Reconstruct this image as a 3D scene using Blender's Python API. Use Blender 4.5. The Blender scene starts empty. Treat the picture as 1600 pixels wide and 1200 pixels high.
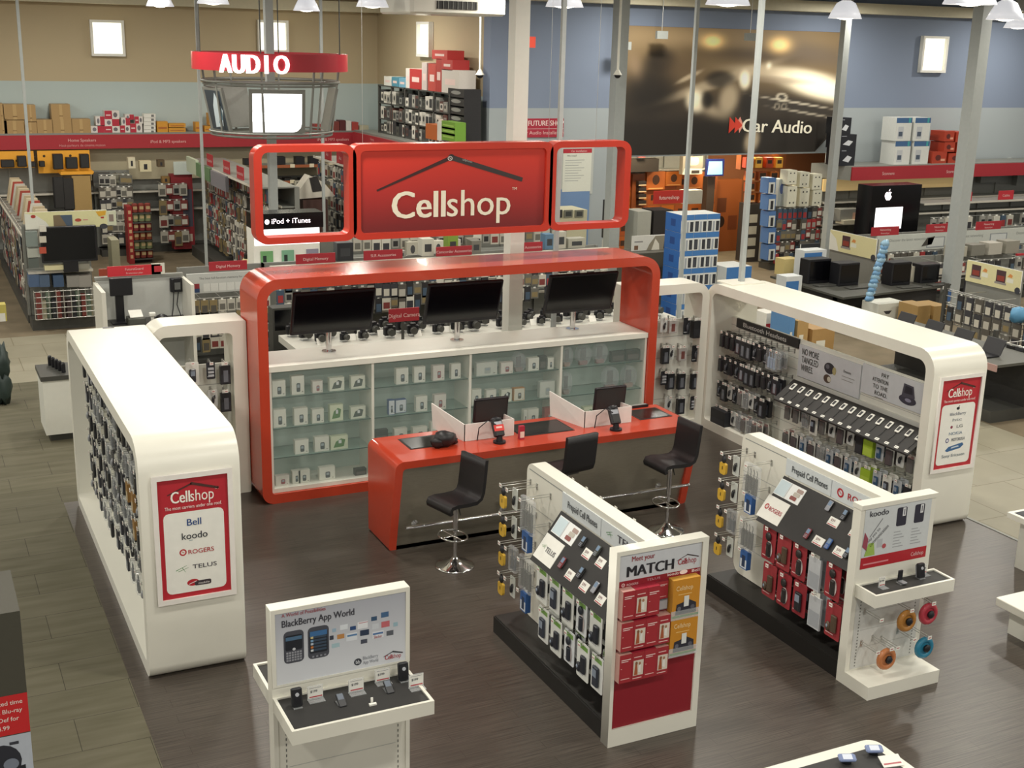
import bpy, math, random
from mathutils import Vector, Matrix
V = Vector
RND = random.Random(11)
sc = bpy.context.scene
COL = sc.collection
PI = math.pi

# ------------------------------------------------------------------ camera
CAM = V((-2.82396, -13.37018, 5.27152))
YAW, PITCH, ROLL, FPX = 0.457998, 0.269835, 0.02511, 1944.078
_cy, _sy, _cp, _sp = math.cos(YAW), math.sin(YAW), math.cos(PITCH), math.sin(PITCH)
FW = V((_sy*_cp, _cy*_cp, -_sp))
_ri = V((_cy, -_sy, 0)); _up = _ri.cross(FW)
CR = _ri*math.cos(ROLL) + _up*math.sin(ROLL)
CU = -_ri*math.sin(ROLL) + _up*math.cos(ROLL)
cam = bpy.data.cameras.new('camera')
cam.sensor_width = 36; cam.sensor_fit = 'HORIZONTAL'; cam.lens = FPX/1600*36
cam.clip_end = 200
cam_o = bpy.data.objects.new('camera', cam)
m3 = Matrix((CR, CU, -FW)).transposed()
cam_o.matrix_world = Matrix.Translation(CAM) @ m3.to_4x4()
COL.objects.link(cam_o); sc.camera = cam_o

def at(u, v, x=None, y=None, z=None):
    """the point of the shop seen at photo position (u, v) on the plane x=, y= or z="""
    d = CR*((u-800)/FPX) - CU*((v-600)/FPX) + FW
    if x is not None: t = (x-CAM.x)/d.x
    elif y is not None: t = (y-CAM.y)/d.y
    else: t = (z-CAM.z)/d.z
    return CAM + d*t

# ------------------------------------------------------------------ light
sc.view_settings.view_transform = 'Standard'; sc.view_settings.look = 'None'
sc.view_settings.gamma = 1.0; sc.view_settings.use_curve_mapping = False
sc.view_settings.exposure = -0.36
w = bpy.data.worlds.new('store_air'); sc.world = w; w.use_nodes = True
w.node_tree.nodes['Background'].inputs[0].default_value = (1.0, 0.975, 0.92, 1)
w.node_tree.nodes['Background'].inputs[1].default_value = 0.46
LAMP_Z = 6.55
LAMP_XY = [(x, y) for y in (-15.5, -10.5, -5.5, -0.5, 4.5, 9.5, 14.5) for x in (-10.0, -4.5, 1.0, 6.5, 12.0, 17.5, 23.0)
           if not (y > 10 and x > 10)]
for (x, y) in LAMP_XY:
    L = bpy.data.lights.new('bay_lamp_light', 'AREA')
    L.shape = 'DISK'; L.size = 0.5; L.energy = 165; L.color = (1.0, 0.955, 0.855)
    o = bpy.data.objects.new('bay_lamp_light', L); o.location = (x, y, LAMP_Z - 0.27)
    COL.objects.link(o)

# ------------------------------------------------------------------ materials
def lin(h):
    h = h.lstrip('#'); r = []
    for i in (0, 2, 4):
        c = int(h[i:i+2], 16)/255
        r.append(c/12.92 if c <= 0.04045 else ((c+0.055)/1.055)**2.4)
    return (*r, 1)
MATS = {}
def mat(name, hexc, rough=0.5, metal=0.0, emit=0.0, noise=0.06, scale=14.0, spec=0.5, bump=0.0, stretch=None, coat=0.0):
    m = bpy.data.materials.new(name); m.use_nodes = True
    nt = m.node_tree; b = nt.nodes['Principled BSDF']; c = lin(hexc)
    b.inputs['Base Color'].default_value = c
    b.inputs['Roughness'].default_value = rough; b.inputs['Metallic'].default_value = metal
    b.inputs['Specular IOR Level'].default_value = spec
    b.inputs['Coat Weight'].default_value = coat
    if noise or bump:
        tc = nt.nodes.new('ShaderNodeTexCoord'); n = nt.nodes.new('ShaderNodeTexNoise')
        n.inputs['Scale'].default_value = scale; n.inputs['Detail'].default_value = 2
        src = tc.outputs['Object']
        if stretch:
            mp = nt.nodes.new('ShaderNodeMapping'); mp.inputs['Scale'].default_value = stretch
            nt.links.new(src, mp.inputs[0]); src = mp.outputs[0]
        nt.links.new(src, n.inputs['Vector'])
        if noise:
            r = nt.nodes.new('ShaderNodeMix'); r.data_type = 'RGBA'
            k1, k2 = 1-noise, 1+noise
            r.inputs[6].default_value = (*[min(1, v*k1) for v in c[:3]], 1)
            r.inputs[7].default_value = (*[min(1, v*k2) for v in c[:3]], 1)
            nt.links.new(n.outputs['Fac'], r.inputs[0]); nt.links.new(r.outputs[2], b.inputs['Base Color'])
        if bump:
            bp = nt.nodes.new('ShaderNodeBump'); bp.inputs['Strength'].default_value = bump
            nt.links.new(n.outputs['Fac'], bp.inputs['Height']); nt.links.new(bp.outputs[0], b.inputs['Normal'])
    if emit:
        b.inputs['Emission Color'].default_value = c; b.inputs['Emission Strength'].default_value = emit
    MATS[name] = m
    return m
def glassy(name, hexc, alpha, rough=0.05):
    m = bpy.data.materials.new(name); m.use_nodes = True; nt = m.node_tree
    nt.nodes.remove(nt.nodes['Principled BSDF']); out = nt.nodes['Material Output']
    t = nt.nodes.new('ShaderNodeBsdfTransparent'); g = nt.nodes.new('ShaderNodeBsdfPrincipled')
    g.inputs['Base Color'].default_value = lin(hexc); g.inputs['Roughness'].default_value = rough
    mx = nt.nodes.new('ShaderNodeMixShader'); mx.inputs[0].default_value = alpha
    nt.links.new(t.outputs[0], mx.inputs[1]); nt.links.new(g.outputs[0], mx.inputs[2])
    nt.links.new(mx.outputs[0], out.inputs[0]); MATS[name] = m
    return m
def grad(name, h1, h2, h3=None, axis='Z', lo=0, hi=1, rough=0.4):
    """a printed poster ground whose ink fades from one colour to another"""
    m = bpy.data.materials.new(name); m.use_nodes = True; nt = m.node_tree; b = nt.nodes['Principled BSDF']
    tc = nt.nodes.new('ShaderNodeTexCoord'); s = nt.nodes.new('ShaderNodeSeparateXYZ')
    mr = nt.nodes.new('ShaderNodeMapRange'); cr = nt.nodes.new('ShaderNodeValToRGB')
    mr.inputs[1].default_value = lo; mr.inputs[2].default_value = hi
    nt.links.new(tc.outputs['Object'], s.inputs[0]); nt.links.new(s.outputs[axis], mr.inputs[0])
    nt.links.new(mr.outputs[0], cr.inputs[0]); nt.links.new(cr.outputs[0], b.inputs['Base Color'])
    cr.color_ramp.elements[0].color = lin(h1); cr.color_ramp.elements[1].color = lin(h2)
    if h3:
        e = cr.color_ramp.elements.new(0.5); e.color = lin(h3)
    b.inputs['Roughness'].default_value = rough; MATS[name] = m
    return m
def G(name): return MATS[name]
_auto = {}
def ink(hexc, rough=0.5):
    k = (hexc, rough)
    if k not in _auto: _auto[k] = mat('ink_'+hexc.lstrip('#'), hexc, rough, noise=0.05, scale=30)
    return _auto[k]
mat('white_laminate', '#e6e4d8', 0.32, noise=0.03, scale=5)
mat('white_panel', '#dcdcd2', 0.5, noise=0.03)
mat('orange_red_gloss', '#c2432b', 0.22, noise=0.04, coat=0.3)
mat('sign_red', '#c63a28', 0.3, noise=0.04)
mat('chrome', '#d8d8d8', 0.12, 1.0, noise=0)
mat('steel_brushed', '#aaa494', 0.30, 0.8, noise=0.16, scale=6, stretch=(2, 2, 30))
mat('black_plastic', '#15151a', 0.4)
mat('black_leather', '#19181a', 0.45, noise=0.2, scale=40, bump=0.1)
mat('black_board', '#2b2a29', 0.6, noise=0.15)
mat('screen_black', '#07070b', 0.18, noise=0)
mat('grey_metal', '#8b8c86', 0.45, 0.3)
mat('dark_metal', '#4c4c48', 0.5, 0.3)
mat('wire', '#c9c9c4', 0.3, 0.8, noise=0)
mat('tag_white', '#efeee6', 0.6)
mat('paper_white', '#ebeae2', 0.6)
mat('paper_grey', '#c9ccd0', 0.6)
mat('red_board', '#a62a33', 0.5)
mat('carton', '#a98a58', 0.8, noise=0.12)
mat('phone_black', '#16171c', 0.5)
mat('phone_silver', '#9a9ca2', 0.3, 0.4)
mat('phone_blue', '#2f5a9c', 0.35)
mat('frosted', '#e9e4de', 0.35)
mat('column_paint', '#a9aeac', 0.55)
mat('tube_lit', '#fff6dc', 0.5, emit=9.0, noise=0)
mat('window_lit', '#fdfbe6', 0.5, emit=1.6, noise=0)
mat('panel_lit', '#ffffff', 0.5, emit=1.5, noise=0)
mat('letters_lit', '#fff2f6', 0.5, emit=1.8, noise=0)
mat('screen_lit', '#8fd0ff', 0.5, emit=1.0, noise=0)
glassy('glass_pane', '#cfe3dc', 0.10)
glassy('glass_shelf', '#9cc0b4', 0.28)
glassy('blister', '#dfe3e6', 0.22, 0.15)
glassy('acrylic', '#e8ecee', 0.30, 0.1)
mat('glass_edge', '#1d3a35', 0.2, noise=0)

# ------------------------------------------------------------------ mesh builder
_txt = {}
def text_geo(s, bold=0.0):
    k = (s, bold)
    if k not in _txt:
        c = bpy.data.curves.new('t', 'FONT'); c.body = s; c.size = 1; c.resolution_u = 3; c.offset = bold
        o = bpy.data.objects.new('t', c); COL.objects.link(o)
        dg = bpy.context.evaluated_depsgraph_get(); dg.update()
        me = o.evaluated_get(dg).to_mesh()
        vs = [v.co.copy() for v in me.vertices]; fs = [tuple(p.vertices) for p in me.polygons]
        o.evaluated_get(dg).to_mesh_clear(); bpy.data.objects.remove(o); bpy.data.curves.remove(c)
        xs = [v.x for v in vs] or [0]
        _txt[k] = (vs, fs, min(xs), max(xs))
    return _txt[k]

class MB:
    def __init__(s, m=None):
        s.v = []; s.f = []; s.mi = []; s.ms = []; s.xf = None; s.sm = set()
        s.cur = (G(m) if m in MATS else ink(m)) if isinstance(m, str) else m
    def _m(s, m):
        assert m or s.cur, 'no material'
        m = m or s.cur
        if isinstance(m, str): m = G(m) if m in MATS else ink(m)
        if m not in s.ms: s.ms.append(m)
        return s.ms.index(m)
    def add(s, vs, fs, m=None, smooth=False):
        b = len(s.v); i = s._m(m)
        if s.xf is not None: vs = [s.xf @ V(p) for p in vs]
        s.v.extend(V(p) for p in vs)
        for f in fs:
            if smooth: s.sm.add(len(s.f))
            s.f.append(tuple(b+k for k in f)); s.mi.append(i)
        return s
    def box(s, x0, x1, y0, y1, z0, z1, m=None):
        if x0 > x1: x0, x1 = x1, x0
        if y0 > y1: y0, y1 = y1, y0
        if z0 > z1: z0, z1 = z1, z0
        vs = [(x, y, z) for z in (z0, z1) for y in (y0, y1) for x in (x0, x1)]
        return s.add(vs, [(0,2,3,1),(4,5,7,6),(0,1,5,4),(2,6,7,3),(0,4,6,2),(1,3,7,5)], m)
    def hexa(s, a, b, m=None):
        """a box between the quad a and the quad b (four points each, same winding)"""
        return s.add(list(a)+list(b), [(3,2,1,0),(4,5,6,7),(0,1,5,4),(1,2,6,5),(2,3,7,6),(3,0,4,7)], m)
    def rbox(s, x0, x1, y0, y1, z0, z1, r=0.01, m=None):
        """box with bevelled edges"""
        vs = []; fs = []
        def ring(z, k):
            b = len(vs)
            for (cx, sx) in ((x0, 1), (x1, -1)):
                pass
            pts = [(x0+k+r*0, y0+r+k), (x0+r+k, y0+k), (x1-r-k, y0+k), (x1-k, y0+r+k), (x1-k, y1-r-k), (x1-r-k, y1-k), (x0+r+k, y1-k), (x0+k, y1-r-k)]
            vs.extend((x, y, z) for x, y in pts); return b
        q = r*0.6
        bs = [ring(z0, q), ring(z0+q, 0), ring(z1-q, 0), ring(z1, q)]
        for a, b in zip(bs, bs[1:]):
            for i in range(8):
                j = (i+1) % 8; fs.append((a+i, a+j, b+j, b+i))
        fs.append(tuple(range(7, -1, -1))); fs.append(tuple(bs[3]+i for i in range(8)))
        return s.add(vs, fs, m)
    def prism(s, pts, d, m=None, smooth=False):
        """polygon pts (3D, in order) pushed along d"""
        n = len(pts); d = V(d); vs = [V(p) for p in pts] + [V(p)+d for p in pts]
        fs = [tuple(range(n))[::-1], tuple(range(n, 2*n))]
        s.add(vs, fs, m)
        return s.add(vs, [(i, (i+1) % n, n+(i+1) % n, n+i) for i in range(n)], m, smooth)
    def loop(s, outer, inner, d, m=None, m_in=None, m_front=None):
        """a closed frame: outer and inner outline with equal point counts, pushed along d"""
        n = len(outer); d = V(d)
        O0 = [V(p) for p in outer]; I0 = [V(p) for p in inner]
        O1 = [p+d for p in O0]; I1 = [p+d for p in I0]
        q = lambda A, B: [(i, (i+1) % n, n+(i+1) % n, n+i) for i in range(n)]
        s.add(O0+I0, q(0, 0), m_front or m); s.add(O1+I1, [t[::-1] for t in q(0, 0)], m)
        s.add(O0+O1, q(0, 0), m, True); s.add(I0+I1, [t[::-1] for t in q(0, 0)], m_in or m, True)
        return s
    def cyl(s, c, r, h, m=None, n=16, axis=(0, 0, 1), r2=None, cap=True):
        a = V(axis).normalized(); u = a.orthogonal().normalized(); w = a.cross(u); c = V(c)
        r2 = r if r2 is None else r2
        vs = [c + (u*math.cos(t)+w*math.sin(t))*r for t in [2*PI*i/n for i in range(n)]]
        vs += [c + a*h + (u*math.cos(t)+w*math.sin(t))*r2 for t in [2*PI*i/n for i in range(n)]]
        s.add(vs, [(i, (i+1) % n, n+(i+1) % n, n+i) for i in range(n)], m, True)
        if cap: s.add(vs, [tuple(range(n))[::-1], tuple(range(n, 2*n))], m)
        return s
    def lathe(s, prof, c=(0, 0, 0), m=None, n=24):
        vs = []; fs = []; k = len(prof); c = V(c)
        for i in range(n):
            t = 2*PI*i/n
            vs += [c + V((r*math.cos(t), r*math.sin(t), z)) for r, z in prof]
        for i in range(n):
            j = (i+1) % n
            for q in range(k-1): fs.append((i*k+q, j*k+q, j*k+q+1, i*k+q+1))
        return s.add(vs, fs, m, True)
    def tube(s, path, r, m=None, n=8, closed=False):
        P = [V(p) for p in path]; k = len(P); vs = []; fs = []
        u = None
        for i, p in enumerate(P):
            a = P[(i+1) % k] if (closed or i < k-1) else p
            b = P[i-1] if (closed or i > 0) else p
            t = (a-b).normalized()
            u = t.orthogonal().normalized() if u is None else (u - t*u.dot(t)).normalized()
            w = t.cross(u)
            vs += [p + (u*math.cos(2*PI*q/n)+w*math.sin(2*PI*q/n))*r for q in range(n)]
        for i in range(k if closed else k-1):
            j = (i+1) % k
            for q in range(n): fs.append((i*n+q, i*n+(q+1) % n, j*n+(q+1) % n, j*n+q))
        s.add(vs, fs, m, True)
        if not closed: s.add(vs, [tuple(range(n))[::-1], tuple(range((k-1)*n, k*n))], m)
        return s
    def blob(s, c, rx, ry, rz, m=None, n=12, k=8, jit=0, seed=0):
        rr = random.Random(seed); vs = [V((0, 0, 0))]; fs = []; c = V(c); vs = []
        for i in range(k+1):
            th = PI*i/k
            for j in range(n):
                a = 2*PI*j/n; q = 1 + (rr.uniform(-jit, jit) if 0 < i < k else 0)
                vs.append(c + V((rx*q*math.sin(th)*math.cos(a), ry*q*math.sin(th)*math.sin(a), rz*q*math.cos(th))))
        for i in range(k):
            for j in range(n): fs.append((i*n+j, (i+1)*n+j, (i+1)*n+(j+1) % n, i*n+(j+1) % n))
        return s.add(vs, fs, m, True)
    def quad(s, a, b, c, d, m=None): return s.add([a, b, c, d], [(0, 1, 2, 3)], m)
    def build(s, name, origin):
        me = bpy.data.meshes.new(name); o = V(origin)
        me.from_pydata([p-o for p in s.v], [], s.f)
        for m in s.ms: me.materials.append(m)
        me.polygons.foreach_set('material_index', s.mi)
        if s.sm: me.polygons.foreach_set('use_smooth', [i in s.sm for i in range(len(s.f))])
        me.update()
        return me

class Face:
    """a flat printed face: origin (lower left), unit vectors along it; layers lie a hair proud of one another"""
    def __init__(s, mb, o, x, y, w=1, h=1):
        s.mb = mb; s.o = V(o); s.x = V(x).normalized(); s.y = V(y).normalized(); s.n = s.x.cross(s.y); s.w = w; s.h = h
        s.k = 0.0012
    def p(s, a, b, l=1): return s.o + s.x*(a*s.w) + s.y*(b*s.h) + s.n*(s.k*l)
    def rect(s, a0, b0, a1, b1, m, l=1):
        s.mb.quad(s.p(a0, b0, l), s.p(a1, b0, l), s.p(a1, b1, l), s.p(a0, b1, l), m); return s
    def rrect(s, a0, b0, a1, b1, r, m, l=1):
        rx, ry = r/s.w, r/s.h; P = []
        for cx, cy, t0 in ((a1-rx, b0+ry, -90), (a1-rx, b1-ry, 0), (a0+rx, b1-ry, 90), (a0+rx, b0+ry, 180)):
            for k in range(4):
                t = math.radians(t0+30*k); P.append(s.p(cx+rx*math.cos(t), cy+ry*math.sin(t), l))
        s.mb.add(P, [tuple(range(len(P)))], m); return s
    def ell(s, a, b, ra, rb, m, l=2, n=18):
        P = [s.p(a+ra*math.cos(2*PI*i/n), b+rb*math.sin(2*PI*i/n), l) for i in range(n)]
        s.mb.add(P, [tuple(range(n))], m); return s
    def ring(s, a, b, ra, rb, q, m, l=2, n=20):
        P = [s.p(a+ra*k*math.cos(2*PI*i/n), b+rb*k*math.sin(2*PI*i/n), l) for k in (1, q) for i in range(n)]
        s.mb.add(P, [(i, (i+1) % n, n+(i+1) % n, n+i) for i in range(n)], m); return s
    def poly(s, pts, m, l=2):
        s.mb.add([s.p(a, b, l) for a, b in pts], [tuple(range(len(pts)))], m); return s
    def line(s, a0, b0, a1, b1, t, m, l=2, t2=None):
        p, q = s.p(a0, b0, l), s.p(a1, b1, l); d = (q-p).normalized(); e = s.n.cross(d)
        t2 = t if t2 is None else t2
        s.mb.quad(p-e*t/2, q-e*t2/2, q+e*t2/2, p+e*t/2, m); return s
    def text(s, t, a, b, size, m, l=3, bold=0.0, sx=1.0, align=0, wide=None, rot=0.0):
        """align -1 left, 0 centre, 1 right; size in metres; wide = full width in metres"""
        vs, fs, lo, hi = text_geo(t)   # heavier faces are struck several times, a little apart
        if not fs: return s
        if wide: sx = wide/(size*(hi-lo))
        off = {-1: lo, 0: (lo+hi)/2, 1: hi}[align]
        c, q = math.cos(rot), math.sin(rot); P = []
        for v in vs:
            X, Y = (v.x-off)*size*sx, v.y*size
            P.append(s.p(a, b, l) + s.x*(X*c-Y*q) + s.y*(X*q+Y*c))
        for i, dx in enumerate((0,) if not bold else (0, -bold*size*.8, bold*size*.8)):
            s.mb.add([p+s.x*dx*c+s.y*dx*q+s.n*(.0006*i) for p in P], fs, m)
        return s

# ------------------------------------------------------------------ objects
WLD = {}
def thing(name, label, cat, loc=(0, 0, 0), mb=None, group=None, kind=None):
    o = bpy.data.objects.new(name, mb.build(name, loc) if mb else None)
    o.location = loc; COL.objects.link(o); WLD[o] = V(loc)
    if mb is None: o.empty_display_size = 0.1
    o['label'] = label; o['category'] = cat
    if group: o['group'] = group
    if kind: o['kind'] = kind
    return o
def part(name, parent, mb, label=None):
    o = bpy.data.objects.new(name, mb.build(name, WLD[parent]))
    COL.objects.link(o); o.parent = parent; WLD[o] = WLD[parent]
    if label: o['label'] = label
    return o
def struct(name, mb, label=None):
    o = bpy.data.objects.new(name, mb.build(name, (0, 0, 0))); COL.objects.link(o); o['kind'] = 'structure'
    if label: o['label'] = label
    return o
KIDS = {}
def kids(o):
    if o not in KIDS: KIDS[o] = list(o.children)
    return KIDS[o]
def clone(root, loc, label, group=None, rz=None, sub=None):
    c = root.copy(); COL.objects.link(c); c.location = loc; c.parent = sub
    if rz is not None: c.rotation_euler = (0, 0, rz)
    if label: c['label'] = label
    if group: c['group'] = group
    for ch in kids(root):
        d = clone(ch, ch.location, None, None, None, c)
    return c
ORD = ['first', 'second', 'third', 'fourth', 'fifth', 'sixth', 'seventh', 'eighth', 'ninth', 'tenth', 'eleventh', 'twelfth',
       'thirteenth', 'fourteenth', 'fifteenth', 'sixteenth', 'seventeenth', 'eighteenth', 'nineteenth', 'twentieth', 'last']
class Proto:
    """first use moves the built thing itself, later uses copy it"""
    name = None
    def __init__(s, root): s.root = root; s.used = False; kids(root)
    def put(s, loc, label, group=None, rz=0.0, name=None):
        if name is None: name = s.name
        if not s.used:
            s.used = True; o = s.root; o.location = loc; o.name = name or o.name; o.rotation_euler = (0, 0, rz); o['label'] = label
            if group: o['group'] = group
            return o
        o = clone(s.root, loc, label, group, rz)
        if name: o.name = name
        return o
def rrpath(a0, b0, a1, b1, r00, r10, r11, r01, P, n=6):
    """rounded rectangle outline: radius per corner (lower left, lower right, upper right, upper left); P maps (a, b) to a point"""
    out = []
    for cx, cy, r, t0 in ((a0, b0, r00, 180), (a1, b0, r10, 270), (a1, b1, r11, 0), (a0, b1, r01, 90)):
        mx = cx + r*(1 if cx == a0 else -1); my = cy + r*(1 if cy == b0 else -1)
        for k in range(n+1):
            t = math.radians(t0+90*k/n); out.append(P(mx+r*math.cos(t), my+r*math.sin(t)))
    return out
X_, Y_, Z_ = V((1, 0, 0)), V((0, 1, 0)), V((0, 0, 1))
# ================================================================== the building
def floor_mat(name, h1, h2, sc_, stretch, rough, joints=None):
    m = bpy.data.materials.new(name); m.use_nodes = True; nt = m.node_tree; b = nt.nodes['Principled BSDF']
    tc = nt.nodes.new('ShaderNodeTexCoord'); mp = nt.nodes.new('ShaderNodeMapping'); mp.inputs['Scale'].default_value = stretch
    n = nt.nodes.new('ShaderNodeTexNoise'); n.inputs['Scale'].default_value = sc_; n.inputs['Detail'].default_value = 4
    cr = nt.nodes.new('ShaderNodeValToRGB'); cr.color_ramp.elements[0].position = 0.3; cr.color_ramp.elements[1].position = 0.7
    cr.color_ramp.elements[0].color = lin(h1); cr.color_ramp.elements[1].color = lin(h2)
    nt.links.new(tc.outputs['Object'], mp.inputs[0]); nt.links.new(mp.outputs[0], n.inputs['Vector'])
    nt.links.new(n.outputs['Fac'], cr.inputs[0]); last = cr.outputs[0]
    if joints:
        bt = nt.nodes.new('ShaderNodeTexBrick'); bt.inputs['Scale'].default_value = 1
        bt.inputs['Brick Width'].default_value, bt.inputs['Row Height'].default_value = joints[:2]
        bt.inputs['Mortar Size'].default_value = joints[2]; bt.inputs['Mortar'].default_value = lin(joints[3])
        bt.inputs['Color1'].default_value = (1, 1, 1, 1); bt.inputs['Color2'].default_value = (.92, .92, .92, 1)
        nt.links.new(tc.outputs['Object'], bt.inputs['Vector'])
        mx = nt.nodes.new('ShaderNodeMix'); mx.data_type = 'RGBA'; mx.blend_type = 'MULTIPLY'; mx.inputs[0].default_value = 1
        nt.links.new(last, mx.inputs[6]); nt.links.new(bt.outputs[0], mx.inputs[7]); last = mx.outputs[2]
    nt.links.new(last, b.inputs['Base Color']); b.inputs['Roughness'].default_value = rough
    MATS[name] = m
floor_mat('dark_laminate', '#3b3530', '#5a524a', 3.0, (0.8, 30, 1), 0.33, (1.25, 0.125, 0.0015, '#a09890'))
floor_mat('olive_carpet', '#57533f', '#676250', 2.2, (0.6, 4, 1), 0.85, (1.0, 0.5, 0.003, '#8c8c88'))
floor_mat('beige_tile', '#8f8a77', '#9b9582', 1.5, (1, 1, 1), 0.5, (0.9, 0.9, 0.006, '#bdb8aa'))
floor_mat('brown_carpet', '#6b604c', '#7d705a', 2.0, (1, 1, 1), 0.85)
fl = MB('beige_tile')
def zone(x0, x1, y0, y1, m): fl.quad((x0, y0, 0), (x1, y0, 0), (x1, y1, 0), (x0, y1, 0), m)
zone(-1.49, 8.05, -22, .95, 'dark_laminate'); zone(-1.49, 8.05, .95, 6.5, 'olive_carpet'); zone(-16, -1.49, -22, 6.5, 'olive_carpet')
zone(-16, -1.49, 6.5, 9.65, 'beige_tile'); zone(-1.49, 8.05, 6.5, 9.65, 'beige_tile'); zone(8.05, 11.2, -22, 9.65, 'beige_tile')
zone(11.2, 34, -22, 9.65, 'brown_carpet'); zone(-16, 34, 9.65, 20, 'brown_carpet')
struct('floor', fl)
# aluminium strip between the dark laminate and the tile
mb = MB('grey_metal'); mb.box(8.03, 8.07, -22, .95, 0, 0.006); struct('trim_1', mb)

def band_mat(name, low, high, z, seam=None):
    m = bpy.data.materials.new(name); m.use_nodes = True; nt = m.node_tree; b = nt.nodes['Principled BSDF']
    tc = nt.nodes.new('ShaderNodeTexCoord'); s = nt.nodes.new('ShaderNodeSeparateXYZ'); mt = nt.nodes.new('ShaderNodeMath')
    mt.operation = 'GREATER_THAN'; mt.inputs[1].default_value = z
    mx = nt.nodes.new('ShaderNodeMix'); mx.data_type = 'RGBA'; mx.inputs[6].default_value = lin(low); mx.inputs[7].default_value = lin(high)
    nt.links.new(tc.outputs['Object'], s.inputs[0]); nt.links.new(s.outputs['Z'], mt.inputs[0])
    nt.links.new(mt.outputs[0], mx.inputs[0]); nt.links.new(mx.outputs[2], b.inputs['Base Color'])
    b.inputs['Roughness'].default_value = 0.8; MATS[name] = m
band_mat('beige_wall', '#b3c0be', '#b9a98a', 4.07)
band_mat('blue_wall', '#a3abae', '#7f8ba0', 3.84)
YB1, XS, YB2, ZT = 18.5, 8.717, 11.482, 7.4
w1 = MB('beige_wall'); w1.box(-16, XS+.2, YB1, YB1+.2, 0, ZT); struct('wall_back', w1)
w2 = MB('beige_wall'); w2.box(XS, XS+.2, YB2+.35, YB1, 0, ZT); struct('wall_side', w2)
w3 = MB('blue_wall')
w3.box(XS, 11.95, YB2, YB2+.35, 0, ZT); w3.box(11.95, 18.15, YB2, YB2+.2, 2.74, ZT)
w3.box(18.15, 34, YB2, YB2+.2, 0, ZT)
struct('wall_front', w3)
# the car audio bay opens below the mural
mb = MB(ink('#7a4a2a', 0.8)); mb.box(11.75, 22, 14.0, 14.2, 0, 3.2); mb.box(11.75, 11.95, YB2+.35, 14.0, 0, 3.2)
mb.box(11.75, 22, YB2+.2, 14.2, 3.2, 3.3)
struct('wall_bay', mb)
for x in (13.3, 15.2, 17.0):   # unseen warm fill lights, added to brighten the bay
    a = bpy.data.lights.new('bay_fill_light', 'AREA'); a.shape = 'DISK'; a.size = .4; a.energy = 85; a.color = (1, .85, .6)
    o = bpy.data.objects.new('bay_fill_light', a); o.location = (x, 12.4, 3.15); COL.objects.link(o)
mb = MB(mat('ceiling_grey', '#9a9a96', 0.9)); mb.box(-16, 34, -22, 19, ZT, ZT+.1); struct('ceiling', mb)
mb = MB(mat('beam_paint', '#d2cbb0', 0.6)); mb.box(-16, XS, YB1-.5, YB1, 5.85, 6.1); mb.box(XS, 34, YB2-.5, YB2, 6.08, 6.32)
struct('trim_2', mb)

# ------------------------------------------------------------------ lit square windows high on the walls
def wall_light(o, x, w_, h_, lab):
    y = Z_; n = V(x).cross(Z_); o = V(o)
    t = thing('wall_lightbox', lab, 'light', o, group=None)
    fr = MB('paper_white'); P = lambda a, b: o + V(x)*a + Z_*b
    fr.loop([P(0, 0), P(w_, 0), P(w_, h_), P(0, h_)], [P(.06, .06), P(w_-.06, .06), P(w_-.06, h_-.06), P(.06, h_-.06)], -n*-.12)
    part('frame', t, fr)
    d = MB('window_lit'); f = Face(d, o + n*.03, x, Z_, w_, h_); f.rect(.05, .05, .95, .95, 'window_lit'); part('diffuser', t, d)
    a = bpy.data.lights.new('lightbox_glow', 'AREA'); a.shape = 'SQUARE'; a.size = w_*.8; a.energy = 16; a.color = (1, .95, .75)
    g = bpy.data.objects.new('lightbox_glow', a); g.location = o + V(x)*w_/2 + Z_*h_/2 + n*.16
    g.rotation_euler = n.to_track_quat('-Z', 'Z').to_euler(); COL.objects.link(g)
wall_light((1.52, YB1-.01, 4.66), X_, .78, .83, 'glowing white square lightbox high on beige wall above the stacked cartons')
wall_light((5.53, YB1-.01, 4.82), X_, .78, .78, 'glowing square lightbox on beige wall partly behind the grey column')
wall_light((XS-.01, 15.44, 4.83), -Y_, .8, .8, 'narrow glowing lightbox above the red boxes near the wall corner')
wall_light((20.68, YB2-.01, 4.72), X_, .85, .9, 'glowing white lightbox alone on the blue wall')

# ------------------------------------------------------------------ high bay lamps
def make_lamp():
    t = thing('high_bay_lamp', 'x', 'lamp', (0, 0, 0))
    s = MB('paper_white')
    s.lathe([(.07, .26), (.14, .22), (.20, .11), (.25, 0), (.24, 0), (.19, .10), (.07, .22)], m=mat('lamp_shade', '#e4e6ec', .3, emit=.7, noise=0)); part('shade', t, s)
    b = MB('tube_lit'); b.blob((0, 0, .06), .17, .17, .08); part('bulb', t, b)
    h = MB('grey_metal'); h.cyl((0, 0, .30), .09, .25); h.cyl((0, 0, .55), .012, 1.2, n=6); part('housing', t, h)
    return Proto(t)
LP = make_lamp()
for (u, v), lab in zip([(250, 10), (333, 6), (479, 17), (582, 11), (882, 11), (1137, 8), (1320, 29), (1515, 7), (1590, 44), (1570, 31)],
        ['round white ceiling lamp left above the beige wall', 'ceiling lamp above the red audio ring, left of the grey column', 'ceiling lamp just right of the grey column behind the audio ring',
         'ceiling lamp left of the air conditioner over the far corner', 'ceiling lamp between the white column and the grey pole', 'bright ceiling lamp above the car mural',
         'glaring ceiling lamp at the right edge of the car mural', 'wide near ceiling lamp left of the thick right column', 'rightmost of the bright ceiling lamps beside the right column', 'upper bright lamp right beside the thick right column']):
    p = at(u, v, z=5.7); LP.put(p, lab, 'high bay lamps')

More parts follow.
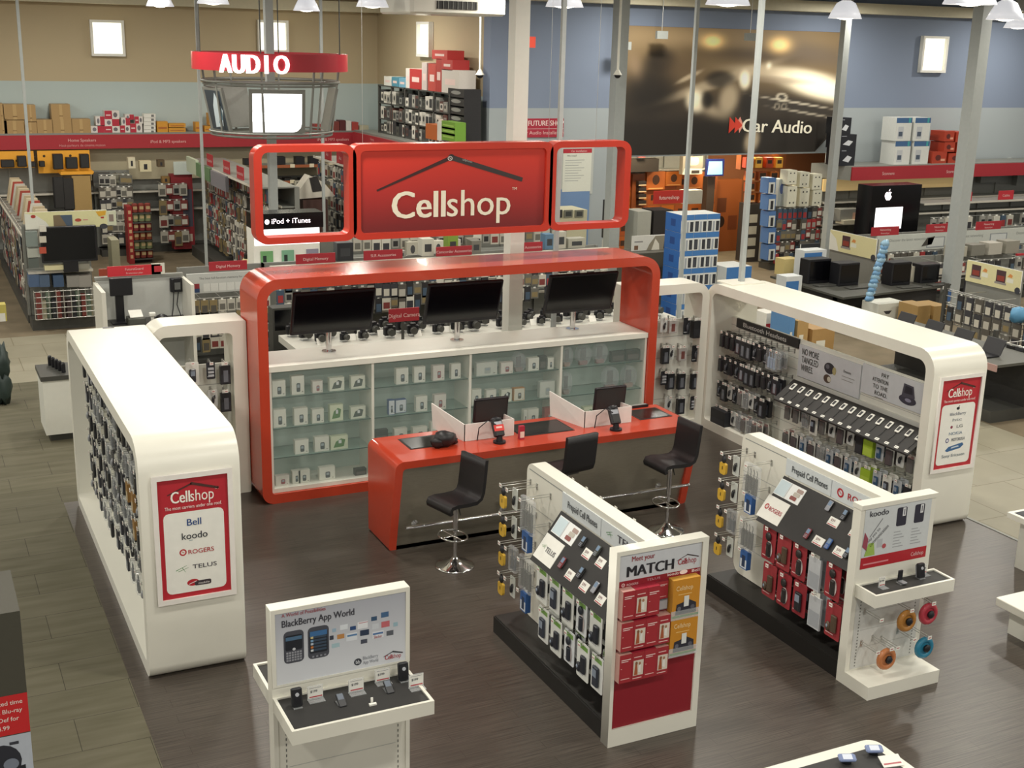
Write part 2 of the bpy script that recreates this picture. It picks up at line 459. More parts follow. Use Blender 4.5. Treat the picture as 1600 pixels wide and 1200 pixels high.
# ------------------------------------------------------------------ columns and power poles
def column(x, y, s, z1, lab, m='column_paint', z0=0):
    t = thing('column', lab, 'column', (x, y, z0)); t['kind'] = 'structure'
    mb = MB(m); mb.box(x-s/2, x+s/2, y-s/2, y+s/2, z0, z1); part('shaft', t, mb)
    mb = MB('grey_metal'); mb.box(x-s/2-.02, x+s/2+.02, y-s/2-.02, y+s/2+.02, z0, z0+.14); part('base', t, mb)
column(4.36, 1.25, .20, ZT, 'thick white column standing behind the red wall unit', 'white_panel')
c = at(426, 280, y=10.2); column(c.x, 10.2, .15, ZT, 'grey column in the middle of the audio ring')
c = at(965, 150, y=9.5); column(c.x, 9.5, .25, ZT, 'grey column left of the car mural')
c = at(1298, 300, y=9.8); column(c.x, 9.8, .17, ZT, 'grey blue column at the right end of the car mural')
column(16.05, 5.0, .26, ZT, 'thick grey column between the computer desks on the right')
def pole(u, v, y, zb, r, lab, plate=False, x=None):
    p = at(u, v, y=y); x = p.x if x is None else x
    t = thing('power_pole', lab, 'pole', (x, y, zb))
    mb = MB('column_paint'); mb.box(x-r, x+r, y-r, y+r, zb, ZT); part('shaft', t, mb)
    if plate:
        mb = MB('white_laminate'); mb.box(x-.28, x+.28, y-.18, y+.18, zb, zb+.02); part('base_plate', t, mb)
pole(1150, 200, .55, 2.095, .032, 'pale power pole standing on the white right hand kiosk', True, 7.55)
pole(1075, 250, 4.2, 0, .03, 'pale power pole between the blue boxes and the car mural')
pole(875, 200, 1.25, 0, .028, 'pale power pole behind the right red sign frame')
pole(42, 200, 12, 0, .026, 'thin pale power pole over the far left aisle')
pole(314, 200, 12.0, 0, .026, 'thin pale power pole left of the audio ring screen')
pole(503, 150, 12.0, 0, .028, 'thin pale power pole right of the audio ring screen')
# ================================================================== logos drawn on the posters
def cellshop_roof(f, a, b, wide, m, t=.012):
    """the thin angled roof above the shop's name; (a, b) is the ridge"""
    wa, hb = wide/f.w, wide*.20/f.h
    f.line(a-wa*.5, b-hb, a, b, t*.5, m, 3, t*.9); f.line(a-wa*.02, b+.01*wide/f.h, a+wa*.55, b-hb*.8, t*1.5, m, 3, t*1.2)
def cellshop(f, a, b, wide, m1, m2=None, roof='#4a2a26', t=.012):
    """bold Cell + light shop, centred at a, baseline b"""
    f.text('Cell', a-.5*wide/f.w, b, wide*.40, m1, bold=.022, align=-1, wide=wide*.43)
    f.text('shop', a-.06*wide/f.w, b, wide*.40, m2 or m1, align=-1, wide=wide*.54)
    f.text('TM', a+.5*wide/f.w, b+.22*wide/f.h, wide*.07, m1, align=-1)
    if roof: cellshop_roof(f, a-.02*wide/f.w, b+.43*wide/f.h, wide*1.12, roof, t)
def rogers(f, a, b, s, m='#b3202c'):
    f.ring(a, b, s*.5/f.w, s*.5/f.h, .62, m); f.line(a-.18*s/f.w, b+.18*s/f.h, a+.18*s/f.w, b-.1*s/f.h, s*.08, m, 3)
def telus(f, a, b, s):
    f.line(a-s*.5/f.w, b-s*.12/f.h, a+s*.2/f.w, b+s*.16/f.h, s*.05, '#4c8a4a', 2, s*.02); f.line(a-s*.35/f.w, b-s*.2/f.h, a+s*.3/f.w, b, s*.04, '#4c8a4a', 2, s*.02)
    f.line(a-s*.1/f.w, b+s*.05/f.h, a+s*.1/f.w, b-s*.3/f.h, s*.04, '#4c8a4a', 2, s*.02)

# ================================================================== the white kiosks either side
HW = 2.095
def kiosk_shell(x0, x1, y0, y1, top_r, bot_r, th):
    P = lambda a, b: V((x0, a, b))
    m = MB('white_laminate')
    o = rrpath(y0, 0, y1, HW, bot_r, bot_r, top_r, top_r, P); i = rrpath(y0+th, th, y1-th, HW-th, .04, .04, top_r-th, top_r-th, P)
    m.loop(o, i, X_*(x1-x0)); return m
def slat_panel(mb, o, x, w, h, t, m='white_panel', gap=.15, gm='#a9aaa4'):
    """upright panel with slotted grooves; front is on the -n side"""
    o = V(o); x = V(x); n = x.cross(Z_)
    mb.hexa([o, o+x*w, o+x*w+Z_*h, o+Z_*h], [o-n*t, o+x*w-n*t, o+x*w+Z_*h-n*t, o+Z_*h-n*t], m)
    f = Face(mb, o, x, Z_, 1, 1)
    k = gap
    while k < h-.03:
        f.rect(0, k, w, k+.008, gm, 1); k += gap
def carrier_poster(t, o, w_, h_, names):
    fr = MB('white_laminate'); o = V(o); P = lambda a, b: o + X_*a + Z_*b
    fr.loop([P(-.03, -.03), P(w_+.03, -.03), P(w_+.03, h_+.03), P(-.03, h_+.03)], [P(.012, .012), P(w_-.012, .012), P(w_-.012, h_-.012), P(.012, h_-.012)], -Y_*.022, 'frosted')
    pf = part('poster_frame', t, fr)
    mb = MB('red_board'); f = Face(mb, o-Y_*.004, X_, Z_, w_, h_)
    f.rect(0, 0, 1, 1, '#b32430', 1); f.rrect(.085, .05, .915, .715, .045, 'paper_white', 2)
    f.k = .0013
    cellshop(f, .5, .795, w_*.6, '#f4efe6', t=.016)
    f.text('The most carriers under one roof.', .5, .742, .042, '#f0d8d4', bold=.01, wide=w_*.78)
    names(f); part('poster', pf, mb)

# ---- left kiosk
LX0, LX1, LYF, LYR = -1.34, -.521, -3.628, .89
LK = thing('display_kiosk', 'long white rounded kiosk on the left hung with phone accessories', 'kiosk', ((LX0+LX1)/2, (LYF+LYR)/2, 0))
part('shell', LK, kiosk_shell(LX0, LX1, LYF, LYR, .27, .12, .12))
mb = MB(); slat_panel(mb, (-.96, LYR-.12, .12), -Y_, LYR-LYF-.24, HW-.26, .06); part('slat_panel', LK, mb)
mb = MB('black_plastic'); p = at(169, 512, z=HW); mb.box(p.x-.06, p.x+.06, p.y-.03, p.y+.03, HW, HW+.003); part('cable_cover', LK, mb, 'small dark plate on the roof')
def n_left(f):
    f.text('Bell', .5, .60, .085, '#274a86', bold=.015, wide=.115); f.text('koodo', .5, .49, .085, '#33353c', bold=.012, wide=.21)
    f.line(.42, .475, .47, .477, .006, '#99aaaa')
    rogers(f, .33, .385, .06); f.text('ROGERS', .58, .365, .055, '#b3202c', bold=.012, wide=.21)
    telus(f, .33, .255, .13); f.text('TELUS', .62, .24, .052, '#43404a', bold=.01, wide=.20)
    f.ell(.45, .125, .085, .028, '#b3202c', 2); f.rrect(.47, .095, .70, .135, .012, '#3a3238', 3)
    f.text('mobile', .60, .105, .025, '#e8e4e0', 4, wide=.09); f.line(.39, .115, .50, .135, .006, '#f0e0e0', 4)
carrier_poster(LK, (-1.215, LYF-.002, .705), .595, 1.075, n_left)

# ---- right kiosk
RX0, RX1, RYF, RYR = 7.166, 7.955, -3.568, .80
RK = thing('display_kiosk', 'long white rounded kiosk on the right with headsets and phone shelf', 'kiosk', ((RX0+RX1)/2, (RYF+RYR)/2, 0))
part('shell', RK, kiosk_shell(RX0, RX1, RYF, RYR, .25, .10, .13))
mb = MB(); slat_panel(mb, (7.53, RYR-.13, .13), -Y_, RYR-RYF-.26, 1.46, .06); part('slat_panel', RK, mb)
def n_right(f):
    f.blobs = None
    f.ell(.5, .665, .028, .017, '#2a2a2e', 2); f.ell(.47, .665, .02, .015, '#2a2a2e', 2); f.line(.5, .68, .525, .695, .008, '#2a2a2e')
    for b, s, wd, c in ((.592, 'BlackBerry', .24, '#8a8f99'), (.527, 'htc', .14, '#8f9499'), (.45, 'LG', .09, '#6e6e72'), (.375, 'NOKIA', .2, '#7f93a8'),
                        (.305, 'MOTOROLA', .2, '#5a5d6a'), (.13, 'Sony Ericsson', .34, '#70808a')):
        f.text(s, .5 if s not in ('LG', 'MOTOROLA') else .58, b, .05, c, bold=.008, wide=wd)
    f.ell(.38, .463, .03, .017, '#8a3a52'); f.ell(.31, .318, .045, .026, '#4b4a78'); f.ell(.31, .318, .028, .016, '#d8d8de', 3)
    f.poly([(.28, .205), (.36, .245), (.70, .275), (.74, .25), (.66, .215), (.34, .19)], '#3b6694'); f.poly([(.42, .222), (.62, .235), (.6, .248), (.44, .24)], '#c9d4de', 3)
carrier_poster(RK, (7.285, RYF-.002, .71), .60, 1.065, n_right)
# header and printed panels, a hair in front of the slat panel (their faces look to -X)
def rface(mb, y0, y1, z0, z1, x=7.515): return Face(mb, (x, y1, z0), -Y_, Z_, y1-y0, z1-z0)
mb = MB('black_board'); mb.box(7.50, 7.53, -.84, .52, 1.475, 1.60); f = Face(mb, (7.50, .52, 1.475), -Y_, Z_, 1.36, .125)
f.text('Bluetooth Headsets', .47, .28, .09, '#c9c9c4', bold=.01, wide=.95); part('header_sign', RK, mb)
g = grad('headset_print', '#e0ddd2', '#b4b2a8', axis='Y', lo=-.9, hi=.4)
mb = MB('paper_grey'); mb.box(7.505, 7.53, -2.05, -.86, 1.12, 1.545, 'paper_grey'); f = Face(mb, (7.505, -.86, 1.12), -Y_, Z_, 1.19, .425)
for s, b in (('NO MORE', .72), ('TANGLED', .47), ('WIRES.', .22)): f.text(s, .06, b, .12, '#4a4844', bold=.015, align=-1, wide=.33 if s != 'WIRES.' else .24)
f.ell(.52, .58, .085, .17, '#34333a'); f.ell(.49, .62, .03, .07, '#6a6a72', 3); f.ell(.60, .55, .03, .12, '#b0a878', 3); f.ell(.5, .25, .06, .13, '#55453a'); f.ell(.53, .25, .03, .08, '#cfcabb', 3)
f.text('Emmm', .80, .62, .05, '#4a4844', bold=.01); f.line(.72, .5, .92, .5, .008, '#8a8a86'); f.line(.72, .4, .9, .4, .008, '#8a8a86')
part('printed_panel', RK, mb)
mb = MB('paper_grey'); mb.box(7.505, 7.53, -3.36, -2.07, 1.22, 1.58, 'paper_grey'); f = Face(mb, (7.505, -2.07, 1.22), -Y_, Z_, 1.29, .36)
for s, b in (('PAY', .74), ('ATTENTION', .52), ('TO THE', .30), ('ROAD.', .08)): f.text(s, .36, b+.02, .072, '#4a4844', bold=.02, align=1, wide=.27 if s == 'ATTENTION' else None)
f.line(.2, .02, .31, .02, .008, '#77736c')
f.ell(.62, .30, .11, .16, '#3b3a48'); f.poly([(.54, .35), (.56, .82), (.68, .80), (.71, .42)], '#4a4955', 3); f.ell(.63, .30, .04, .06, '#8b8ba0', 4); f.poly([(.57, .5), (.58, .76), (.665, .74), (.68, .52)], '#2a2933', 4)
part('printed_panel', RK, mb)
mb = MB('white_panel'); mb.box(7.505, 7.53, -3.36, -.86, .98, 1.11, '#cfcfc8'); part('lower_panel', RK, mb)
# black sloping shelf for the row of phones
SX0, SX1, SZ0, SZ1 = 7.06, 7.36, .885, 1.115
mb = MB('black_board'); y0, y1 = -3.42, -.98
mb.hexa([(SX0, y0, SZ0-.02), (SX1, y0, SZ1-.02), (SX1, y1, SZ1-.02), (SX0, y1, SZ0-.02)], [(SX0, y0, SZ0), (SX1, y0, SZ1), (SX1, y1, SZ1), (SX0, y1, SZ0)])
mb.box(7.34, 7.53, y0, y1, .86, .9); part('sloping_shelf', RK, mb)
sl = V((SX1-SX0, 0, SZ1-SZ0)).normalized(); sn = V((-sl.z, 0, sl.x))

# ---- white arches behind each kiosk
def arch(x0, x1, y0, y1, col_l, col_r, rl, rr, lab, px0, px1):
    t = thing('white_arch', lab, 'shelving unit', ((x0+x1)/2, (y0+y1)/2, 0))
    P = lambda a, b: V((a, y0, b))
    o = rrpath(x0, 0, x1, HW, .02, .02, rr, rl, P); i = rrpath(x0+col_l, .12, x1-col_r, HW-.135, .02, .02, .06, .06, P)
    m = MB('white_laminate'); m.loop(o, i, Y_*(y1-y0)); part('shell', t, m)
    m = MB(); slat_panel(m, (x0+col_l, y0+.17, .12), X_, x1-x0-col_l-col_r, 1.45, .03, gap=.3); part('slat_panel', t, m)
    return t
LA = arch(-.515, .585, .5, .95, .12, .16, .22, .02, 'white arch with hooks between the left kiosk and the red unit', 0, 0)
RA = arch(5.87, 7.16, .72, 1.15, .1, .12, .02, .22, 'white arch with hooks between the red unit and the right kiosk', 0, 0)
# ================================================================== the red wall unit
FX0, FX1, FYB, FZ = .592, 5.857, .768, 2.645
RU = thing('wall_unit', 'tall glossy orange red frame around the glass phone cabinet', 'wall unit', ((FX0+FX1)/2, FYB/2, 0))
P = lambda a, b: V((a, 0, b))
m = MB('orange_red_gloss'); th = .115
m.loop(rrpath(FX0, 0, FX1, FZ, .14, .14, .25, .25, P, 8), rrpath(FX0+th, th, FX1-th, FZ-th, .04, .04, .14, .14, P, 8), Y_*FYB)
part('frame', RU, m)
# white cabinet with glass doors and shelves inside the frame
CX = [.712, 1.957, 3.217, 4.478, 5.735]; CZ0, CZ1 = .118, 1.64
CB = thing('display_cabinet', 'white glass fronted phone cabinet inside the red frame', 'cabinet', ((CX[0]+CX[-1])/2, .35, CZ0))
m = MB('white_laminate'); m.box(CX[0], CX[-1], .04, .66, CZ0, CZ0+.05); m.box(CX[0], CX[-1], .02, .74, CZ1-.065, CZ1)
m.box(CX[0], CX[0]+.03, .04, .66, CZ0+.05, CZ1-.065); m.box(CX[-1]-.03, CX[-1], .04, .66, CZ0+.05, CZ1-.065); part('carcass', CB, m)
m = MB(ink('#b9c9c1', .5)); m.box(CX[0]+.03, CX[-1]-.03, .50, .53, CZ0+.05, CZ1-.065); part('back_panel', CB, m)
for x in CX[1:4]:
    m = MB('white_laminate'); m.box(x-.015, x+.015, .04, .50, CZ0+.05, CZ1-.065); part('divider', CB, m)
SHZ = [CZ0+.05, .53, .885, 1.255]
for i in range(4):
    for z in SHZ[1:]:
        m = MB('glass_shelf'); a, b = CX[i]+(.03 if i == 0 else .015), CX[i+1]-(.03 if i == 3 else .015)
        m.box(a, b, .08, .50, z-.009, z); m.box(a, b, .077, .0815, z-.010, z+.001, 'glass_edge'); part('glass_shelf', CB, m)
    m = MB('glass_pane'); m.box(CX[i]+.016, CX[i+1]-.016, .046, .05, CZ0+.052, CZ1-.067); part('glass_door', CB, m)
for x in (CX[0]+.28, CX[0]+.85):   # little glides under the frame
    m = MB('white_panel'); m.cyl((x, .05, 0), .014, .02); part('glide', RU, m)

# ------------------------------------------------------------------ television screens on posts
def make_tv():
    t = thing('television', 'x', 'television', (0, 0, 0))
    m = MB('chrome'); m.cyl((0, 0, 0), .085, .012, n=24); m.cyl((0, 0, .012), .034, .5, n=16); part('post', t, m)
    m = MB('dark_metal'); m.box(-.1, .1, -.05, .02, .42, .6); part('bracket', t, m)
    m = MB('black_plastic'); m.xf = Matrix.Translation((0, -.07, .27)) @ Matrix.Rotation(math.radians(18), 4, 'X')
    m.rbox(-.50, .50, -.05, .0, 0, .55, .012); b = part('casing', t, m)
    m = MB('screen_black'); m.xf = Matrix.Translation((0, -.07, .27)) @ Matrix.Rotation(math.radians(18), 4, 'X')
    m.quad((-.47, -.0515, .045), (.47, -.0515, .045), (.47, -.0515, .525), (-.47, -.0515, .525)); part('screen', b, m)
    return Proto(t)
TV = make_tv()
TV.put((1.57, .50, CZ1), 'black television on the left end of the white cabinet', 'televisions under the red arch')
TV.put((3.23, .50, CZ1), 'black television in the middle, beside the white column', 'televisions under the red arch')
TV.put((4.90, .55, CZ1), 'black television on the right end of the white cabinet', 'televisions under the red arch')

# ------------------------------------------------------------------ hanging Cellshop sign
SG = thing('hanging_sign', 'wide red hanging shop sign with an open frame at each side', 'sign', (3.06, .3, 3.0))
Z0, Z1 = 3.0, 4.09; y0, d = .22, .2
P = lambda a, b: V((a, y0, b))
for x0, x1, nm in ((.66, 1.84, 'open_frame'), (4.32, 5.47, 'open_frame')):
    m = MB('sign_red'); m.loop(rrpath(x0, Z0, x1, Z1, .14, .14, .14, .14, P), rrpath(x0+.09, Z0+.075, x1-.09, Z1-.075, .07, .07, .07, .07, P), Y_*d); part(nm, SG, m)
m = MB('sign_red'); x0, x1 = 1.80, 4.36
m.loop(rrpath(x0, Z0, x1, Z1, .10, .10, .10, .10, P), rrpath(x0+.09, Z0+.075, x1-.09, Z1-.075, .06, .06, .06, .06, P), Y_*d); part('middle_frame', SG, m)
gm = grad('cellshop_print', '#6c2224', '#dc3a26', '#b52f2a', axis='Z', lo=.05, hi=1.05)
m = MB(gm); m.box(x0+.05, x1-.05, y0+.03, y0+.06, Z0+.05, Z1-.05); pn = part('face_panel', SG, m)
m = MB('paper_white'); f = Face(m, (x0+.09, y0+.03, Z0+.075), X_, Z_, x1-x0-.18, Z1-Z0-.15)
f.text('Cell', .165, .165, .45, '#f6efd8', bold=.03, align=-1, wide=.66)
f.text('shop', .455, .165, .45, '#f6efd8', bold=.008, align=-1, wide=.83)
f.text('TM', .812, .47, .05, '#f6efd8', align=-1)
f.line(.085, .515, .46, .885, .022, '#3c1f1e', 2, .045); f.line(.475, .90, .87, .60, .062, '#3a3130', 2, .05)
f.ell(.475, .90, .018, .042, '#3a3130', 3); f.ring(.468, .89, .013, .029, .68, '#cfc8c4', 4); f.line(.464, .90, .473, .88, .008, '#cfc8c4', 5)
f.text('cellphones', .56, .845, .035, '#b5aca8', 4, wide=.13, rot=-.27); part('lettering', SG, m)
for x, yy in ((1.95, .32), (4.34, .32), (5.0, .32)):
    m = MB('wire'); m.cyl((x, yy, Z1-.01), .0025, 3.3, n=5); part('cable', SG, m)

# ------------------------------------------------------------------ the red service counter
CXa, CXb, CYF, CYR, CZ = 1.466, 5.218, -2.029, -1.164, 1.06
CT = thing('service_counter', 'red counter with brushed steel front and bar stools', 'counter', ((CXa+CXb)/2, -1.6, 0))
YB = -1.80   # the front leans back to here at the floor
m = MB('orange_red_gloss'); t_ = .085
P = lambda a, b: V((a, CYF if b > .5 else YB, b))
def slope(p):   # lean of the front edge
    return V((p[0], YB + (CYF-YB)*min(1, p[2]/CZ), p[2]))
o = [slope(V((p.x, 0, p.z))) for p in rrpath(CXa, 0, CXb, CZ, .03, .03, .09, .09, lambda a, b: V((a, 0, b)))]
i = [slope(V((p.x, 0, p.z))) for p in rrpath(CXa+t_, -.001, CXb-t_, CZ-t_, .001, .001, .04, .04, lambda a, b: V((a, 0, b)))]
n = len(o); O1 = [V((p.x, CYR, p.z)) for p in o]; I1 = [V((p.x, CYR, p.z)) for p in i]
q = [(k, (k+1) % n, n+(k+1) % n, n+k) for k in range(n)]
m.add(o+i, q); m.add(O1+I1, [a[::-1] for a in q]); m.add(o+O1, q, None, True); m.add(i+I1, [a[::-1] for a in q], None, True)
part('shell', CT, m)
m = MB('steel_brushed'); a, b = CXa+t_, CXb-t_
m.hexa([(a, YB+.03, .03), (b, YB+.03, .03), (b, CYF+.035, CZ-t_), (a, CYF+.035, CZ-t_)], [(a, YB+.06, .03), (b, YB+.06, .03), (b, CYF+.065, CZ-t_), (a, CYF+.065, CZ-t_)])
part('steel_front', CT, m)
m = MB('chrome'); zr = .375; yr = -2.14
m.tube([(1.53, yr, zr), (5.02, yr, zr)], .019, n=10); part('foot_rail', CT, m)
for x in (1.72, 2.75, 3.45, 4.75):
    m = MB('chrome'); m.tube([(x, yr, zr), (x, -1.90, zr-.06)], .012); m.cyl((x, -1.90, zr-.06), .04, .012, axis=(0, -1, 0)); part('rail_bracket', CT, m)
for (x0, x1, yb, yf) in ((1.76, 2.22, -1.30, -1.68), (3.06, 3.72, -1.28, -1.72), (4.62, 5.06, -1.28, -1.66)):
    m = MB('black_board'); m.box(x0, x1, yf, yb, CZ, CZ+.004); m.box(x0+.02, x1-.02, yf+.02, yb-.02, CZ+.004, CZ+.006, 'screen_black'); part('inset_pad', CT, m)

def privacy(x0, x1, yf, yb, lab):
    t = thing('privacy_screen', lab, 'screen', ((x0+x1)/2, yf, CZ)); h = .19
    m = MB('frosted'); m.box(x0, x1, yf, yf+.012, CZ, CZ+h); part('front_panel', t, m)
    m = MB('frosted'); m.prism([(x0-.14, yb, CZ), (x0, yf, CZ), (x0, yf, CZ+h), (x0-.16, yb, CZ+.30)], (.012, 0, 0)); part('left_panel', t, m)
    m = MB('frosted'); m.prism([(x1, yf, CZ), (x1+.05, yb, CZ), (x1+.05, yb, CZ+.13), (x1, yf, CZ+h)], (.012, 0, 0)); part('right_panel', t, m)
privacy(2.40, 2.99, -1.63, -1.08, 'white desk screen on the left half of the red counter')
privacy(3.86, 4.47, -1.68, -1.12, 'white desk screen on the right half of the red counter')
def monitor(x, y, lab):
    t = thing('computer_monitor', lab, 'monitor', (x, y, CZ))
    m = MB('black_plastic'); m.cyl((x, y, CZ), .09, .015, n=18); m.cyl((x, y, CZ), .02, .2, n=10); part('stand', t, m)
    m = MB('black_plastic'); m.xf = Matrix.Translation((x, y, CZ+.09)) @ Matrix.Rotation(.12, 4, 'X'); m.rbox(-.21, .21, -.035, 0, 0, .28, .01)
    m.quad((-.19, -.0362, .02), (.19, -.0362, .02), (.19, -.0362, .26), (-.19, -.0362, .26), 'black_board'); part('screen', t, m)
monitor(2.86, -1.28, 'dark monitor behind the left white desk screen'); monitor(4.35, -1.36, 'dark monitor behind the right white desk screen')
def terminal(x, y, lab, sticker):
    t = thing('payment_terminal', lab, 'card terminal', (x, y, CZ))
    m = MB('black_plastic'); m.cyl((x, y, CZ), .07, .02, n=18); m.cyl((x, y, CZ+.02), .04, .06, n=12, r2=.03); part('foot', t, m)
    m = MB('black_plastic'); m.xf = Matrix.Translation((x, y, CZ+.07)) @ Matrix.Rotation(-.55, 4, 'X')
    m.rbox(-.06, .06, -.03, .03, 0, .19, .014); m.blob((0, 0, .19), .068, .04, .035)
    m.box(-.045, .045, -.034, -.03, .11, .16, 'phone_silver'); m.box(-.045, .045, -.034, -.03, .02, .09, 'black_board'); b = part('body', t, m)
    if sticker:
        k = MB(); k.xf = m.xf; k.box(-.058, .058, -.038, -.031, .055, .125, '#d8342c'); k.box(-.035, .035, -.040, -.038, .085, .105, '#f0c8c0'); part('sticker', b, k, 'red sticker')
    k = MB('black_plastic'); k.tube([(x-.03, y+.03, CZ+.2), (x-.12, y+.05, CZ+.25), (x-.2, y+.1, CZ+.16), (x-.22, y+.1, CZ+.02)], .006, n=6); part('cord', t, k)
terminal(2.74, -1.81, 'card terminal with a red sticker on the left of the counter', True)
terminal(4.16, -1.88, 'black card terminal before the right white desk screen', False)
m = MB('black_leather'); m.blob((2.14, -1.70, CZ+.085), .13, .1, .09, jit=.12, seed=4); m.blob((2.05, -1.72, CZ+.06), .08, .07, .06, jit=.2, seed=5)
m.blob((2.22, -1.66, CZ+.05), .09, .08, .05, jit=.2, seed=6)
thing('cloth_bundle', 'crumpled black cloth on the left end of the red counter', 'cloth', (2.14, -1.7, CZ), m)
m = MB(); m.box(2.99, 3.05, -1.80, -1.755, CZ, CZ+.15, '#a8283c'); m.quad((2.995, -1.8008, CZ+.02), (3.045, -1.8008, CZ+.02), (3.045, -1.8008, CZ+.09), (2.995, -1.8008, CZ+.09), '#e8d2c2')
thing('phone_box', 'small red phone box standing on the counter by the left desk screen', 'box', (3.02, -1.78, CZ), m)
m = MB('black_plastic'); m.box(4.66, 5.0, -1.22, -1.17, CZ, CZ+.03); m.box(4.68, 4.98, -1.215, -1.175, CZ+.03, CZ+.034, '#8a8a86')
thing('keyboard', 'dark keyboard along the rear edge of the red counter', 'keyboard', (4.83, -1.2, CZ), m)

# ------------------------------------------------------------------ bar stools
def make_stool(h):
    t = thing('bar_stool', 'x', 'stool', (0, 0, 0))
    m = MB('chrome'); m.lathe([(0, .0), (.205, .0), (.205, .012), (.19, .02), (.11, .045), (.05, .075), (.03, .10), (0, .1)], n=28); part('base', t, m)
    m = MB('chrome'); m.cyl((0, 0, .09), .018, h*.5, n=12); m.cyl((0, 0, h*.5), .028, h*.5-.1, n=12); part('column', t, m)
    m = MB('chrome'); ring = [(.175*math.cos(a), .135*math.sin(a)-.03, .345) for a in [2*PI*k/24 for k in range(24)]]
    m.tube(ring, .010, closed=True, n=8); m.tube([(-.17, -.03, .345), (.17, -.03, .345)], .008); m.tube([(0, 0, .345), (0, -.16, .345)], .008); part('footrest', t, m)
    # one folded padded shell, front edge rolled down: profile in (y, z), y < 0 is the front
    pr = [(-.215, h-.10), (-.225, h-.06), (-.20, h-.01), (-.12, h+.0), (0, h-.012), (.12, h-.015), (.165, h+.01), (.185, h+.06), (.20, h+.18), (.215, h+.32), (.222, h+.40)]
    def shell(w, off, t2, m):
        P = [V((0, a, b)) for a, b in pr]; N = []
        for k, p in enumerate(P):
            a = P[min(k+1, len(P)-1)]-P[max(k-1, 0)]; N.append(V((0, -a.z, a.y)).normalized())
        top = [p+q*off for p, q in zip(P, N)]; bot = [p-q*t2 for p, q in zip(P, N)]; out = top+bot[::-1]
        k = len(out); L = [V((-w, p.y, p.z)) for p in out]; R = [V((w, p.y, p.z)) for p in out]
        n = len(P)
        fs = [(a, (a+1) % k, k+(a+1) % k, k+a) for a in range(k)]
        m.add(L+R, fs, None, True)
        for s_, o_ in ((0, 1), (k, -1)):
            q = [tuple(x+s_ for x in ((a, k-1-a, k-2-a, a+1) if o_ > 0 else (a, a+1, k-2-a, k-1-a))) for a in range(n-1)]
            m.add(L+R, q)
    m = MB('black_leather'); shell(.20, .0, .04, m); part('seat_shell', t, m)
    m = MB(ink('#2c2b2c', .5))
    for a, b in pr[2:]:
        pass
    m = MB('dark_metal'); m.box(-.09, .09, -.09, .09, h-.085, h-.055); m.tube([(.05, 0, h-.09), (.16, -.06, h-.13)], .007); part('lever_plate', t, m)
    return Proto(t)
ST = make_stool(.76); ST2 = make_stool(.86)
ST.put((1.96, -2.43, 0), 'left black bar stool with chrome base, seat turned to the left', 'bar stools', -1.32)
ST2.put((4.53, -2.46, 0), 'right black bar stool by the end of the red counter', 'bar stools', -1.5)
ST3 = make_stool(.91); ST3.put((3.29, -2.35, 0), 'middle black bar stool with its back to us, base hidden by the phone stand', 'bar stools', PI+.15)
# ================================================================== hooks and hanging packs
_hm = MB('wire'); _hm.box(-.012, .012, -.006, 0, -.03, .03); _hm.tube([(0, 0, 0), (0, -.28, 0), (0, -.30, .012)], .0035, n=5); _hm.tube([(0, 0, .022), (0, -.30, .022)], .003, n=5)
HOOK = _hm.build('hook', (0, 0, 0))
_tm = MB('tag_white'); _tm.box(-.021, .021, -.304, -.301, -.006, .028); _tm.box(-.014, .014, -.3045, -.304, .006, .014, '#b0565a')
TAG = _tm.build('price_tag', (0, 0, 0))
def hook(parent, p, rz, s=1.0):
    h = bpy.data.objects.new('hook', HOOK); COL.objects.link(h); h.parent = parent
    h.location = V(p)-WLD[parent]; h.rotation_euler = (0, 0, rz); h.scale = (1, s, 1)
    t = bpy.data.objects.new('price_tag', TAG); COL.objects.link(t); t.parent = h
WEST, SOUTH, EAST, NORTH = -PI/2, 0.0, PI/2, PI
def outw(p, rz, d):
    """a point d out along a hook from p"""
    return V(p) + V((math.sin(rz), -math.cos(rz), 0))*d

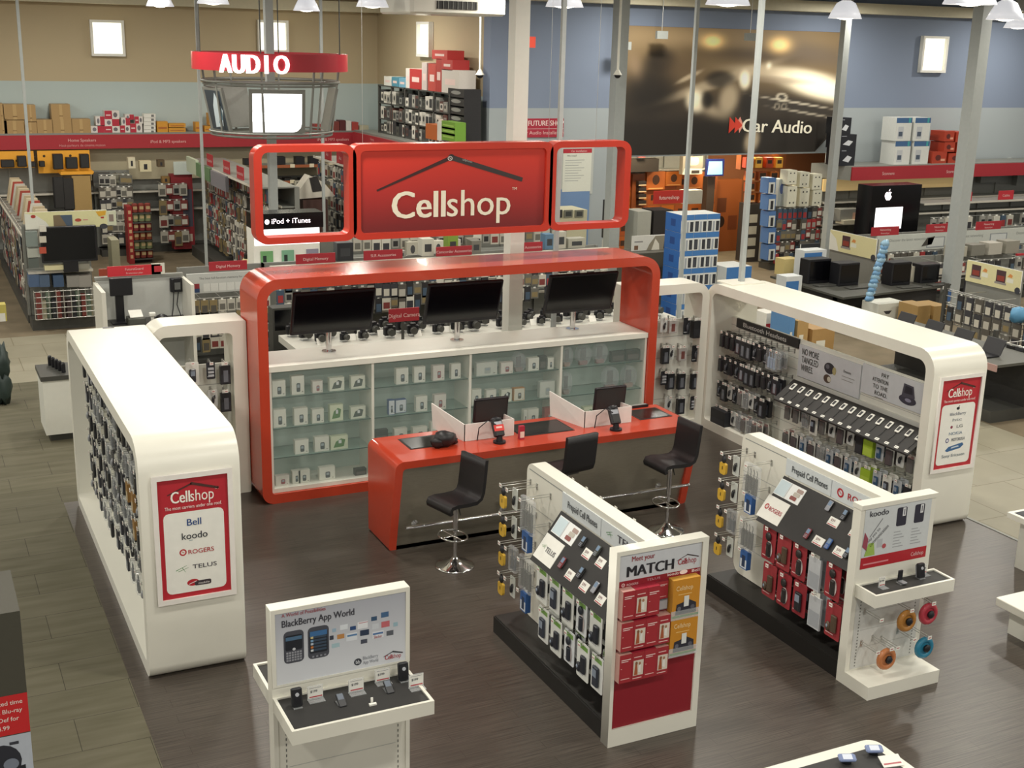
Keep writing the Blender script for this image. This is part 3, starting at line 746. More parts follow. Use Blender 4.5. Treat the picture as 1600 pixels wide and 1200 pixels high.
def pk_card(w_, h_, card, dev, band=None, shape='phone', side='#b9bcc0', d=.03):
    """hang card with a device on it; hangs from the origin, faces -Y"""
    t = thing('hanging_pack', 'x', 'package', (0, 0, 0)); t['group'] = ''; del t['group']
    m = MB(ink(card)); r = .014
    P = lambda a, b: V((a, -.002, b)); m.prism(rrpath(-w_/2, -h_+.02, w_/2, .02, r, r, r, r, P, 2), (0, .005, 0))
    if band: m.quad((-w_/2+.008, -.0026, -.03), (w_/2-.02, -.0026, -.03), (w_/2-.02, -.0026, .004), (-w_/2+.008, -.0026, .004), band)
    m.quad((-w_*.42, -.0026, -h_+.055), (w_*.1, -.0026, -h_+.055), (w_*.1, -.0026, -h_+.047), (-w_*.42, -.0026, -h_+.047), side)
    part('card', t, m)
    m = MB(ink(dev, .3))
    if shape == 'phone':
        m.rbox(-w_*.24, w_*.24, -d, -.003, -h_*.78, -h_*.22, .01); m.quad((-w_*.17, -d-.0008, -h_*.5), (w_*.17, -d-.0008, -h_*.5), (w_*.17, -d-.0008, -h_*.28), (-w_*.17, -d-.0008, -h_*.28), '#8d98a8')
    elif shape == 'slider':
        m.rbox(-w_*.05, w_*.32, -d, -.003, -h_*.72, -h_*.24, .01); m.blob((-w_*.2, -d*.6, -h_*.62), w_*.17, d*.6, h_*.14, n=10, k=6); m.blob((-w_*.2, -d*1.0, -h_*.60), w_*.08, d*.3, h_*.06, '#8d98a8', n=8, k=4)
    elif shape == 'flip':
        m.blob((w_*.02, -d*.55, -h_*.2), w_*.2, d*.55, h_*.13, n=10, k=6); m.add(*_ov(w_*.08, -h_*.58, w_*.24, h_*.25, -.008), '#e6d8d4'); m.rbox(-w_*.08, w_*.24, -d, -.003, -h_*.79, -h_*.37, .012)
    elif shape == 'earpiece':
        m.blob((0, -d*.5, -h_*.5), w_*.16, d*.5, h_*.2, n=10, k=6); m.tube([(0, -d*.5, -h_*.3), (w_*.2, -d*.4, -h_*.22), (w_*.22, -d*.4, -h_*.4)], .006, n=6)
    elif shape == 'bars':
        for q in (.22, .42, .62): m.box(-w_*.32, w_*.32, -d*.6, -.003, -h_*(q+.12), -h_*q)
    elif shape == 'case':
        m.rbox(-w_*.42, w_*.42, -d, -.003, -h_*.92, -h_*.12, .016)
    part('device', t, m)
    return Proto(t)
def _ov(a, b, ra, rb, y, n=18):
    return [V((a+ra*math.cos(2*PI*i/n), y, b+rb*math.sin(2*PI*i/n))) for i in range(n)], [tuple(range(n))]
def pk_box(w_, h_, d, col, front, win=None):
    t = thing('hanging_pack', 'x', 'package', (0, 0, 0))
    m = MB(ink(col)); m.box(-w_/2, w_/2, -d/2, d/2, -h_, -.015); m.quad((-w_*.44, -d/2-.001, -h_*.95), (w_*.44, -d/2-.001, -h_*.95), (w_*.44, -d/2-.001, -h_*.5), (-w_*.44, -d/2-.001, -h_*.5), front)
    if win: m.quad((-w_*.2, -d/2-.002, -h_*.88), (w_*.25, -d/2-.002, -h_*.88), (w_*.25, -d/2-.002, -h_*.3), (-w_*.2, -d/2-.002, -h_*.3), win)
    m.box(-w_*.3, w_*.3, -.002, .002, -.015, .022, 'tag_white'); part('carton', t, m)
    return Proto(t)
def pk_bag(w_, h_, inner, n=2, tint='blister'):
    t = thing('hanging_pack', 'x', 'package', (0, 0, 0))
    m = MB(tint); m.rbox(-w_/2, w_/2, -.022, .022, -h_, .015, .012); part('clear_sleeve', t, m)
    m = MB(ink(inner, .35))
    for k in range(n):
        x = (k-(n-1)/2)*w_*.8/n; m.rbox(x-w_*.3/n, x+w_*.3/n, -.012, .012, -h_*.92, -h_*.35, .008); m.tube([(x, 0, -h_*.35), (x+w_*.1/n, 0, -h_*.18), (x-w_*.12/n, 0, -h_*.1)], .004, n=5)
    part('accessory', t, m)
    return Proto(t)
def pk_tagged(col):
    """small yellow card dangling below a black strap"""
    t = thing('hanging_pack', 'x', 'package', (0, 0, 0))
    m = MB(ink('#26262a')); m.blob((0, 0, -.05), .03, .02, .04, n=8, k=6); m.tube([(0, 0, 0), (0, 0, -.05)], .008, n=6); part('strap', t, m)
    m = MB(ink(col)); P = lambda a, b: V((a, -.012, b)); m.prism(rrpath(-.05, -.2, .05, -.085, .03, .03, .015, .015, P, 3), (0, .024, 0))
    f = Face(m, (-.05, -.012, -.2), X_, Z_, .1, .115); f.rect(.42, .42, .56, .72, '#4a3a1c', 1); part('card', t, m)
    return Proto(t)

# ================================================================== the two phone stands with end panels
PKW = {  # protos shared by the stands: white cards and red cards
    'wslide': (pk_card(.16, .27, '#eceee8', '#2d3038', '#7fae54', 'slider'), 'white slider phone card'),
    'wphone': (pk_card(.15, .26, '#e8eae6', '#3a3f4a', '#86b060', 'phone'), 'white grey-phone card'),
    'wflip': (pk_card(.14, .25, '#e4e8ea', '#30343c', '#86b060', 'flip'), 'white flip phone card'),
    'rflip': (pk_card(.16, .28, '#9c333a', '#33302f', None, 'flip', '#e8c4c0'), 'red oval window card'),
    'rphone': (pk_card(.15, .27, '#963038', '#2b2a2e', None, 'phone', '#e8c4c0'), 'red dark-phone card'),
    'rslide': (pk_card(.16, .28, '#a0383e', '#5a4a3c', None, 'slider', '#e8c4c0'), 'red brown-handset card'),
    'clear4': (pk_bag(.24, .30, '#5b5a50', 4), 'wide clear cable sleeve'),
    'clear2': (pk_bag(.14, .22, '#4c4e50', 2), 'narrow clear cable sleeve'),
    'blue': (pk_box(.11, .20, .05, '#3d66a4', '#dfe4ea', '#33415c'), 'blue white box'),
    'ear': (pk_card(.10, .2, '#c9ccc6', '#2a2a2c', None, 'earpiece'), 'grey earpiece card'),
    'yel': (pk_tagged('#d3a93a'), 'yellow strap card'),
    'grey': (pk_box(.13, .27, .02, '#c3c6ca', '#a9adb3'), 'plain grey pack'),
}
def stand(ox, nm, brand, logo, fin_y0, py_r, py_f, whole):
    """fin wall with header, sloping phone board and hooks; ox shifts it along X; returns the thing"""
    x0, x1 = 1.993+ox, 2.135+ox; H = 1.634
    t = thing('phone_stand', whole, 'display stand', (2.06+ox, -5, 0))
    m = MB('white_laminate'); P = lambda a, b: V((x0, a, b))
    m.prism(rrpath(py_r, .17, fin_y0, H, .01, .12, .10, .01, P, 5), X_*(x1-x0)); part('fin_wall', t, m)
    m = MB('black_board'); m.box(1.70+ox, 2.43+ox, py_r, fin_y0+.02, 0, .155, '#1c1a18'); m.box(1.71+ox, 2.42+ox, py_r, fin_y0+.01, .155, .165, '#242220'); m.box(x0-.006, x1+.006, py_r, -4.66, .165, .52, '#1f1d1b'); part('plinth', t, m)
    m = MB(); f = Face(m, (x0, fin_y0-.05, .30), -Y_, Z_, fin_y0-.05-py_r, 1.29)
    f.rect(0, .985, 1, .992, '#8f9290', 1)
    for b in (.14, .28, .43, .58, .73): f.rect(0, b, 1, b+.006, '#b9bab4', 1)
    f.line(.36, .0, .36, 1, .005, '#9a9d9c', 2); part('grooves', t, m)
    m = MB('paper_grey'); m.box(x0-.008, x0, py_r, -4.64, 1.42, 1.58, '#d2d8da'); f = Face(m, (x0-.008, -4.64, 1.42), -Y_, Z_, abs(py_r+4.64), .16)
    f.text('Prepaid Cell Phones', .27, .33, .088, '#3c4044', bold=.012, wide=.50); f.line(.505, 0, .505, 1, .004, '#8f9598')
    if brand == 'TELUS': telus(f, .62, .55, .13); f.text('TELUS', .83, .36, .09, '#3c3a44', bold=.012, wide=.33)
    else: rogers(f, .60, .5, .085); f.text('ROGERS', .82, .33, .085, '#b3202c', bold=.014, wide=.36)
    part('header', t, m)
    # sloping black board
    o = V((1.70+ox, -4.62, 1.0)); L = .494; yd = V((.29, 0, .40)).normalized(); wB = -4.62-py_r
    n = (-Y_).cross(yd); m = MB('black_board')
    q = [o, o-Y_*wB, o-Y_*wB+yd*L, o+yd*L]; m.hexa([p-n*.02 for p in q], q); m.prism([o-n*.02, o-n*.02+yd*L, V((x0, o.y, 1.02))], (0, -.012, 0)); m.prism([o-n*.02-Y_*(wB-.02), o-n*.02+yd*L-Y_*(wB-.02), V((x0, o.y-wB+.02, 1.02))], (0, -.012, 0))
    bd = part('sloping_board', t, m)
    BP = lambda a, b, l=0: o - Y_*a + yd*b + n*l
    def bthing(name, lab, cat, a0, b0, a1, b1, h, mcol, draw=None, group=None):
        m = MB(ink(mcol) if mcol.startswith('#') else G(mcol)); m.hexa([BP(a0, b0), BP(a1, b0), BP(a1, b1), BP(a0, b1)], [BP(a0, b0, h), BP(a1, b0, h), BP(a1, b1, h), BP(a0, b1, h)])
        if draw: draw(Face(m, BP(a0, b0, h), -Y_, yd, a1-a0, b1-b0))
        return thing(name, lab, cat, BP((a0+a1)/2, (b0+b1)/2), m, group)
    def d_top(f):
        f.rect(.0, .0, 1, 1, '#e9ebe9', 1); f.rect(.02, .05, .42, .95, '#c6d6dc', 2); f.line(.45, .0, .45, 1, .006, '#b9bcc0', 3)
        for k in range(3): f.rrect(.62+.05*k, .12+.26*k, .86+.05*k, .36+.26*k, .01, ('#8b4f4a', '#b9b2a6', '#a58f86')[k], 3)
    d = .0 if ox < 1 else -.04
    bthing('leaflet', f'white picture leaflet above the {logo} leaflet on the sloping board', 'leaflet', .04+d, .30, .40+d, .462, .004, 'paper_white', d_top)
    def d_logo(f):
        if brand == 'TELUS': telus(f, .27, .56, .09); f.text('TELUS', .62, .40, .062, '#4a4650', bold=.012, wide=.16)
        else: rogers(f, .20, .52, .055); f.text('ROGERS', .62, .40, .06, '#b3404a', bold=.014, wide=.18)
    bthing('leaflet', f'white {logo} leaflet lying on the sloping black board', 'leaflet', .01+d, .044, .325+d, .274, .004, 'paper_white', d_logo)
    def d_tag(f): f.rect(.08, .06, .92, .16, '#b3404a', 2); f.text('$99', .4, .5, .035, '#8a6a6a', 3); f.rect(.1, .3, .6, .34, '#9a9a9a', 2)
    return t, bthing, d_tag, BP, n, yd
def phone_on(BP, n, a, b, lab, body='phone_black', scr='#6f86a0', slide=False, group=None):
    t = thing('display_phone', lab, 'mobile phone', BP(a, b))
    R = Matrix((-Y_, (BP(0, 1)-BP(0, 0)).normalized(), n)).transposed().to_4x4()
    m = MB(body if body in MATS else ink(body)); m.xf = Matrix.Translation(BP(a, b, .012)) @ R
    m.box(-.012, .012, -.03, .03, -.012, 0, 'acrylic'); m.rbox(-.026, .026, -.05, .05, 0, .014, .006); b_ = part('body', t, m)
    k = MB(); k.xf = m.xf; k.quad((-.019, .0, .0148), (.019, .0, .0148), (.019, .043, .0148), (-.019, .043, .0148), scr); part('screen', b_, k)
    k = MB(); k.xf = m.xf
    for r in range(3):
        for c in range(3): k.quad((-.018+.013*c, -.043+.012*r, .0148), (-.009+.013*c, -.043+.012*r, .0148), (-.009+.013*c, -.036+.012*r, .0148), (-.018+.013*c, -.036+.012*r, .0148), '#8b8f98')
    part('keypad', b_, k)
    return t

def stock(t, ox, where, red, y_list, rearcols):
    x0 = 1.993+ox; NR = 0
    wl = ['wslide', 'wphone', 'wslide', 'wflip']; rl = ['rflip', 'rslide', 'rflip', 'rphone']
    for r, z in enumerate((.97, .62)):
        for c, y in enumerate(y_list):
            y_ = y-.05*r; hook(t, (x0, y_, z), WEST)
            kk = (rl if red else wl)[(c+r) % 4]
            if red and c >= 3 and c % 2: kk = 'grey'
            rn = ('upper', 'lower')[r]
            o_ = PKW[kk][0].put(outw((x0, y_, z-.005), WEST, .26), f'{PKW[kk][1]}, front of {ORD[c]} hook, {rn} row under {where} board', f'phone cards under the {where} board', WEST, 'phone_card')
            o_.scale = (1.22, 1, 1.18)
            o_ = PKW[kk][0].put(outw((x0, y_, z-.005), WEST, .16), f'{PKW[kk][1]}, behind on {ORD[c]} hook, {rn} row under {where} board', f'phone cards under the {where} board', WEST, 'phone_card')
            o_.scale = (1.22, 1, 1.18)
    for c, y in enumerate(rearcols):
        for r, z in enumerate((1.46, 1.19, .91, .62)):
            hook(t, (x0, y, z), WEST)
            if c == 0: kk = 'yel'
            else: kk = [['ear', 'clear4'], ['ear', 'blue'], ['clear2', 'clear4'], ['ear', 'blue']][r][c-1]
            PKW[kk][0].put(outw((x0, y, z-.005), WEST, .27 if c == 0 else .22), f'{PKW[kk][1]}, {ORD[r]} from top, {("rearmost", "second", "third")[c]} hook column, {where} stand', f'accessories at the back of the {where} stand', WEST, 'accessory_sleeve')

MST, bth, dtag, BP, BN, YD = stand(0, 'telus', 'TELUS', 'green swoosh', -3.95, -5.955, -6.065, 'white phone stand with green swoosh header and the red box rack at its end')
for k, (a, b) in enumerate(((.58, .29), (.79, .30), (.54, .07), (.78, .07), (1.05, .30), (1.04, .07))):
    bth('price_card', ['upper first', 'upper second', 'lower first', 'lower second', 'upper third', 'lower third'][k]+' white price card on the green swoosh board', 'price card', a, b, a+.115, b+.08, .003, 'paper_white', dtag, 'price cards on the green swoosh board')
for k, (a, b, c) in enumerate(((.52, .39, 'phone_black'), (.75, .40, '#3c4038'), (.44, .15, '#7a2a30'), (.72, .18, 'phone_black'), (1.0, .40, 'phone_black'), (.98, .16, 'phone_silver'))):
    phone_on(BP, BN, a, b, ['dark phone at the top left of the phones', 'dark olive phone, upper middle', 'red and black phone, lower left', 'dark phone, lower middle', 'dark phone, upper right', 'silver phone, lower right'][k]+' on the green swoosh board', c)
stock(MST, 0, 'green swoosh', False, (-4.80, -5.03, -5.26, -5.49, -5.72), (-4.03, -4.16, -4.42))
for y in (-4.25, -4.5, -4.75, -5.0, -5.3): hook(MST, (2.135, y, 1.50), EAST, .55)
KST, bth, dtag, BP, BN, YD = stand(2.367, 'rogers', 'ROGERS', 'red ring logo', -3.94, -5.914, -6.01, 'white phone stand with red ring header and a tray of phones at its end')
for k, (a, b) in enumerate(((.78, .28), (.75, .07), (1.02, .075), (1.06, .28))):
    bth('price_card', ['upper left', 'lower left', 'lower right', 'upper right'][k]+' white price card on the red ring board', 'price card', a, b, a+.13, b+.08, .003, 'paper_white', dtag, 'price cards on the red ring board')
for k, (a, b, c) in enumerate(((.71, .43, 'phone_silver'), (.67, .12, '#7a2a30'), (.945, .13, 'phone_blue'), (.92, .42, 'phone_black'), (1.18, .14, 'phone_black'))):
    phone_on(BP, BN, a, b, ['silver phone at the top', 'red and black phone near the ring leaflet', 'bright blue phone', 'black phone at the top right', 'black phone in the front corner'][k]+' on the red ring board', c)
stock(KST, 2.367, 'red ring', True, (-4.80, -5.02, -5.24, -5.46, -5.70), (-4.03, -4.16, -4.42))

# ---- end panel with red boxes ("Meet your MATCH")
mx0, mx1, mf, mr, H = 1.68, 2.50, -6.065, -5.955, 1.634
m = MB('white_laminate'); P = lambda a, b: V((a, mf, b))
m.loop([P(mx0, 0), P(mx1, 0), P(mx1, H), P(mx0, H)], [P(mx0+.03, .15), P(mx1-.055, .15), P(mx1-.055, H-.035), P(mx0+.03, H-.035)], Y_*.11)
ep = part('end_panel', MST, m)
m = MB(); m.box(mx0+.03, mx1-.055, mf+.015, mf+.03, .15, H-.035, '#8c1c28'); f = Face(m, (mx0+.03, mf+.015, .15), X_, Z_, .735, H-.185)
f.rect(0, .852, 1, 1, '#c9cdd2', 1); f.text('Meet your', .15, .955, .06, '#9c3038', bold=.006, align=-1, wide=.20); f.text('MATCH', .10, .872, .122, '#26262c', bold=.05, align=-1, wide=.41)
cellshop(f, .83, .888, .17, '#a02a34', '#a02a34', '#3a2a2a', .006)
rogers(f, .06, .83, .03, '#e8c8c8'); f.text('ROGERS', .17, .822, .026, '#e8c8c8', wide=.10); f.text('TELUS', .42, .83, .026, '#c99aa0', wide=.12)
f.text('koodo', .66, .835, .034, '#f0dede', bold=.01, wide=.1); f.ell(.79, .842, .05, .012, '#f0dede', 2); f.text('Bell', .94, .832, .036, '#f0dede', bold=.015, wide=.07)
part('poster', ep, m)
def small_box(x, z, w_, h_, d, side, draw, lab, group, y=mf+.012):
    m = MB(ink(side)); m.box(x, x+w_, y-d, y, z, z+h_); draw(Face(m, (x, y-d, z), X_, Z_, w_, h_)); return thing('phone_box', lab, 'box', (x+w_/2, y-d/2, z), m, group)
def d_people(f):
    f.rect(0, 0, 1, 1, '#a02c34', 1); f.rect(.12, .18, .95, .72, '#d9cfc0', 2); f.poly([(.2, .2), (.28, .6), (.42, .64), (.5, .2)], '#a85a38', 3); f.ell(.36, .62, .1, .06, '#8a5a3c', 4)
    f.poly([(.52, .3), (.56, .56), (.72, .58), (.74, .26)], '#e8e4de', 3); f.ell(.63, .6, .09, .055, '#a87a5c', 4); f.rect(.15, .82, .8, .85, '#e8c4c0', 2); f.rect(.1, .07, .85, .1, '#e8c4c0', 2)
def d_plain(f):
    f.rect(0, 0, 1, 1, '#a42d35', 1); f.rect(.12, .8, .9, .83, '#eed6d2', 2); f.rect(.12, .74, .7, .765, '#eed6d2', 2); f.rect(.12, .12, .85, .15, '#e8b8b4', 2); f.rect(.1, .5, .2, .52, '#e8b8b4', 2)
def d_yellow(f):
    f.rect(0, 0, 1, 1, '#c98a2a', 1); f.rect(0, 0, 1, .06, '#5e8a3c', 2); f.text('Cellshop', .42, .72, .055, '#f2dca8', 3, wide=.15); f.rect(.2, .6, .7, .62, '#e8c078', 2)
    f.poly([(.12, .08), (.16, .36), (.4, .4), (.5, .5), (.68, .42), (.88, .34), (.9, .08)], '#2e2e38', 3); f.rect(.42, .28, .6, .56, '#dfe2de', 4); f.ell(.25, .24, .07, .06, '#6a6a74', 4); f.ell(.75, .24, .08, .06, '#5a5a64', 4)
rows = ((1.10, 'top'), (.842, 'middle'), (.578, 'bottom'))
for r, (z, rn) in enumerate(rows):
    for c in range(4):
        hh = .235; x = 1.712+.109*c
        if r == 0 and c == 3:
            small_box(x, z+.09, .105, hh-.09, .02, '#8d2a34', d_plain, 'thin red card above the grey card, top row of the red box rack', None)
            small_box(x, z, .105, .085, .025, '#77777c', lambda f: f.rect(.05, .1, .95, .9, '#a9a9ac', 1), 'small grey card in the top row of the red box rack', None); continue
        dr = d_people if c % 2 else d_plain
        if r == 2 and c == 3: dr = d_people
        small_box(x, z, .107, hh, .075, '#c99a90' if c in (0, 3) else '#a8283a', dr, ('plain red phone box', 'two-people red phone box')[dr is d_people]+f', {ORD[c]} from left in {rn} row of the red box rack', 'red phone boxes on the end panel')
for z, rn in ((1.03, 'upper'), (.715, 'lower')):
    small_box(2.158, z, .245, .315, .07, '#cf9a3c', d_yellow, f'{rn} orange yellow box on the right of the red box rack', 'orange yellow phone boxes')
    m = MB('acrylic'); m.box(2.15, 2.41, mf-.064, mf-.060, z-.012, z+.06); m.box(2.15, 2.41, mf-.064, mf+.01, z-.016, z-.012); part('box_holder', MST, m)

# ---- end panel of the other stand: poster above a phone tray, pegboard and base
kx0, kx1, kf, kr = 4.05, 4.87, -6.01, -5.914
m = MB('white_laminate'); m.box(kx0, kx1, kf, kr, 0, 1.634); m.box(kx0-.006, kx1+.012, kf-.012, kr+.006, 1.60, 1.640); ep = part('end_panel', KST, m)
m = MB(); f = Face(m, (kx0+.045, kf-.001, 1.06), X_, Z_, .725, .54); f.rect(0, 0, 1, 1, '#cfd4d6', 1); f.rect(0, 0, 1, .19, '#b3202c', 2)
f.text('koodo', .07, .86, .075, '#3a3c44', bold=.015, align=-1, wide=.2)
f.line(.10, .52, .27, .80, .008, '#77777c', 2); f.text('say yes to', .17, .53, .04, '#5a5a60', 3, wide=.16, rot=.75); f.text('communication', .25, .50, .05, '#5a5a60', 3, align=0, wide=.24, rot=.72)
f.poly([(.0, .38), (.02, .62), (.08, .5), (.07, .3)], '#9a4a5a', 3); f.poly([(.04, .21), (.09, .42), (.17, .42), (.2, .21)], '#9dbb5a', 3); f.ell(.33, .33, .03, .04, '#b8545a', 3); f.rect(.22, .32, .3, .46, '#b8bcc0', 2)
for a in (.55, .82):
    f.rrect(a-.07, .62, a+.08, .93, .015, '#2c2c3c', 2); f.rect(a+.015, .78, a+.06, .92, '#e8eaec', 3); f.rect(a+.03, .80, a+.045, .9, '#6a6a74', 4)
    for k in range(6): f.rect(a-.09, .27+.05*k, a+.07-.03*(k % 3), .285+.05*k, '#a2a6aa', 2)
f.text('Cellshop', .86, .06, .05, '#e6b8b8', bold=.01, wide=.14); f.rect(.04, .06, .42, .085, '#d88a90', 3); part('poster', ep, m)
def tray(t, x0, x1, yf, yr, z0, z1):
    m = MB('white_laminate'); w_ = .022; P = lambda a, b: V((a, b, z0))
    m.loop([P(x0, yf), P(x1, yf), P(x1, yr), P(x0, yr)], [P(x0+w_, yf+w_), P(x1-w_, yf+w_), P(x1-w_, yr-w_), P(x0+w_, yr-w_)], Z_*(z1-z0)); m.box(x0+w_*.5, x1-w_*.5, yf+w_*.5, yr-w_*.5, z0, z0+.02)
    tr = part('tray', t, m)
    m = MB('black_board'); m.box(x0+w_, x1-w_, yf+w_, yr-w_, z1-.03, z1-.012); part('black_mat', tr, m)
tray(KST, 4.07, 4.94, -6.26, kf, .82, .93)
m = MB('white_laminate'); m.box(kx0, 4.84, -6.31, kf, 0, .12); part('base', KST, m)
m = MB(); f = Face(m, (kx0+.05, kf-.001, .13), X_, Z_, .72, .68); f.rect(0, 0, 1, 1, '#cfd0cc', 1)
for a in (.07, .93):
    for k in range(22): f.rect(a-.008, .03+.044*k, a+.008, .05+.044*k, '#6f706c', 2)
for b in (.28, .52, .76): f.rect(.1, b, .9, b+.008, '#b4b5b0', 2)
part('pegboard', KST, m)
for k, (x, z, c, lab) in enumerate(((4.50, .62, '#b07a3a', 'amber round clear pack, upper left under the phone tray'), (4.74, .64, '#b23a48', 'red round clear pack, upper right under the phone tray'),
                              (4.32, .30, '#c07a4c', 'orange round clear pack hanging low on the left of the pegboard'), (4.74, .32, '#2f7f9e', 'blue round clear pack hanging low on the right of the pegboard'))):
    t = thing('round_pack', lab, 'package', (x, -6.2, z), group='round packs under the phone tray')
    m = MB(ink(c, .25)); ring = [(x+.075*math.cos(a), -6.2, z-.02+.075*math.sin(a)) for a in [2*PI*q/20 for q in range(20)]]
    m.tube(ring, .026, closed=True, n=10); m.cyl((x, -6.21, z-.02), .06, .02, axis=(0, 1, 0)); part('coloured_ring', t, m)
    m = MB('phone_black'); m.blob((x+.01, -6.225, z-.02), .035, .02, .035, jit=.1, seed=k); part('earphones', t, m)
    hook(KST, (x, kf, z+.085), SOUTH, .8)
for x, z in ((4.2, .66), (4.2, .36), (4.42, .36), (4.6, .40)): hook(KST, (x, kf, z), SOUTH, .7)
def tagstand(x, y, z, lab, group, h=.075, w_=.07):
    t = thing('price_holder', lab, 'price holder', (x, y, z), group=group)
    m = MB('acrylic'); m.box(x-w_/2, x+w_/2, y-.04, y+.02, z, z+.004); m.box(x-w_/2, x+w_/2, y+.016, y+.02, z, z+h+.015); part('clear_stand', t, m)
    m = MB('paper_white'); f = Face(m, (x-w_/2+.003, y+.014, z+.012), X_, Z_, w_-.006, h); f.rect(0, 0, 1, 1, 'paper_white', 1); f.text('$199', .4, .5, .024, '#5a5a60', 2, bold=.01); f.rect(.1, .06, .95, .16, '#b8404a', 2); f.rect(.1, .86, .9, .9, '#9a9aa0', 2); part('price_card', t, m)
def flip_phone(x, y, z, lab, kind, group=None):
    t = thing('display_phone', lab, 'mobile phone', (x, y, z), group=group)
    m = MB('acrylic'); m.box(x-.03, x+.03, y-.035, y+.03, z, z+.005); part('clear_stand', t, m)
    if kind == 'up':
        m = MB('phone_black'); m.xf = Matrix.Translation((x, y, z+.005)) @ Matrix.Rotation(-.18, 4, 'X'); m.rbox(-.036, .036, -.028, .01, 0, .125, .008); m.rbox(-.03, .03, .01, .03, 0, .11, .008, 'phone_silver'); b = part('body', t, m)
        k = MB(); k.xf = m.xf; k.cyl((0, -.028, .085), .013, .003, '#b9bcc2', axis=(0, -1, 0), n=14); k.quad((-.02, -.0285, .02), (.02, -.0285, .02), (.02, -.0285, .06), (-.02, -.0285, .06), '#0c0c14'); part('lens', b, k)
    elif kind == 'flat':
        m = MB('phone_black'); m.xf = Matrix.Translation((x, y, z+.02)) @ Matrix.Rotation(.45, 4, 'X'); m.rbox(-.027, .027, -.06, .05, 0, .014, .006); b = part('body', t, m)
        k = MB(); k.xf = m.xf; k.quad((-.02, -.005, .0148), (.02, -.005, .0148), (.02, .042, .0148), (-.02, .042, .0148), '#56606e'); part('screen', b, k)
    else:
        m = MB('phone_silver'); m.xf = Matrix.Translation((x, y, z+.01)); m.rbox(-.025, .025, -.05, .02, 0, .012, .005); m.rbox(-.025, .025, .012, .028, .005, .10, .005, 'phone_black'); b = part('body', t, m)
    k = MB('black_plastic'); k.tube([(x, y+.02, z+.004), (x+.01, y+.04, z+.004)], .004, n=5); part('cord', t, k)
tz = .918
tagstand(4.26, -6.13, tz, 'clear price holder at the left end of the tray under the koala coloured poster'.replace('koala coloured ', 'white phone '), 'price holders'); tagstand(4.78, -6.07, tz, 'clear price holder at the right rear corner of the phone tray', 'price holders')
flip_phone(4.47, -6.12, tz, 'open silver phone in the middle of the phone tray', 'open'); flip_phone(4.70, -6.10, tz, 'dark phone beside the right price holder of the tray', 'up')

# ================================================================== the free standing phone stand in front
bx0, bx1, bf, br, H = -.923, .054, -6.018, -5.911, 1.634
BS = thing('phone_stand', 'white stand with app poster and a phone tray on each side', 'display stand', ((bx0+bx1)/2, -5.96, 0))
m = MB('white_laminate'); m.box(bx0, bx1, bf, br, 0, H); ep = part('panel', BS, m)
m = MB('white_laminate'); P = lambda a, b: V((a, bf-.008, b)); m.loop([P(bx0, 1.07), P(bx1, 1.07), P(bx1, H), P(bx0, H)], [P(bx0+.03, 1.085), P(bx1-.03, 1.085), P(bx1-.03, H-.03), P(bx0+.03, H-.03)], Y_*.008); part('poster_rim', ep, m)
m = MB(grad('app_print', '#dcdfe4', '#a9acb6', axis='Z', lo=1.1, hi=1.65)); f = Face(m, (bx0+.03, bf-.001, 1.085), X_, Z_, .917, .519); f.rect(0, 0, 1, 1, G('app_print'), 1)
f.text('A World of Possibilities', .05, .94, .036, '#a8545c', bold=.004, align=-1, wide=.30); f.text('BlackBerry App World', .05, .80, .070, '#33333c', bold=.012, align=-1, wide=.50)
for a, q in ((.135, 0), (.32, 1)):
    wd = .075 if q == 0 else .08
    f.rrect(a-wd, .28, a+wd, .73, .03, '#4a4c55', 2); f.rrect(a-wd+.012, .46 if q == 0 else .36, a+wd-.012, .67, .012, '#20242c', 3)
    if q == 0:
        f.rect(a-.06, .6, a+.06, .65, '#4f6f8c', 4)
        for r in range(4):
            for c in range(6): f.rect(a-.058+.02*c, .31+.035*r, a-.043+.02*c, .335+.035*r, '#9a9ca4', 4)
        f.ell(a, .475, .012, .02, '#c9ccd2', 5)
    else:
        f.rect(a-.065, .6, a+.065, .67, '#3f6ea0', 4)
        for r in range(5): f.rect(a-.06, .39+.045*r, a+.06, .42+.045*r, '#3a4a5c', 4); f.rect(a-.06, .39+.045*r, a-.04, .42+.045*r, ('#d8dce0', '#c87a3a', '#b8c4d0', '#7aa0c0', '#d0c08a')[r], 5)
        for c in range(4): f.rect(a-.05+.03*c, .3, a-.035+.03*c, .325, '#8a8c94', 4)
icons = [(.44, .60, .03, .05, '#9ab4c8'), (.515, .62, .06, .07, '#dfe4ea'), (.585, .58, .045, .055, '#2c4a78'), (.66, .60, .08, .10, '#e6e8ec'), (.75, .66, .045, .06, '#3a5674'), (.835, .69, .06, .075, '#46688e'),
         (.76, .545, .05, .075, '#cfd4da'), (.84, .55, .065, .085, '#c46a70'), (.92, .52, .035, .06, '#9ab8c4'), (.42, .50, .03, .06, '#3a3f4c'), (.49, .495, .055, .065, '#c08a50'), (.575, .46, .085, .11, '#dde2e8'),
         (.675, .485, .07, .08, '#2f3c54'), (.78, .42, .09, .10, '#e0e2e8'), (.875, .41, .055, .07, '#5c6068'), (.45, .38, .06, .06, '#a8c4cc'), (.67, .36, .05, .06, '#4a4e5c')]
for (a, b, w_, h_, c) in icons: f.rect(a-w_/2, b-h_/2+.03, a+w_/2, b+h_/2+.03, c, 2)
f.rect(.54, .50, .615, .525, '#5a84b0', 3); f.rect(.74, .455, .82, .48, '#4f76a8', 3); f.text('Slacker', .78, .405, .03, '#b04a50', 4, wide=.06); f.rect(.63, .66, .70, .668, '#b8606a', 3)
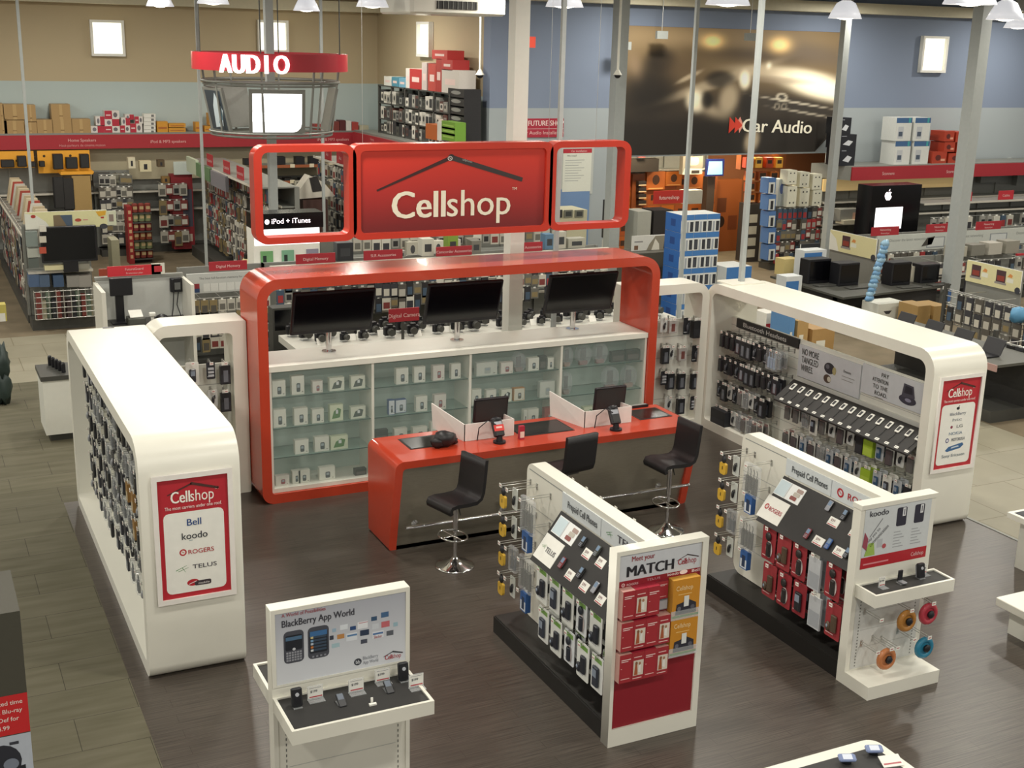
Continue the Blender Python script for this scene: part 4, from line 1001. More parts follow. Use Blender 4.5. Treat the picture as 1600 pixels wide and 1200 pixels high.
f.ell(.62, .11, .03, .05, '#3c3f48', 2); f.text('bb', .62, .085, .04, '#dfe2e6', 3, bold=.01, wide=.03); f.text('BlackBerry', .66, .125, .036, '#8b8e96', align=-1, wide=.11); f.text('App World', .66, .06, .036, '#8b8e96', align=-1, wide=.11)
cellshop(f, .90, .06, .12, '#b84a52', '#b84a52', '#4a4a50', .008); part('poster', ep, m)
tray(BS, bx0, bx1, -6.48, bf, .90, 1.0); tray(BS, bx0, bx1, br, -5.505, .90, 1.0)
m = MB(); f = Face(m, (bx0+.03, bf-.001, .02), X_, Z_, .917, .86)
for a in (.06, .94):
    for k in range(20): f.rect(a-.004, .02+.048*k, a+.004, .045+.048*k, '#6f706c', 1)
for b in (.25, .5, .75): f.rect(.08, b, .92, b+.006, '#b9bab5', 1)
part('slotted_front', BS, m)
for x0_ in (bx0, bx1-.03):
    m = MB('white_laminate'); m.box(x0_, x0_+.03, -6.03, bf, 0, .9); part('upright', BS, m)
tz = .988
flip_phone(-.80, -6.17, tz, 'black phone standing at the left end of the front tray', 'up'); flip_phone(-.03, -6.12, tz, 'tall black phone standing at the right end of the front tray', 'up')
for k, (x, y) in enumerate(((-.66, -6.14), (-.38, -6.16), (-.17, -6.10), (.015, -6.26))):
    tagstand(x, y, tz, ('first', 'second', 'third', 'fourth')[k]+' clear price holder from the left on the front tray', 'price holders on the front tray', .085, .11)
flip_phone(-.52, -6.24, tz, 'small black phone lying between the first two price holders of the front tray', 'flat'); flip_phone(-.17, -6.2, tz, 'black phone leaning before the third price holder of the front tray', 'flat')
m = MB('tag_white'); m.box(-.36, -.31, -6.36, -6.34, tz, tz+.012); m.box(-.34, -.325, -6.33, -6.32, tz, tz+.04)
thing('security_clip', 'small white security clip near the front edge of the front tray', 'clip', (-.335, -6.34, tz), m)
# ================================================================== boxes in the glass cabinet
BAY = ('leftmost glass bay', 'second glass bay', 'third glass bay', 'rightmost glass bay')
SHN = ('bottom shelf', 'third shelf', 'second shelf', 'top shelf')
def cab_box(u0, u1, vt, vb, sh, kind, y=.13):
    z = SHZ[sh]+.001; a, b = at(u0, vb, y=y).x, at(u1, vb, y=y).x
    h = max(.05, at(u0, vt, y=y).z-at(u0, vb, y=y).z); xm, w_ = (a+b)/2, b-a; d = .07
    if kind == 'shell':
        t = thing('clear_clamshell', 'x', 'package', (xm, y, z))
        rng = random.Random(int(u0)); m = MB('blister')
        P = [V((xm+w_/2*math.cos(q), y, z+h/2+h/2*math.sin(q))) for q in [2*PI*k/22 for k in range(22)]]; m.prism(P, (0, .09, 0), None, True); part('clear_shell', t, m)
        m = MB(ink('#3a3532')); m.rbox(xm-w_*.2, xm+w_*.2, y+.03, y+.06, z+h*.25, z+h*.8, .01); m.box(xm-w_*.28, xm+w_*.28, y+.02, y+.07, z+.005, z+h*.2, rng.choice(('#8a5a3a', '#7a3a30', '#6a4a3a'))); part('phone', t, m)
        return t
    body, ins, frt = {'w': ('#dcdccf', '#3a4048', '#e2e3d8'), 'g': ('#cfd8b8', '#4a7a34', '#dbe2c6'), 'r': ('#d8cfc6', '#93404a', '#dfdbd2'), 'b': ('#2f4f90', '#3a4048', '#d6dce2'),
                      'd': ('#3a3836', '#57504c', '#2a2826'), 'o': ('#c98a3a', '#4a4036', '#dedccc'), 'red': ('#8f3a30', '#b4685a', '#98423a'), 'c': ('#c3c8c0', '#aab0aa', '#cdd1c8'), 'wide': ('#d6dac8', '#39423c', '#dfe2d2')}[kind]
    m = MB(ink(body)); m.box(a, b, y, y+d, z, z+h); f = Face(m, (a, y, z), X_, Z_, w_, h)
    f.rect(.03, .03, .97, .97, frt, 1)
    if kind in ('wide', 'g'): f.poly([(.15, .15), (.3, .6), (.6, .8), (.85, .7), (.75, .2)], ins, 2); f.rect(.45, .45, .62, .7, '#dfe4e4', 3)
    elif kind == 'd': f.rect(.1, .15, .9, .6, ins, 2)
    else: f.rrect(.38, .15, .68, .62, min(w_, h)*.08, ins, 2); f.rect(.43, .38, .62, .55, '#9aa6ae', 3); f.rect(.8, .12, .9, .18, '#8a8a80', 2)
    return thing('phone_box', 'x', 'box', (xm, y, z), m)
KD = {'w': 'white phone box', 'g': 'green white phone box', 'r': 'red-phone white box', 'b': 'blue edged white box', 'd': 'dark box', 'o': 'orange topped box', 'red': 'red brown box', 'c': 'pale clear box', 'wide': 'wide white phone box', 'shell': 'oval clear clamshell'}
def z8(ox, oy, k, L): return [(ox+a/k, ox+b/k, oy+c/k, oy+d/k, s, n) for a, b, c, d, s, n in L]
CABX = [
    z8(410, 500, 8, [(125, 292, 750, 950, 3, 'w'), (368, 525, 690, 925, 3, 'w'), (628, 755, 750, 895, 3, 'r'), (840, 1025, 715, 880, 3, 'wide'), (1108, 1285, 690, 850, 3, 'wide')])
    + z8(400, 600, 4, [(110, 190, 158, 270, 2, 'w'), (240, 325, 152, 258, 2, 'w'), (352, 425, 160, 248, 2, 'w'), (462, 545, 130, 232, 2, 'g'), (592, 685, 140, 216, 2, 'wide'),
                       (245, 330, 345, 432, 1, 'w'), (368, 458, 318, 410, 1, 'w'), (468, 575, 318, 402, 1, 'g'), (125, 210, 578, 640, 0, 'r'), (228, 280, 538, 618, 0, 'w'), (265, 338, 545, 624, 0, 'w'), (397, 495, 522, 602, 0, 'w'), (620, 690, 520, 560, 0, 'd')]),
    z8(570, 530, 8, [(392, 545, 370, 568, 3, 'w'), (618, 755, 345, 540, 3, 'w'), (852, 995, 322, 510, 3, 'r'), (1080, 1198, 310, 495, 3, 'w'), (300, 372, 718, 900, 2, 'b'), (384, 518, 752, 915, 2, 'b'), (640, 780, 710, 900, 2, 'w'), (868, 1015, 690, 875, 2, 'r'),
                     (130, 290, 1085, 1260, 1, 'd'), (370, 530, 1095, 1260, 1, 'w'), (600, 780, 1085, 1240, 1, 'w'), (825, 990, 985, 1180, 1, 'w')]),
    z8(720, 530, 8, [(195, 455, 275, 440, 3, 'c'), (500, 650, 288, 425, 3, 'r'), (660, 815, 160, 400, 3, 'shell'), (842, 975, 228, 388, 3, 'w'), (985, 1070, 200, 372, 3, 'd'), (1086, 1160, 222, 362, 3, 'w'),
                     (135, 255, 640, 835, 2, 'w'), (318, 440, 628, 800, 2, 'w'), (505, 635, 635, 790, 2, 'wide'), (662, 795, 622, 775, 2, 'o'), (985, 1170, 530, 728, 2, 'c'), (785, 830, 805, 1010, 1, 'w'), (835, 970, 805, 1010, 1, 'w'), (1045, 1165, 785, 980, 1, 'red')]),
    z8(860, 510, 9.23, [(182, 325, 260, 560, 3, 'shell'), (392, 590, 232, 535, 3, 'shell'), (635, 825, 212, 512, 3, 'shell'), (882, 1070, 345, 500, 3, 'd'), (1095, 1285, 325, 482, 3, 'd'), (170, 310, 650, 980, 2, 'shell'), (765, 985, 565, 900, 2, 'shell'), (1045, 1240, 565, 880, 2, 'shell'),
                        (480, 640, 1010, 1180, 1, 'g'), (700, 860, 1000, 1170, 1, 'red')]),
]
for bi, L in enumerate(CABX):
    for sh in range(4):
        row = sorted([q for q in L if q[4] == sh])
        for k, q in enumerate(row):
            q = list(q); lo, hi = (q[0], q[1]); o = cab_box(q[0], q[1], q[2], q[3], sh, q[5], .12 if k % 2 == 0 or q[5] != 'b' else .16)
            o['label'] = f'{KD[q[5]]}, {ORD[k]} from left on {SHN[sh]}, {BAY[bi]}'; o['group'] = 'phone boxes in the glass cabinet'

# ================================================================== packs on the kiosks
LKP = [(pk_card(.11, .20, '#d8d9d2', '#2c2d30', '#8f9498', 'case'), 'white black-case card'), (pk_card(.10, .19, '#3a3b3e', '#9b9da0', None, 'earpiece'), 'dark accessory card'),
       (pk_box(.10, .19, .03, '#96713f', '#b8a98a'), 'orange brown box'), (pk_bag(.11, .21, '#3f4142', 2), 'clear cable sleeve'), (pk_card(.10, .18, '#c5c7c3', '#46474a', None, 'bars'), 'grey case card'), (pk_box(.10, .2, .025, '#33343a', '#8a8d92'), 'black accessory box')]
rg = random.Random(3)
for r in range(6):
    z = 1.80-.265*r
    for c in range(14):
        y = -3.28+.285*c; hook(LK, (-1.02, y, z), WEST, .72)
        for q, (dd, pn) in enumerate(((.19, 'front'), (.09, 'rear'))):
            pr, nm = rg.choice(LKP[2:4] if (c in (3, 4) and r in (1, 2, 3) and q == 0) else LKP[:2]+LKP[3:])
            pr.put(outw((-1.02, y, z-.004), WEST, dd), f'{nm}, {pn} of {ORD[c]} hook from front, {ORD[r]} row, left kiosk', 'accessories on the left white kiosk', WEST, 'accessory_pack')
# headset wall
BT = [(pk_box(.105, .22, .05, '#1f2023', '#2f3036', '#6f747c'), 'black headset box'), (pk_card(.10, .22, '#26272b', '#55585e', None, 'earpiece'), 'black headset card'), (pk_card(.10, .2, '#3e3b3a', '#26262a', None, 'case'), 'dull black headset card'), (pk_box(.10, .2, .04, '#2a2a30', '#4a3438', '#8a8f98'), 'black dark-red headset box')]
LT = [(pk_card(.10, .19, '#c9ccc8', '#2e2f33', None, 'earpiece'), 'pale headset card'), (pk_bag(.11, .2, '#6a6c6a', 2), 'clear accessory sleeve'), (pk_card(.10, .2, '#dcdcd4', '#5a4a44', '#a44', 'case') if False else pk_card(.10, .2, '#dcdcd4', '#6a6866', '#aa8884', 'case'), 'white case card')]
BLUE = (pk_bag(.20, .24, '#8fa3bf', 3), 'pale blue clear sleeve'); GRN = (pk_box(.13, .2, .06, '#a3c234', '#b9d250'), 'lime green pouch')
BIG = (pk_box(.30, .26, .16, '#24252a', '#2f3036'), 'large black headset case')
for r, z in enumerate((1.42, 1.07, .71, .36)):
    for c in range(11):
        y = .48-.123*c
        if r >= 2 and c >= 9: continue
        hook(RK, (7.53, y, z), WEST)
        if r == 0 and c >= 9: pr, nm = BLUE if c == 9 else LT[1]
        elif r == 3 and c == 1: pr, nm = BIG
        elif r == 3 and c in (0, 2): continue
        elif r < 2: pr, nm = rg.choice(BT)
        elif r == 2: pr, nm = rg.choice(BT[:2]+LT)
        else: pr, nm = rg.choice(LT+BT[:1])
        for q, (dd, pn) in enumerate(((.27, 'front'), (.17, 'rear'))):
            if nm.startswith('large') and q: continue
            o_ = pr.put(outw((7.53, y, z-.004), WEST, dd), f'{nm}, {pn} of {ORD[c]} hook from back, {ORD[r]} row, headset wall', 'headsets on the headset wall', WEST, 'headset_pack'); o_.scale = (1.12, 1.1, 1.08)
WT = [(pk_card(.12, .26, '#e2e2da', '#3a3a40', None, 'phone'), 'tall white phone card'), (pk_box(.10, .22, .03, '#26272c', '#3a3b40'), 'black accessory box'), (pk_card(.11, .22, '#d5d6d0', '#5c5456', None, 'case'), 'white grey-case card'), (pk_card(.11, .22, '#b7bcc0', '#3b5a7a', None, 'phone'), 'grey blue-phone card')] + LT
for r, z in enumerate((.80, .44)):
    for c in range(14):
        y = -1.05-.172*c; hook(RK, (7.53, y, z), WEST)
        pr, nm = GRN if c == 9 else rg.choice(WT)
        for q, (dd, pn) in enumerate(((.27, 'front'), (.17, 'rear'))):
            o_ = pr.put(outw((7.53, y, z-.004), WEST, dd), f'{nm}, {pn} of {ORD[c]} hook, {("upper", "lower")[r]} row under the long phone shelf', 'packs under the long phone shelf', WEST, 'phone_case_pack'); o_.scale = (1.25, 1.1, 1.05)
# fifteen phones and their price cards on the sloping shelf
def sface(y, s, w_): return V((SX0, y+w_/2, SZ0)) + sl*s
def ph_on_shelf():
    t = thing('display_phone', 'x', 'mobile phone', (0, 0, 0))
    Rm = Matrix((-Y_, sl, sn)).transposed().to_4x4()
    m = MB('paper_white'); m.xf = Rm; m.rbox(-.034, .034, -.055, .055, .0, .016, .008); b = part('body', t, m)
    m = MB('phone_black'); m.xf = Rm; m.quad((-.02, -.034, .0168), (.02, -.034, .0168), (.02, .03, .0168), (-.02, .03, .0168)); part('screen', b, m)
    m = MB('black_plastic'); m.xf = Rm; m.tube([(0, -.05, .006), (.004, -.12, .005), (-.004, -.19, .005)], .003, n=5); part('cord', t, m)
    return Proto(t)
PH = ph_on_shelf()
tgm = MB('tag_white'); tgm.xf = Matrix((-Y_, sl, sn)).transposed().to_4x4(); tgm.box(-.03, .03, -.016, .016, 0, .004); tgm.quad((-.022, -.004, .0045), (.022, -.004, .0045), (.022, .004, .0045), (-.022, .004, .0045), '#8a8a8a')
TG = Proto(thing('price_card', 'x', 'price card', (0, 0, 0), tgm))
for k in range(15):
    y = -1.099-.1615*k
    PH.put(V((SX0, y, SZ0))+sl*.265+sn*.001, f'white framed phone, {ORD[k]} from the back on the long black shelf', 'phones on the long black shelf')
    TG.put(V((SX0, y-.01, SZ0))+sl*.035+sn*.001, f'small white price card below the {ORD[k]} phone of the long black shelf', 'price cards on the long black shelf')
# arches
AP = {'k': BT[0], 'k2': BT[1], 'w': LT[0], 'g': LT[1], 'c': WT[0], 'p': (pk_box(.13, .19, .06, '#a9a6a2', '#bcbab6', '#7a4a44'), 'grey box'), 'K': (pk_box(.19, .26, .08, '#1f2022', '#2b2c2f'), 'wide black pouch'), 's': (pk_card(.10, .2, '#2c2d33', '#b8bcc0', None, 'bars'), 'black frame card')}
def arch_row(A, yb, rows, where, n0):
    for r, (v, items) in enumerate(rows):
        for c, (u, k) in enumerate(items):
            p = at(u, v, y=yb-.05); p.y = yb; hook(A, p, SOUTH, .55); AP[k][0].put(outw(p, SOUTH, .11)-V((0, 0, .005)), f'{AP[k][1]}, {ORD[c]} from left in {ORD[r]} row, white arch {where}', f'packs on the white arch {where}', 0, 'device_pack')
arch_row(LA, .655, [(566, [(298, 'c'), (327, 's'), (349, 'k')]), (609, [(330, 'w'), (350, 'k')]), (655, [(347, 'w')])], 'by the left kiosk', 3)
arch_row(RA, .875, [(497, [(1034, 'w'), (1047, 'p'), (1070, 'k2'), (1087, 'K')]), (540, [(1036, 'k'), (1045, 'w'), (1062, 'p'), (1083, 'k2')]), (580, [(1034, 's'), (1044, 'k'), (1061, 'k'), (1082, 'k')]), (619, [(1041, 'w'), (1060, 'k'), (1080, 's')])], 'by the right kiosk', 4)
# ================================================================== the store behind
rb = random.Random(21)
TINYC = ['#9c9a92', '#b9b5a8', '#57534c', '#2c2b2c', '#7d3a36', '#c4c0b2', '#46586a', '#8a7a55', '#6a6860', '#a33a3a', '#3a3a3e', '#d0cdc0']
def tiny(w_, h_, d, c, c2):
    m = MB(ink(c)); m.box(-w_/2, w_/2, -d/2, d/2, -h_, 0); m.quad((-w_*.36, -d/2-.002, -h_*.86), (w_*.36, -d/2-.002, -h_*.86), (w_*.36, -d/2-.002, -h_*.35), (-w_*.36, -d/2-.002, -h_*.35), c2)
    m.box(-w_*.15, w_*.15, -.004, .004, 0, .03, 'tag_white'); return m
TPK = [Proto(thing('hanging_pack', 'x', 'package', (0, 0, 0), tiny(.13+.02*(k % 3), .2+.03*(k % 4), .04, c, TINYC[(k*5+3) % 12]))) for k, c in enumerate(TINYC)]
def stock_row(p0, p1, n, rz, lab, grp, pal=None, s=1.0, jit=.02, on=None, name='small_pack'):
    """a row of hanging packs on a rail held by the shelving behind them"""
    p0, p1 = V(p0), V(p1); b = V((-math.sin(rz), math.cos(rz), 0))*.62
    if on:
        m = MB('wire'); q = V((0, 0, .014)); m.tube([p0+q, p1+q], .008, n=5)
        for k in range(4): c = p0.lerp(p1, (k+.5)/4)+q; m.tube([c, c+b], .007, n=5)
        part('hang_rail', on, m)
    for k in range(n):
        if rb.random() < .06: continue
        p = p0.lerp(p1, (k+.5)/n) + V((0, 0, rb.uniform(-jit, 0)))
        o = TPK[rb.choice(pal) if pal else rb.randrange(12)].put(p, lab, grp, rz, name)
        o.scale = (s, s, s)
def bx(u0, v0, u1, v1, y, d, col, name, lab, cat, group=None, draw=None, z0=None):
    """carton whose front fills the photo rectangle (u0, v0)-(u1, v1) on the plane y"""
    a, b = at(u0, v1, y=y), at(u1, v0, y=y); z = min(a.z, at(u1, v1, y=y).z) if z0 is None else z0
    m = MB(ink(col) if col.startswith('#') else G(col)); m.box(a.x, b.x, y, y+d, z, b.z)
    if draw: draw(Face(m, (a.x, y, z), X_, Z_, b.x-a.x, b.z-z))
    return thing(name, lab, cat, ((a.x+b.x)/2, y+d/2, z), m, group)
def sign_plate(p, w_, h_, txt, lab, col='red_board', n=None, x=X_, sub=None, ink_='#e2b8b4', d=.02):
    """small printed header plate; p is its lower left corner"""
    p = V(p); x = V(x); m = MB(col); nn = x.cross(Z_)
    m.hexa([p, p+x*w_, p+x*w_+Z_*h_, p+Z_*h_], [p-nn*d, p+x*w_-nn*d, p+x*w_+Z_*h_-nn*d, p-nn*d+Z_*h_], col)
    f = Face(m, p, x, Z_, w_, h_)
    if sub: f.text(txt, .5, .55, h_*.34, ink_, 1, bold=.01); f.text(sub, .5, .18, h_*.26, ink_, 1)
    elif txt: f.text(txt, .5, .33, h_*.42, ink_, 1, bold=.01)
    return thing('header_sign', lab, 'sign', p+x*w_/2, m)
def gondola(name, lab, x0, x1, y0, y1, h, along, base=.16, shelves=(), hdr=None):
    """shelving run: spine panel, uprights, base deck and shelves; along 'x' faces the camera, along 'y' faces left"""
    t = thing(name, lab, 'shelving', ((x0+x1)/2, (y0+y1)/2, 0))
    m = MB('grey_metal')
    if along == 'x': m.box(x0, x1, y1-.05, y1, base, h)
    else: m.box(x1-.05, x1, y0, y1, base, h)
    part('spine_panel', t, m)
    m = MB('dark_metal'); m.box(x0, x1, y0, y1, 0, base); part('base_deck', t, m)
    L = (x1-x0) if along == 'x' else (y1-y0); k = max(1, round(L/1.2))
    for i in range(k+1):
        m = MB('grey_metal'); q = (x0 if along == 'x' else y0)+L*i/k
        if along == 'x': m.box(q-.02, q+.02, y1-.09, y1+.01, base, h)
        else: m.box(x1-.09, x1+.01, q-.02, q+.02, base, h)
        part('upright', t, m)
    for z, dp in shelves:
        m = MB('grey_metal')
        if along == 'x': m.box(x0, x1, y1-dp, y1-.05, z-.03, z); m.box(x0, x1, y1-dp-.012, y1-dp, z-.035, z+.01, '#cfcabc')
        else: m.box(x1-dp, x1-.05, y0, y1, z-.03, z); m.box(x1-dp-.012, x1-dp, y0, y1, z-.035, z+.01, '#cfcabc')
        part('shelf', t, m)
    return t

# ---- along the beige back wall: fixture, red band, lit speaker boards
WB = 18.0
t = gondola('wall_shelving', 'long wall shelving with red band under the stacked cartons', -3.0, 8.2, WB-.1, 18.45, 2.5, 'x', shelves=((1.05, .5), (1.5, .5)))
m = MB('red_board'); m.box(-3, 8.45, WB-.03, WB, 2.53, 2.86); f = Face(m, (-3, WB-.03, 2.53), X_, Z_, 11.45, .33)
for a, s1, s2 in ((.36, 'Home Speakers', 'Haut-parleurs de cinema maison'), (.535, 'iPod & MP3 speakers', None), (.90, 'iPod & MP3 speakers', None)):
    f.text(s1, a, .52 if s2 else .36, .10, '#dcaaa6', 1, bold=.01)
    if s2: f.text(s2, a, .18, .08, '#cf9a96', 1)
part('red_band', t, m)
m = MB('grey_metal'); m.box(-3, 8.45, WB-.03, 18.47, 2.86, 2.90); part('top_deck', t, m)
m = MB('beige_tile'); m.box(1.3, 8.2, 18.28, 18.36, 1.75, 2.52, '#b0a78c'); part('slat_board', t, m)
for a, b in ((-3, .02), (.1, 1.27)):
    m = MB(mat('amber_board%d' % int(a+9), '#d9982e', .5, emit=.25)); m.box(a, b, 17.96, 18.0, 1.98 if a > 0 else 2.12, 2.5)
    for q in range(4): m.cyl((a+(b-a)*(q+.5)/4, 17.96, 2.38-.1*(q % 2)), .03, .004, '#3a2c18', 10, axis=(0, -1, 0))
    part('amber_board', t, m, 'amber lit board')
m = MB(G('amber_board9')); m.box(.55, 1.29, 17.6, 18.0, 1.97, 2.04); part('amber_shelf', t, m, 'amber shelf')
def spk(u0, v0, u1, v1, y, lab, grp, col='#1c1b1c'):
    a, b = at(u0, v1, y=y), at(u1, v0, y=y); t = thing('loudspeaker', lab, 'speaker', ((a.x+b.x)/2, y, a.z), group=grp)
    m = MB(ink(col)); m.rbox(a.x, b.x, y, y+.2, a.z, b.z, .012); part('cabinet', t, m)
    m = MB('black_board'); m.box(a.x+.02, b.x-.02, y-.01, y, a.z+.02, b.z-.02); part('grille', t, m)
for k, (q, n_) in enumerate((((84, 241, 98, 265), 'left tall'), ((104, 246, 121, 264), 'middle wide'), ((126, 241, 139, 263), 'right tall'))):
    spk(*q, 17.62, f'{n_} black speaker on the small amber shelf', 'speakers on the amber shelf')
for q, n_ in (((2, 250, 22, 262), 'low black'), ((28, 244, 41, 261), 'tall black'), ((46, 253, 56, 261), 'small left'), ((62, 252, 70, 261), 'small right')): spk(*q, 17.7, f'{n_} speaker before the left amber board', 'speakers before the left amber board')
for q, n_ in (((86, 276, 99, 326), 'left'), ((101, 278, 115, 328), 'right')): spk(*q, 17.4, f'{n_} tall black floor speaker beside the beige panel', 'floor speakers')
bx(116, 275, 141, 330, 17.4, .1, '#a98c58', 'beige_panel', 'upright beige board beside the black floor speakers', 'panel', z0=.3)
# things on the wall shelves
for (q, c, lab) in (((201, 246, 211, 263), '#d8d0b4', 'white boxed speaker on the slat board, leftmost'), ((219, 251, 236, 268), '#d6cca8', 'pale boxed speaker dock on the slat board'), ((247, 250, 257, 261), '#5a4a34', 'small round dock on the slat board'), ((146, 270, 172, 285), '#4a4a48', 'dark dock with a white player on the wall shelf'), ((178, 272, 200, 285), '#8a8878', 'framed dock with a white player on the wall shelf'), ((254, 276, 265, 286), '#8a6a3a', 'small brown speaker set on the wall shelf'), ((382, 248, 393, 258), '#222222', 'black speaker left of the red sign frame')):
    bx(*q, 17.6, .2, c, 'speaker_dock', lab, 'speaker', 'docks on the wall shelving', lambda f: f.rect(.35, .2, .65, .7, '#2a2a2e', 1))
for k, u in enumerate((470, 476, 492, 500, 440, 452)):
    bx(u-7, 245+(k % 2)*33, u+6, 257+(k % 2)*33, 17.7, .25, ('#1c1c20', '#2a2826')[k % 2], 'stereo_unit', 'dark stereo unit on the wall shelf seen through the left red frame', 'stereo', 'stereo units behind the left red frame')
for v, k in ((260, 0), (285, 1), (311, 2)):
    a, b = at(398, v, y=17.5), at(508, v, y=17.5); m = MB('grey_metal'); m.box(a.x, b.x, 17.5, 18.3, a.z-.03, a.z); m.box(a.x, b.x, 17.49, 17.5, a.z-.05, a.z+.02, '#a5603c')
    for q in range(4): m.box(a.x+.4+q*.5, a.x+.52+q*.5, 17.485, 17.49, a.z-.05, a.z+.04, '#e6dcc0')
    thing('wall_shelf', ('upper', 'middle', 'lower')[k]+' wall shelf with orange price strip behind the left red frame', 'shelf', ((a.x+b.x)/2, 17.9, a.z), m)
# cartons and boxes stored on top
zt = 2.9
def d_carton(f): f.rect(.42, .0, .58, 1, '#b89a68', 1); f.rect(.4, .18, .6, .24, '#7a5c34', 2)
for k, (q, lab) in enumerate((((0, 186, 10, 214), 'carton at the far left edge, lower'), ((8, 188, 38, 213), 'wide brown carton at the left of the wall top'), ((39, 191, 57, 212), 'brown carton behind the left power pole, lower'), ((6, 163, 40, 187), 'upper brown carton at the left of the wall top'), ((41, 164, 55, 190), 'upper carton behind the left power pole'),
                  ((59, 187, 82, 211), 'brown carton left of the carton stack'), ((83, 186, 112, 211), 'lower brown carton of the two carton stack'), ((81, 163, 109, 186), 'upper brown carton of the two carton stack'), ((113, 186, 141, 210), 'brown carton next to the red white boxes'), ((0, 162, 5, 186), 'carton cut by the left edge, upper'))):
    bx(*q, WB+.02, .4, '#a8895a', 'cardboard_carton', lab, 'carton', 'brown cartons above the wall shelving', d_carton, z0=zt if q[3] > 205 else None)
def d_rw(f): f.rect(0, .0, .5, 1, '#b02a3c', 1); f.ell(.72, .5, .14, .3, '#6a6468', 2); f.rect(.08, .4, .4, .55, '#e0c4c4', 2)
def d_rw2(f): f.rect(.5, .0, 1, 1, '#b02a3c', 1); f.ell(.28, .5, .14, .3, '#77727a', 2)
for k, (u0, v0, u1, v1) in enumerate(((142, 197, 163, 210), (164, 197, 187, 210), (150, 182, 163, 196), (164, 173, 186, 186), (164, 186, 186, 197), (188, 196, 203, 209), (190, 184, 203, 196), (204, 193, 222, 208), (196, 179, 209, 187), (211, 182, 223, 193))):
    bx(u0, v0, u1, v1, WB+.05, .3, '#d8d2cc', 'speaker_box', 'red and white speaker box in the jumbled pile above the red band', 'box', 'red and white boxes above the red band', d_rw if k % 2 else d_rw2, z0=zt if v1 > 206 else None)
for k in range(5):
    v = 178+k*6.2; bx(225, v, 243, v+5.8, WB+.05, .3, '#dedcd4', 'speaker_box', f'flat white box, {ORD[k]} from top in the white stack above the red band', 'box', 'white flat boxes above the red band', lambda f: f.rect(.62, .2, .85, .8, '#6a6a68', 1))
for k, (q) in enumerate(((246, 190, 262, 206), (264, 193, 290, 199), (264, 200, 290, 207), (306, 191, 313, 207), (320, 197, 333, 206), (327, 177, 338, 196), (334, 196, 344, 206))):
    bx(*q, WB+.05, .3, '#c98e2c', 'yellow_box', f'yellow orange box, {ORD[k]} from left above the red band', 'box', 'yellow boxes above the red band', lambda f: f.rect(.1, .3, .9, .5, '#a8622a', 1), z0=zt if q[3] > 203 else None)
for k, (u0, v0, u1, v1, c) in enumerate(((492, 194, 504, 203, '#9a3a34'), (505, 196, 520, 203, '#c9a04a'), (521, 190, 530, 202, '#7a3a34'), (531, 188, 540, 202, '#5c2a2c'), (541, 189, 549, 202, '#d8d4cc'), (550, 191, 560, 202, '#a8443c'), (562, 196, 576, 203, '#b9b39a'))):
    bx(u0, v0, u1, v1, WB+.05, .3, c, 'speaker_box', f'small box, {ORD[k]} from the audio ring above the right end of the red band', 'box', 'small boxes at the right end of the red band', None, zt)

# ---- storage rack on the side wall with its stock
xr = XS-.62
RK_ = thing('storage_rack', 'grey steel rack full of boxed goods high on the side wall', 'rack', (xr, 13.9, 2.95))
y0, y1, zb, zt2 = 12.15, 16.65, 2.95, 4.12
for k in range(6):
    for xx in (xr, XS-.06):
        m = MB('dark_metal'); y = y0+(y1-y0)*k/5; m.box(xx-.03, xx+.03, y-.03, y+.03, zb, zt2); part('post', RK_, m)
for z in (zb+.03, 3.32, 3.70, zt2):
    m = MB('dark_metal'); m.box(xr-.03, XS-.03, y0, y1, z-.03, z); part('shelf', RK_, m)
m = MB('red_board'); m.box(xr-.38, xr-.35, 10.9, 17.6, 2.60, 2.90); f = Face(m, (xr-.38, 17.9, 2.62), -Y_, Z_, 7, .3); f.text('Home', .25, .55, .1, '#dcaaa6', 1); f.text('Theatre', .25, .2, .1, '#dcaaa6', 1); f.text('Home Theatre', .7, .4, .1, '#dcaaa6', 1)
part('red_band', RK_, m)
m = MB('grey_metal'); m.box(xr-.35, XS-.02, 10.9, 17.6, 2.5, 2.95); part('bulkhead', RK_, m)
cc = ['#c9c6bc', '#3a3a3c', '#8a8a84', '#4a4c46', '#a9a59a', '#5a3a34', '#2c2e30', '#dcd8cc']
for r, z in enumerate((zb+.031, 3.321, 3.701)):
    for k in range(20):
        y = y1-.15-(y1-y0-.3)*(k+.5)/20; hh = rb.uniform(.18, .33); c = rb.choice(cc); m = MB(ink(c)); m.box(xr-.02, xr+.25, y-.11, y+.11, z, z+hh); f = Face(m, (xr-.02, y+.11, z), -Y_, Z_, .22, hh); f.rect(.15, .15, .85, .8, rb.choice(cc), 1); f.ell(.5, .5, .22, .2, '#2a2c2e', 2)
        thing('boxed_goods', 'boxed item stored in the grey steel rack on the side wall', 'box', (xr, y, z), m, 'boxed goods in the steel rack')
def bxx(u0, v0, u1, v1, x, d, col, name, lab, cat, group=None, draw=None, z0=None):
    """carton whose left face fills the photo rectangle on the plane x"""
    a, b = at(u0, v1, x=x), at(u1, v0, x=x); z = at(u0, v1, x=x).z if z0 is None else z0
    m = MB(ink(col)); m.box(x, x+d, b.y, a.y, z, b.z)
    if draw: draw(Face(m, (x, a.y, z), -Y_, Z_, a.y-b.y, b.z-z))
    return thing(name, lab, cat, (x+d/2, (a.y+b.y)/2, z), m, group)
d_lbl = lambda f: (f.rect(.2, .35, .8, .6, '#e2c8c2', 1))
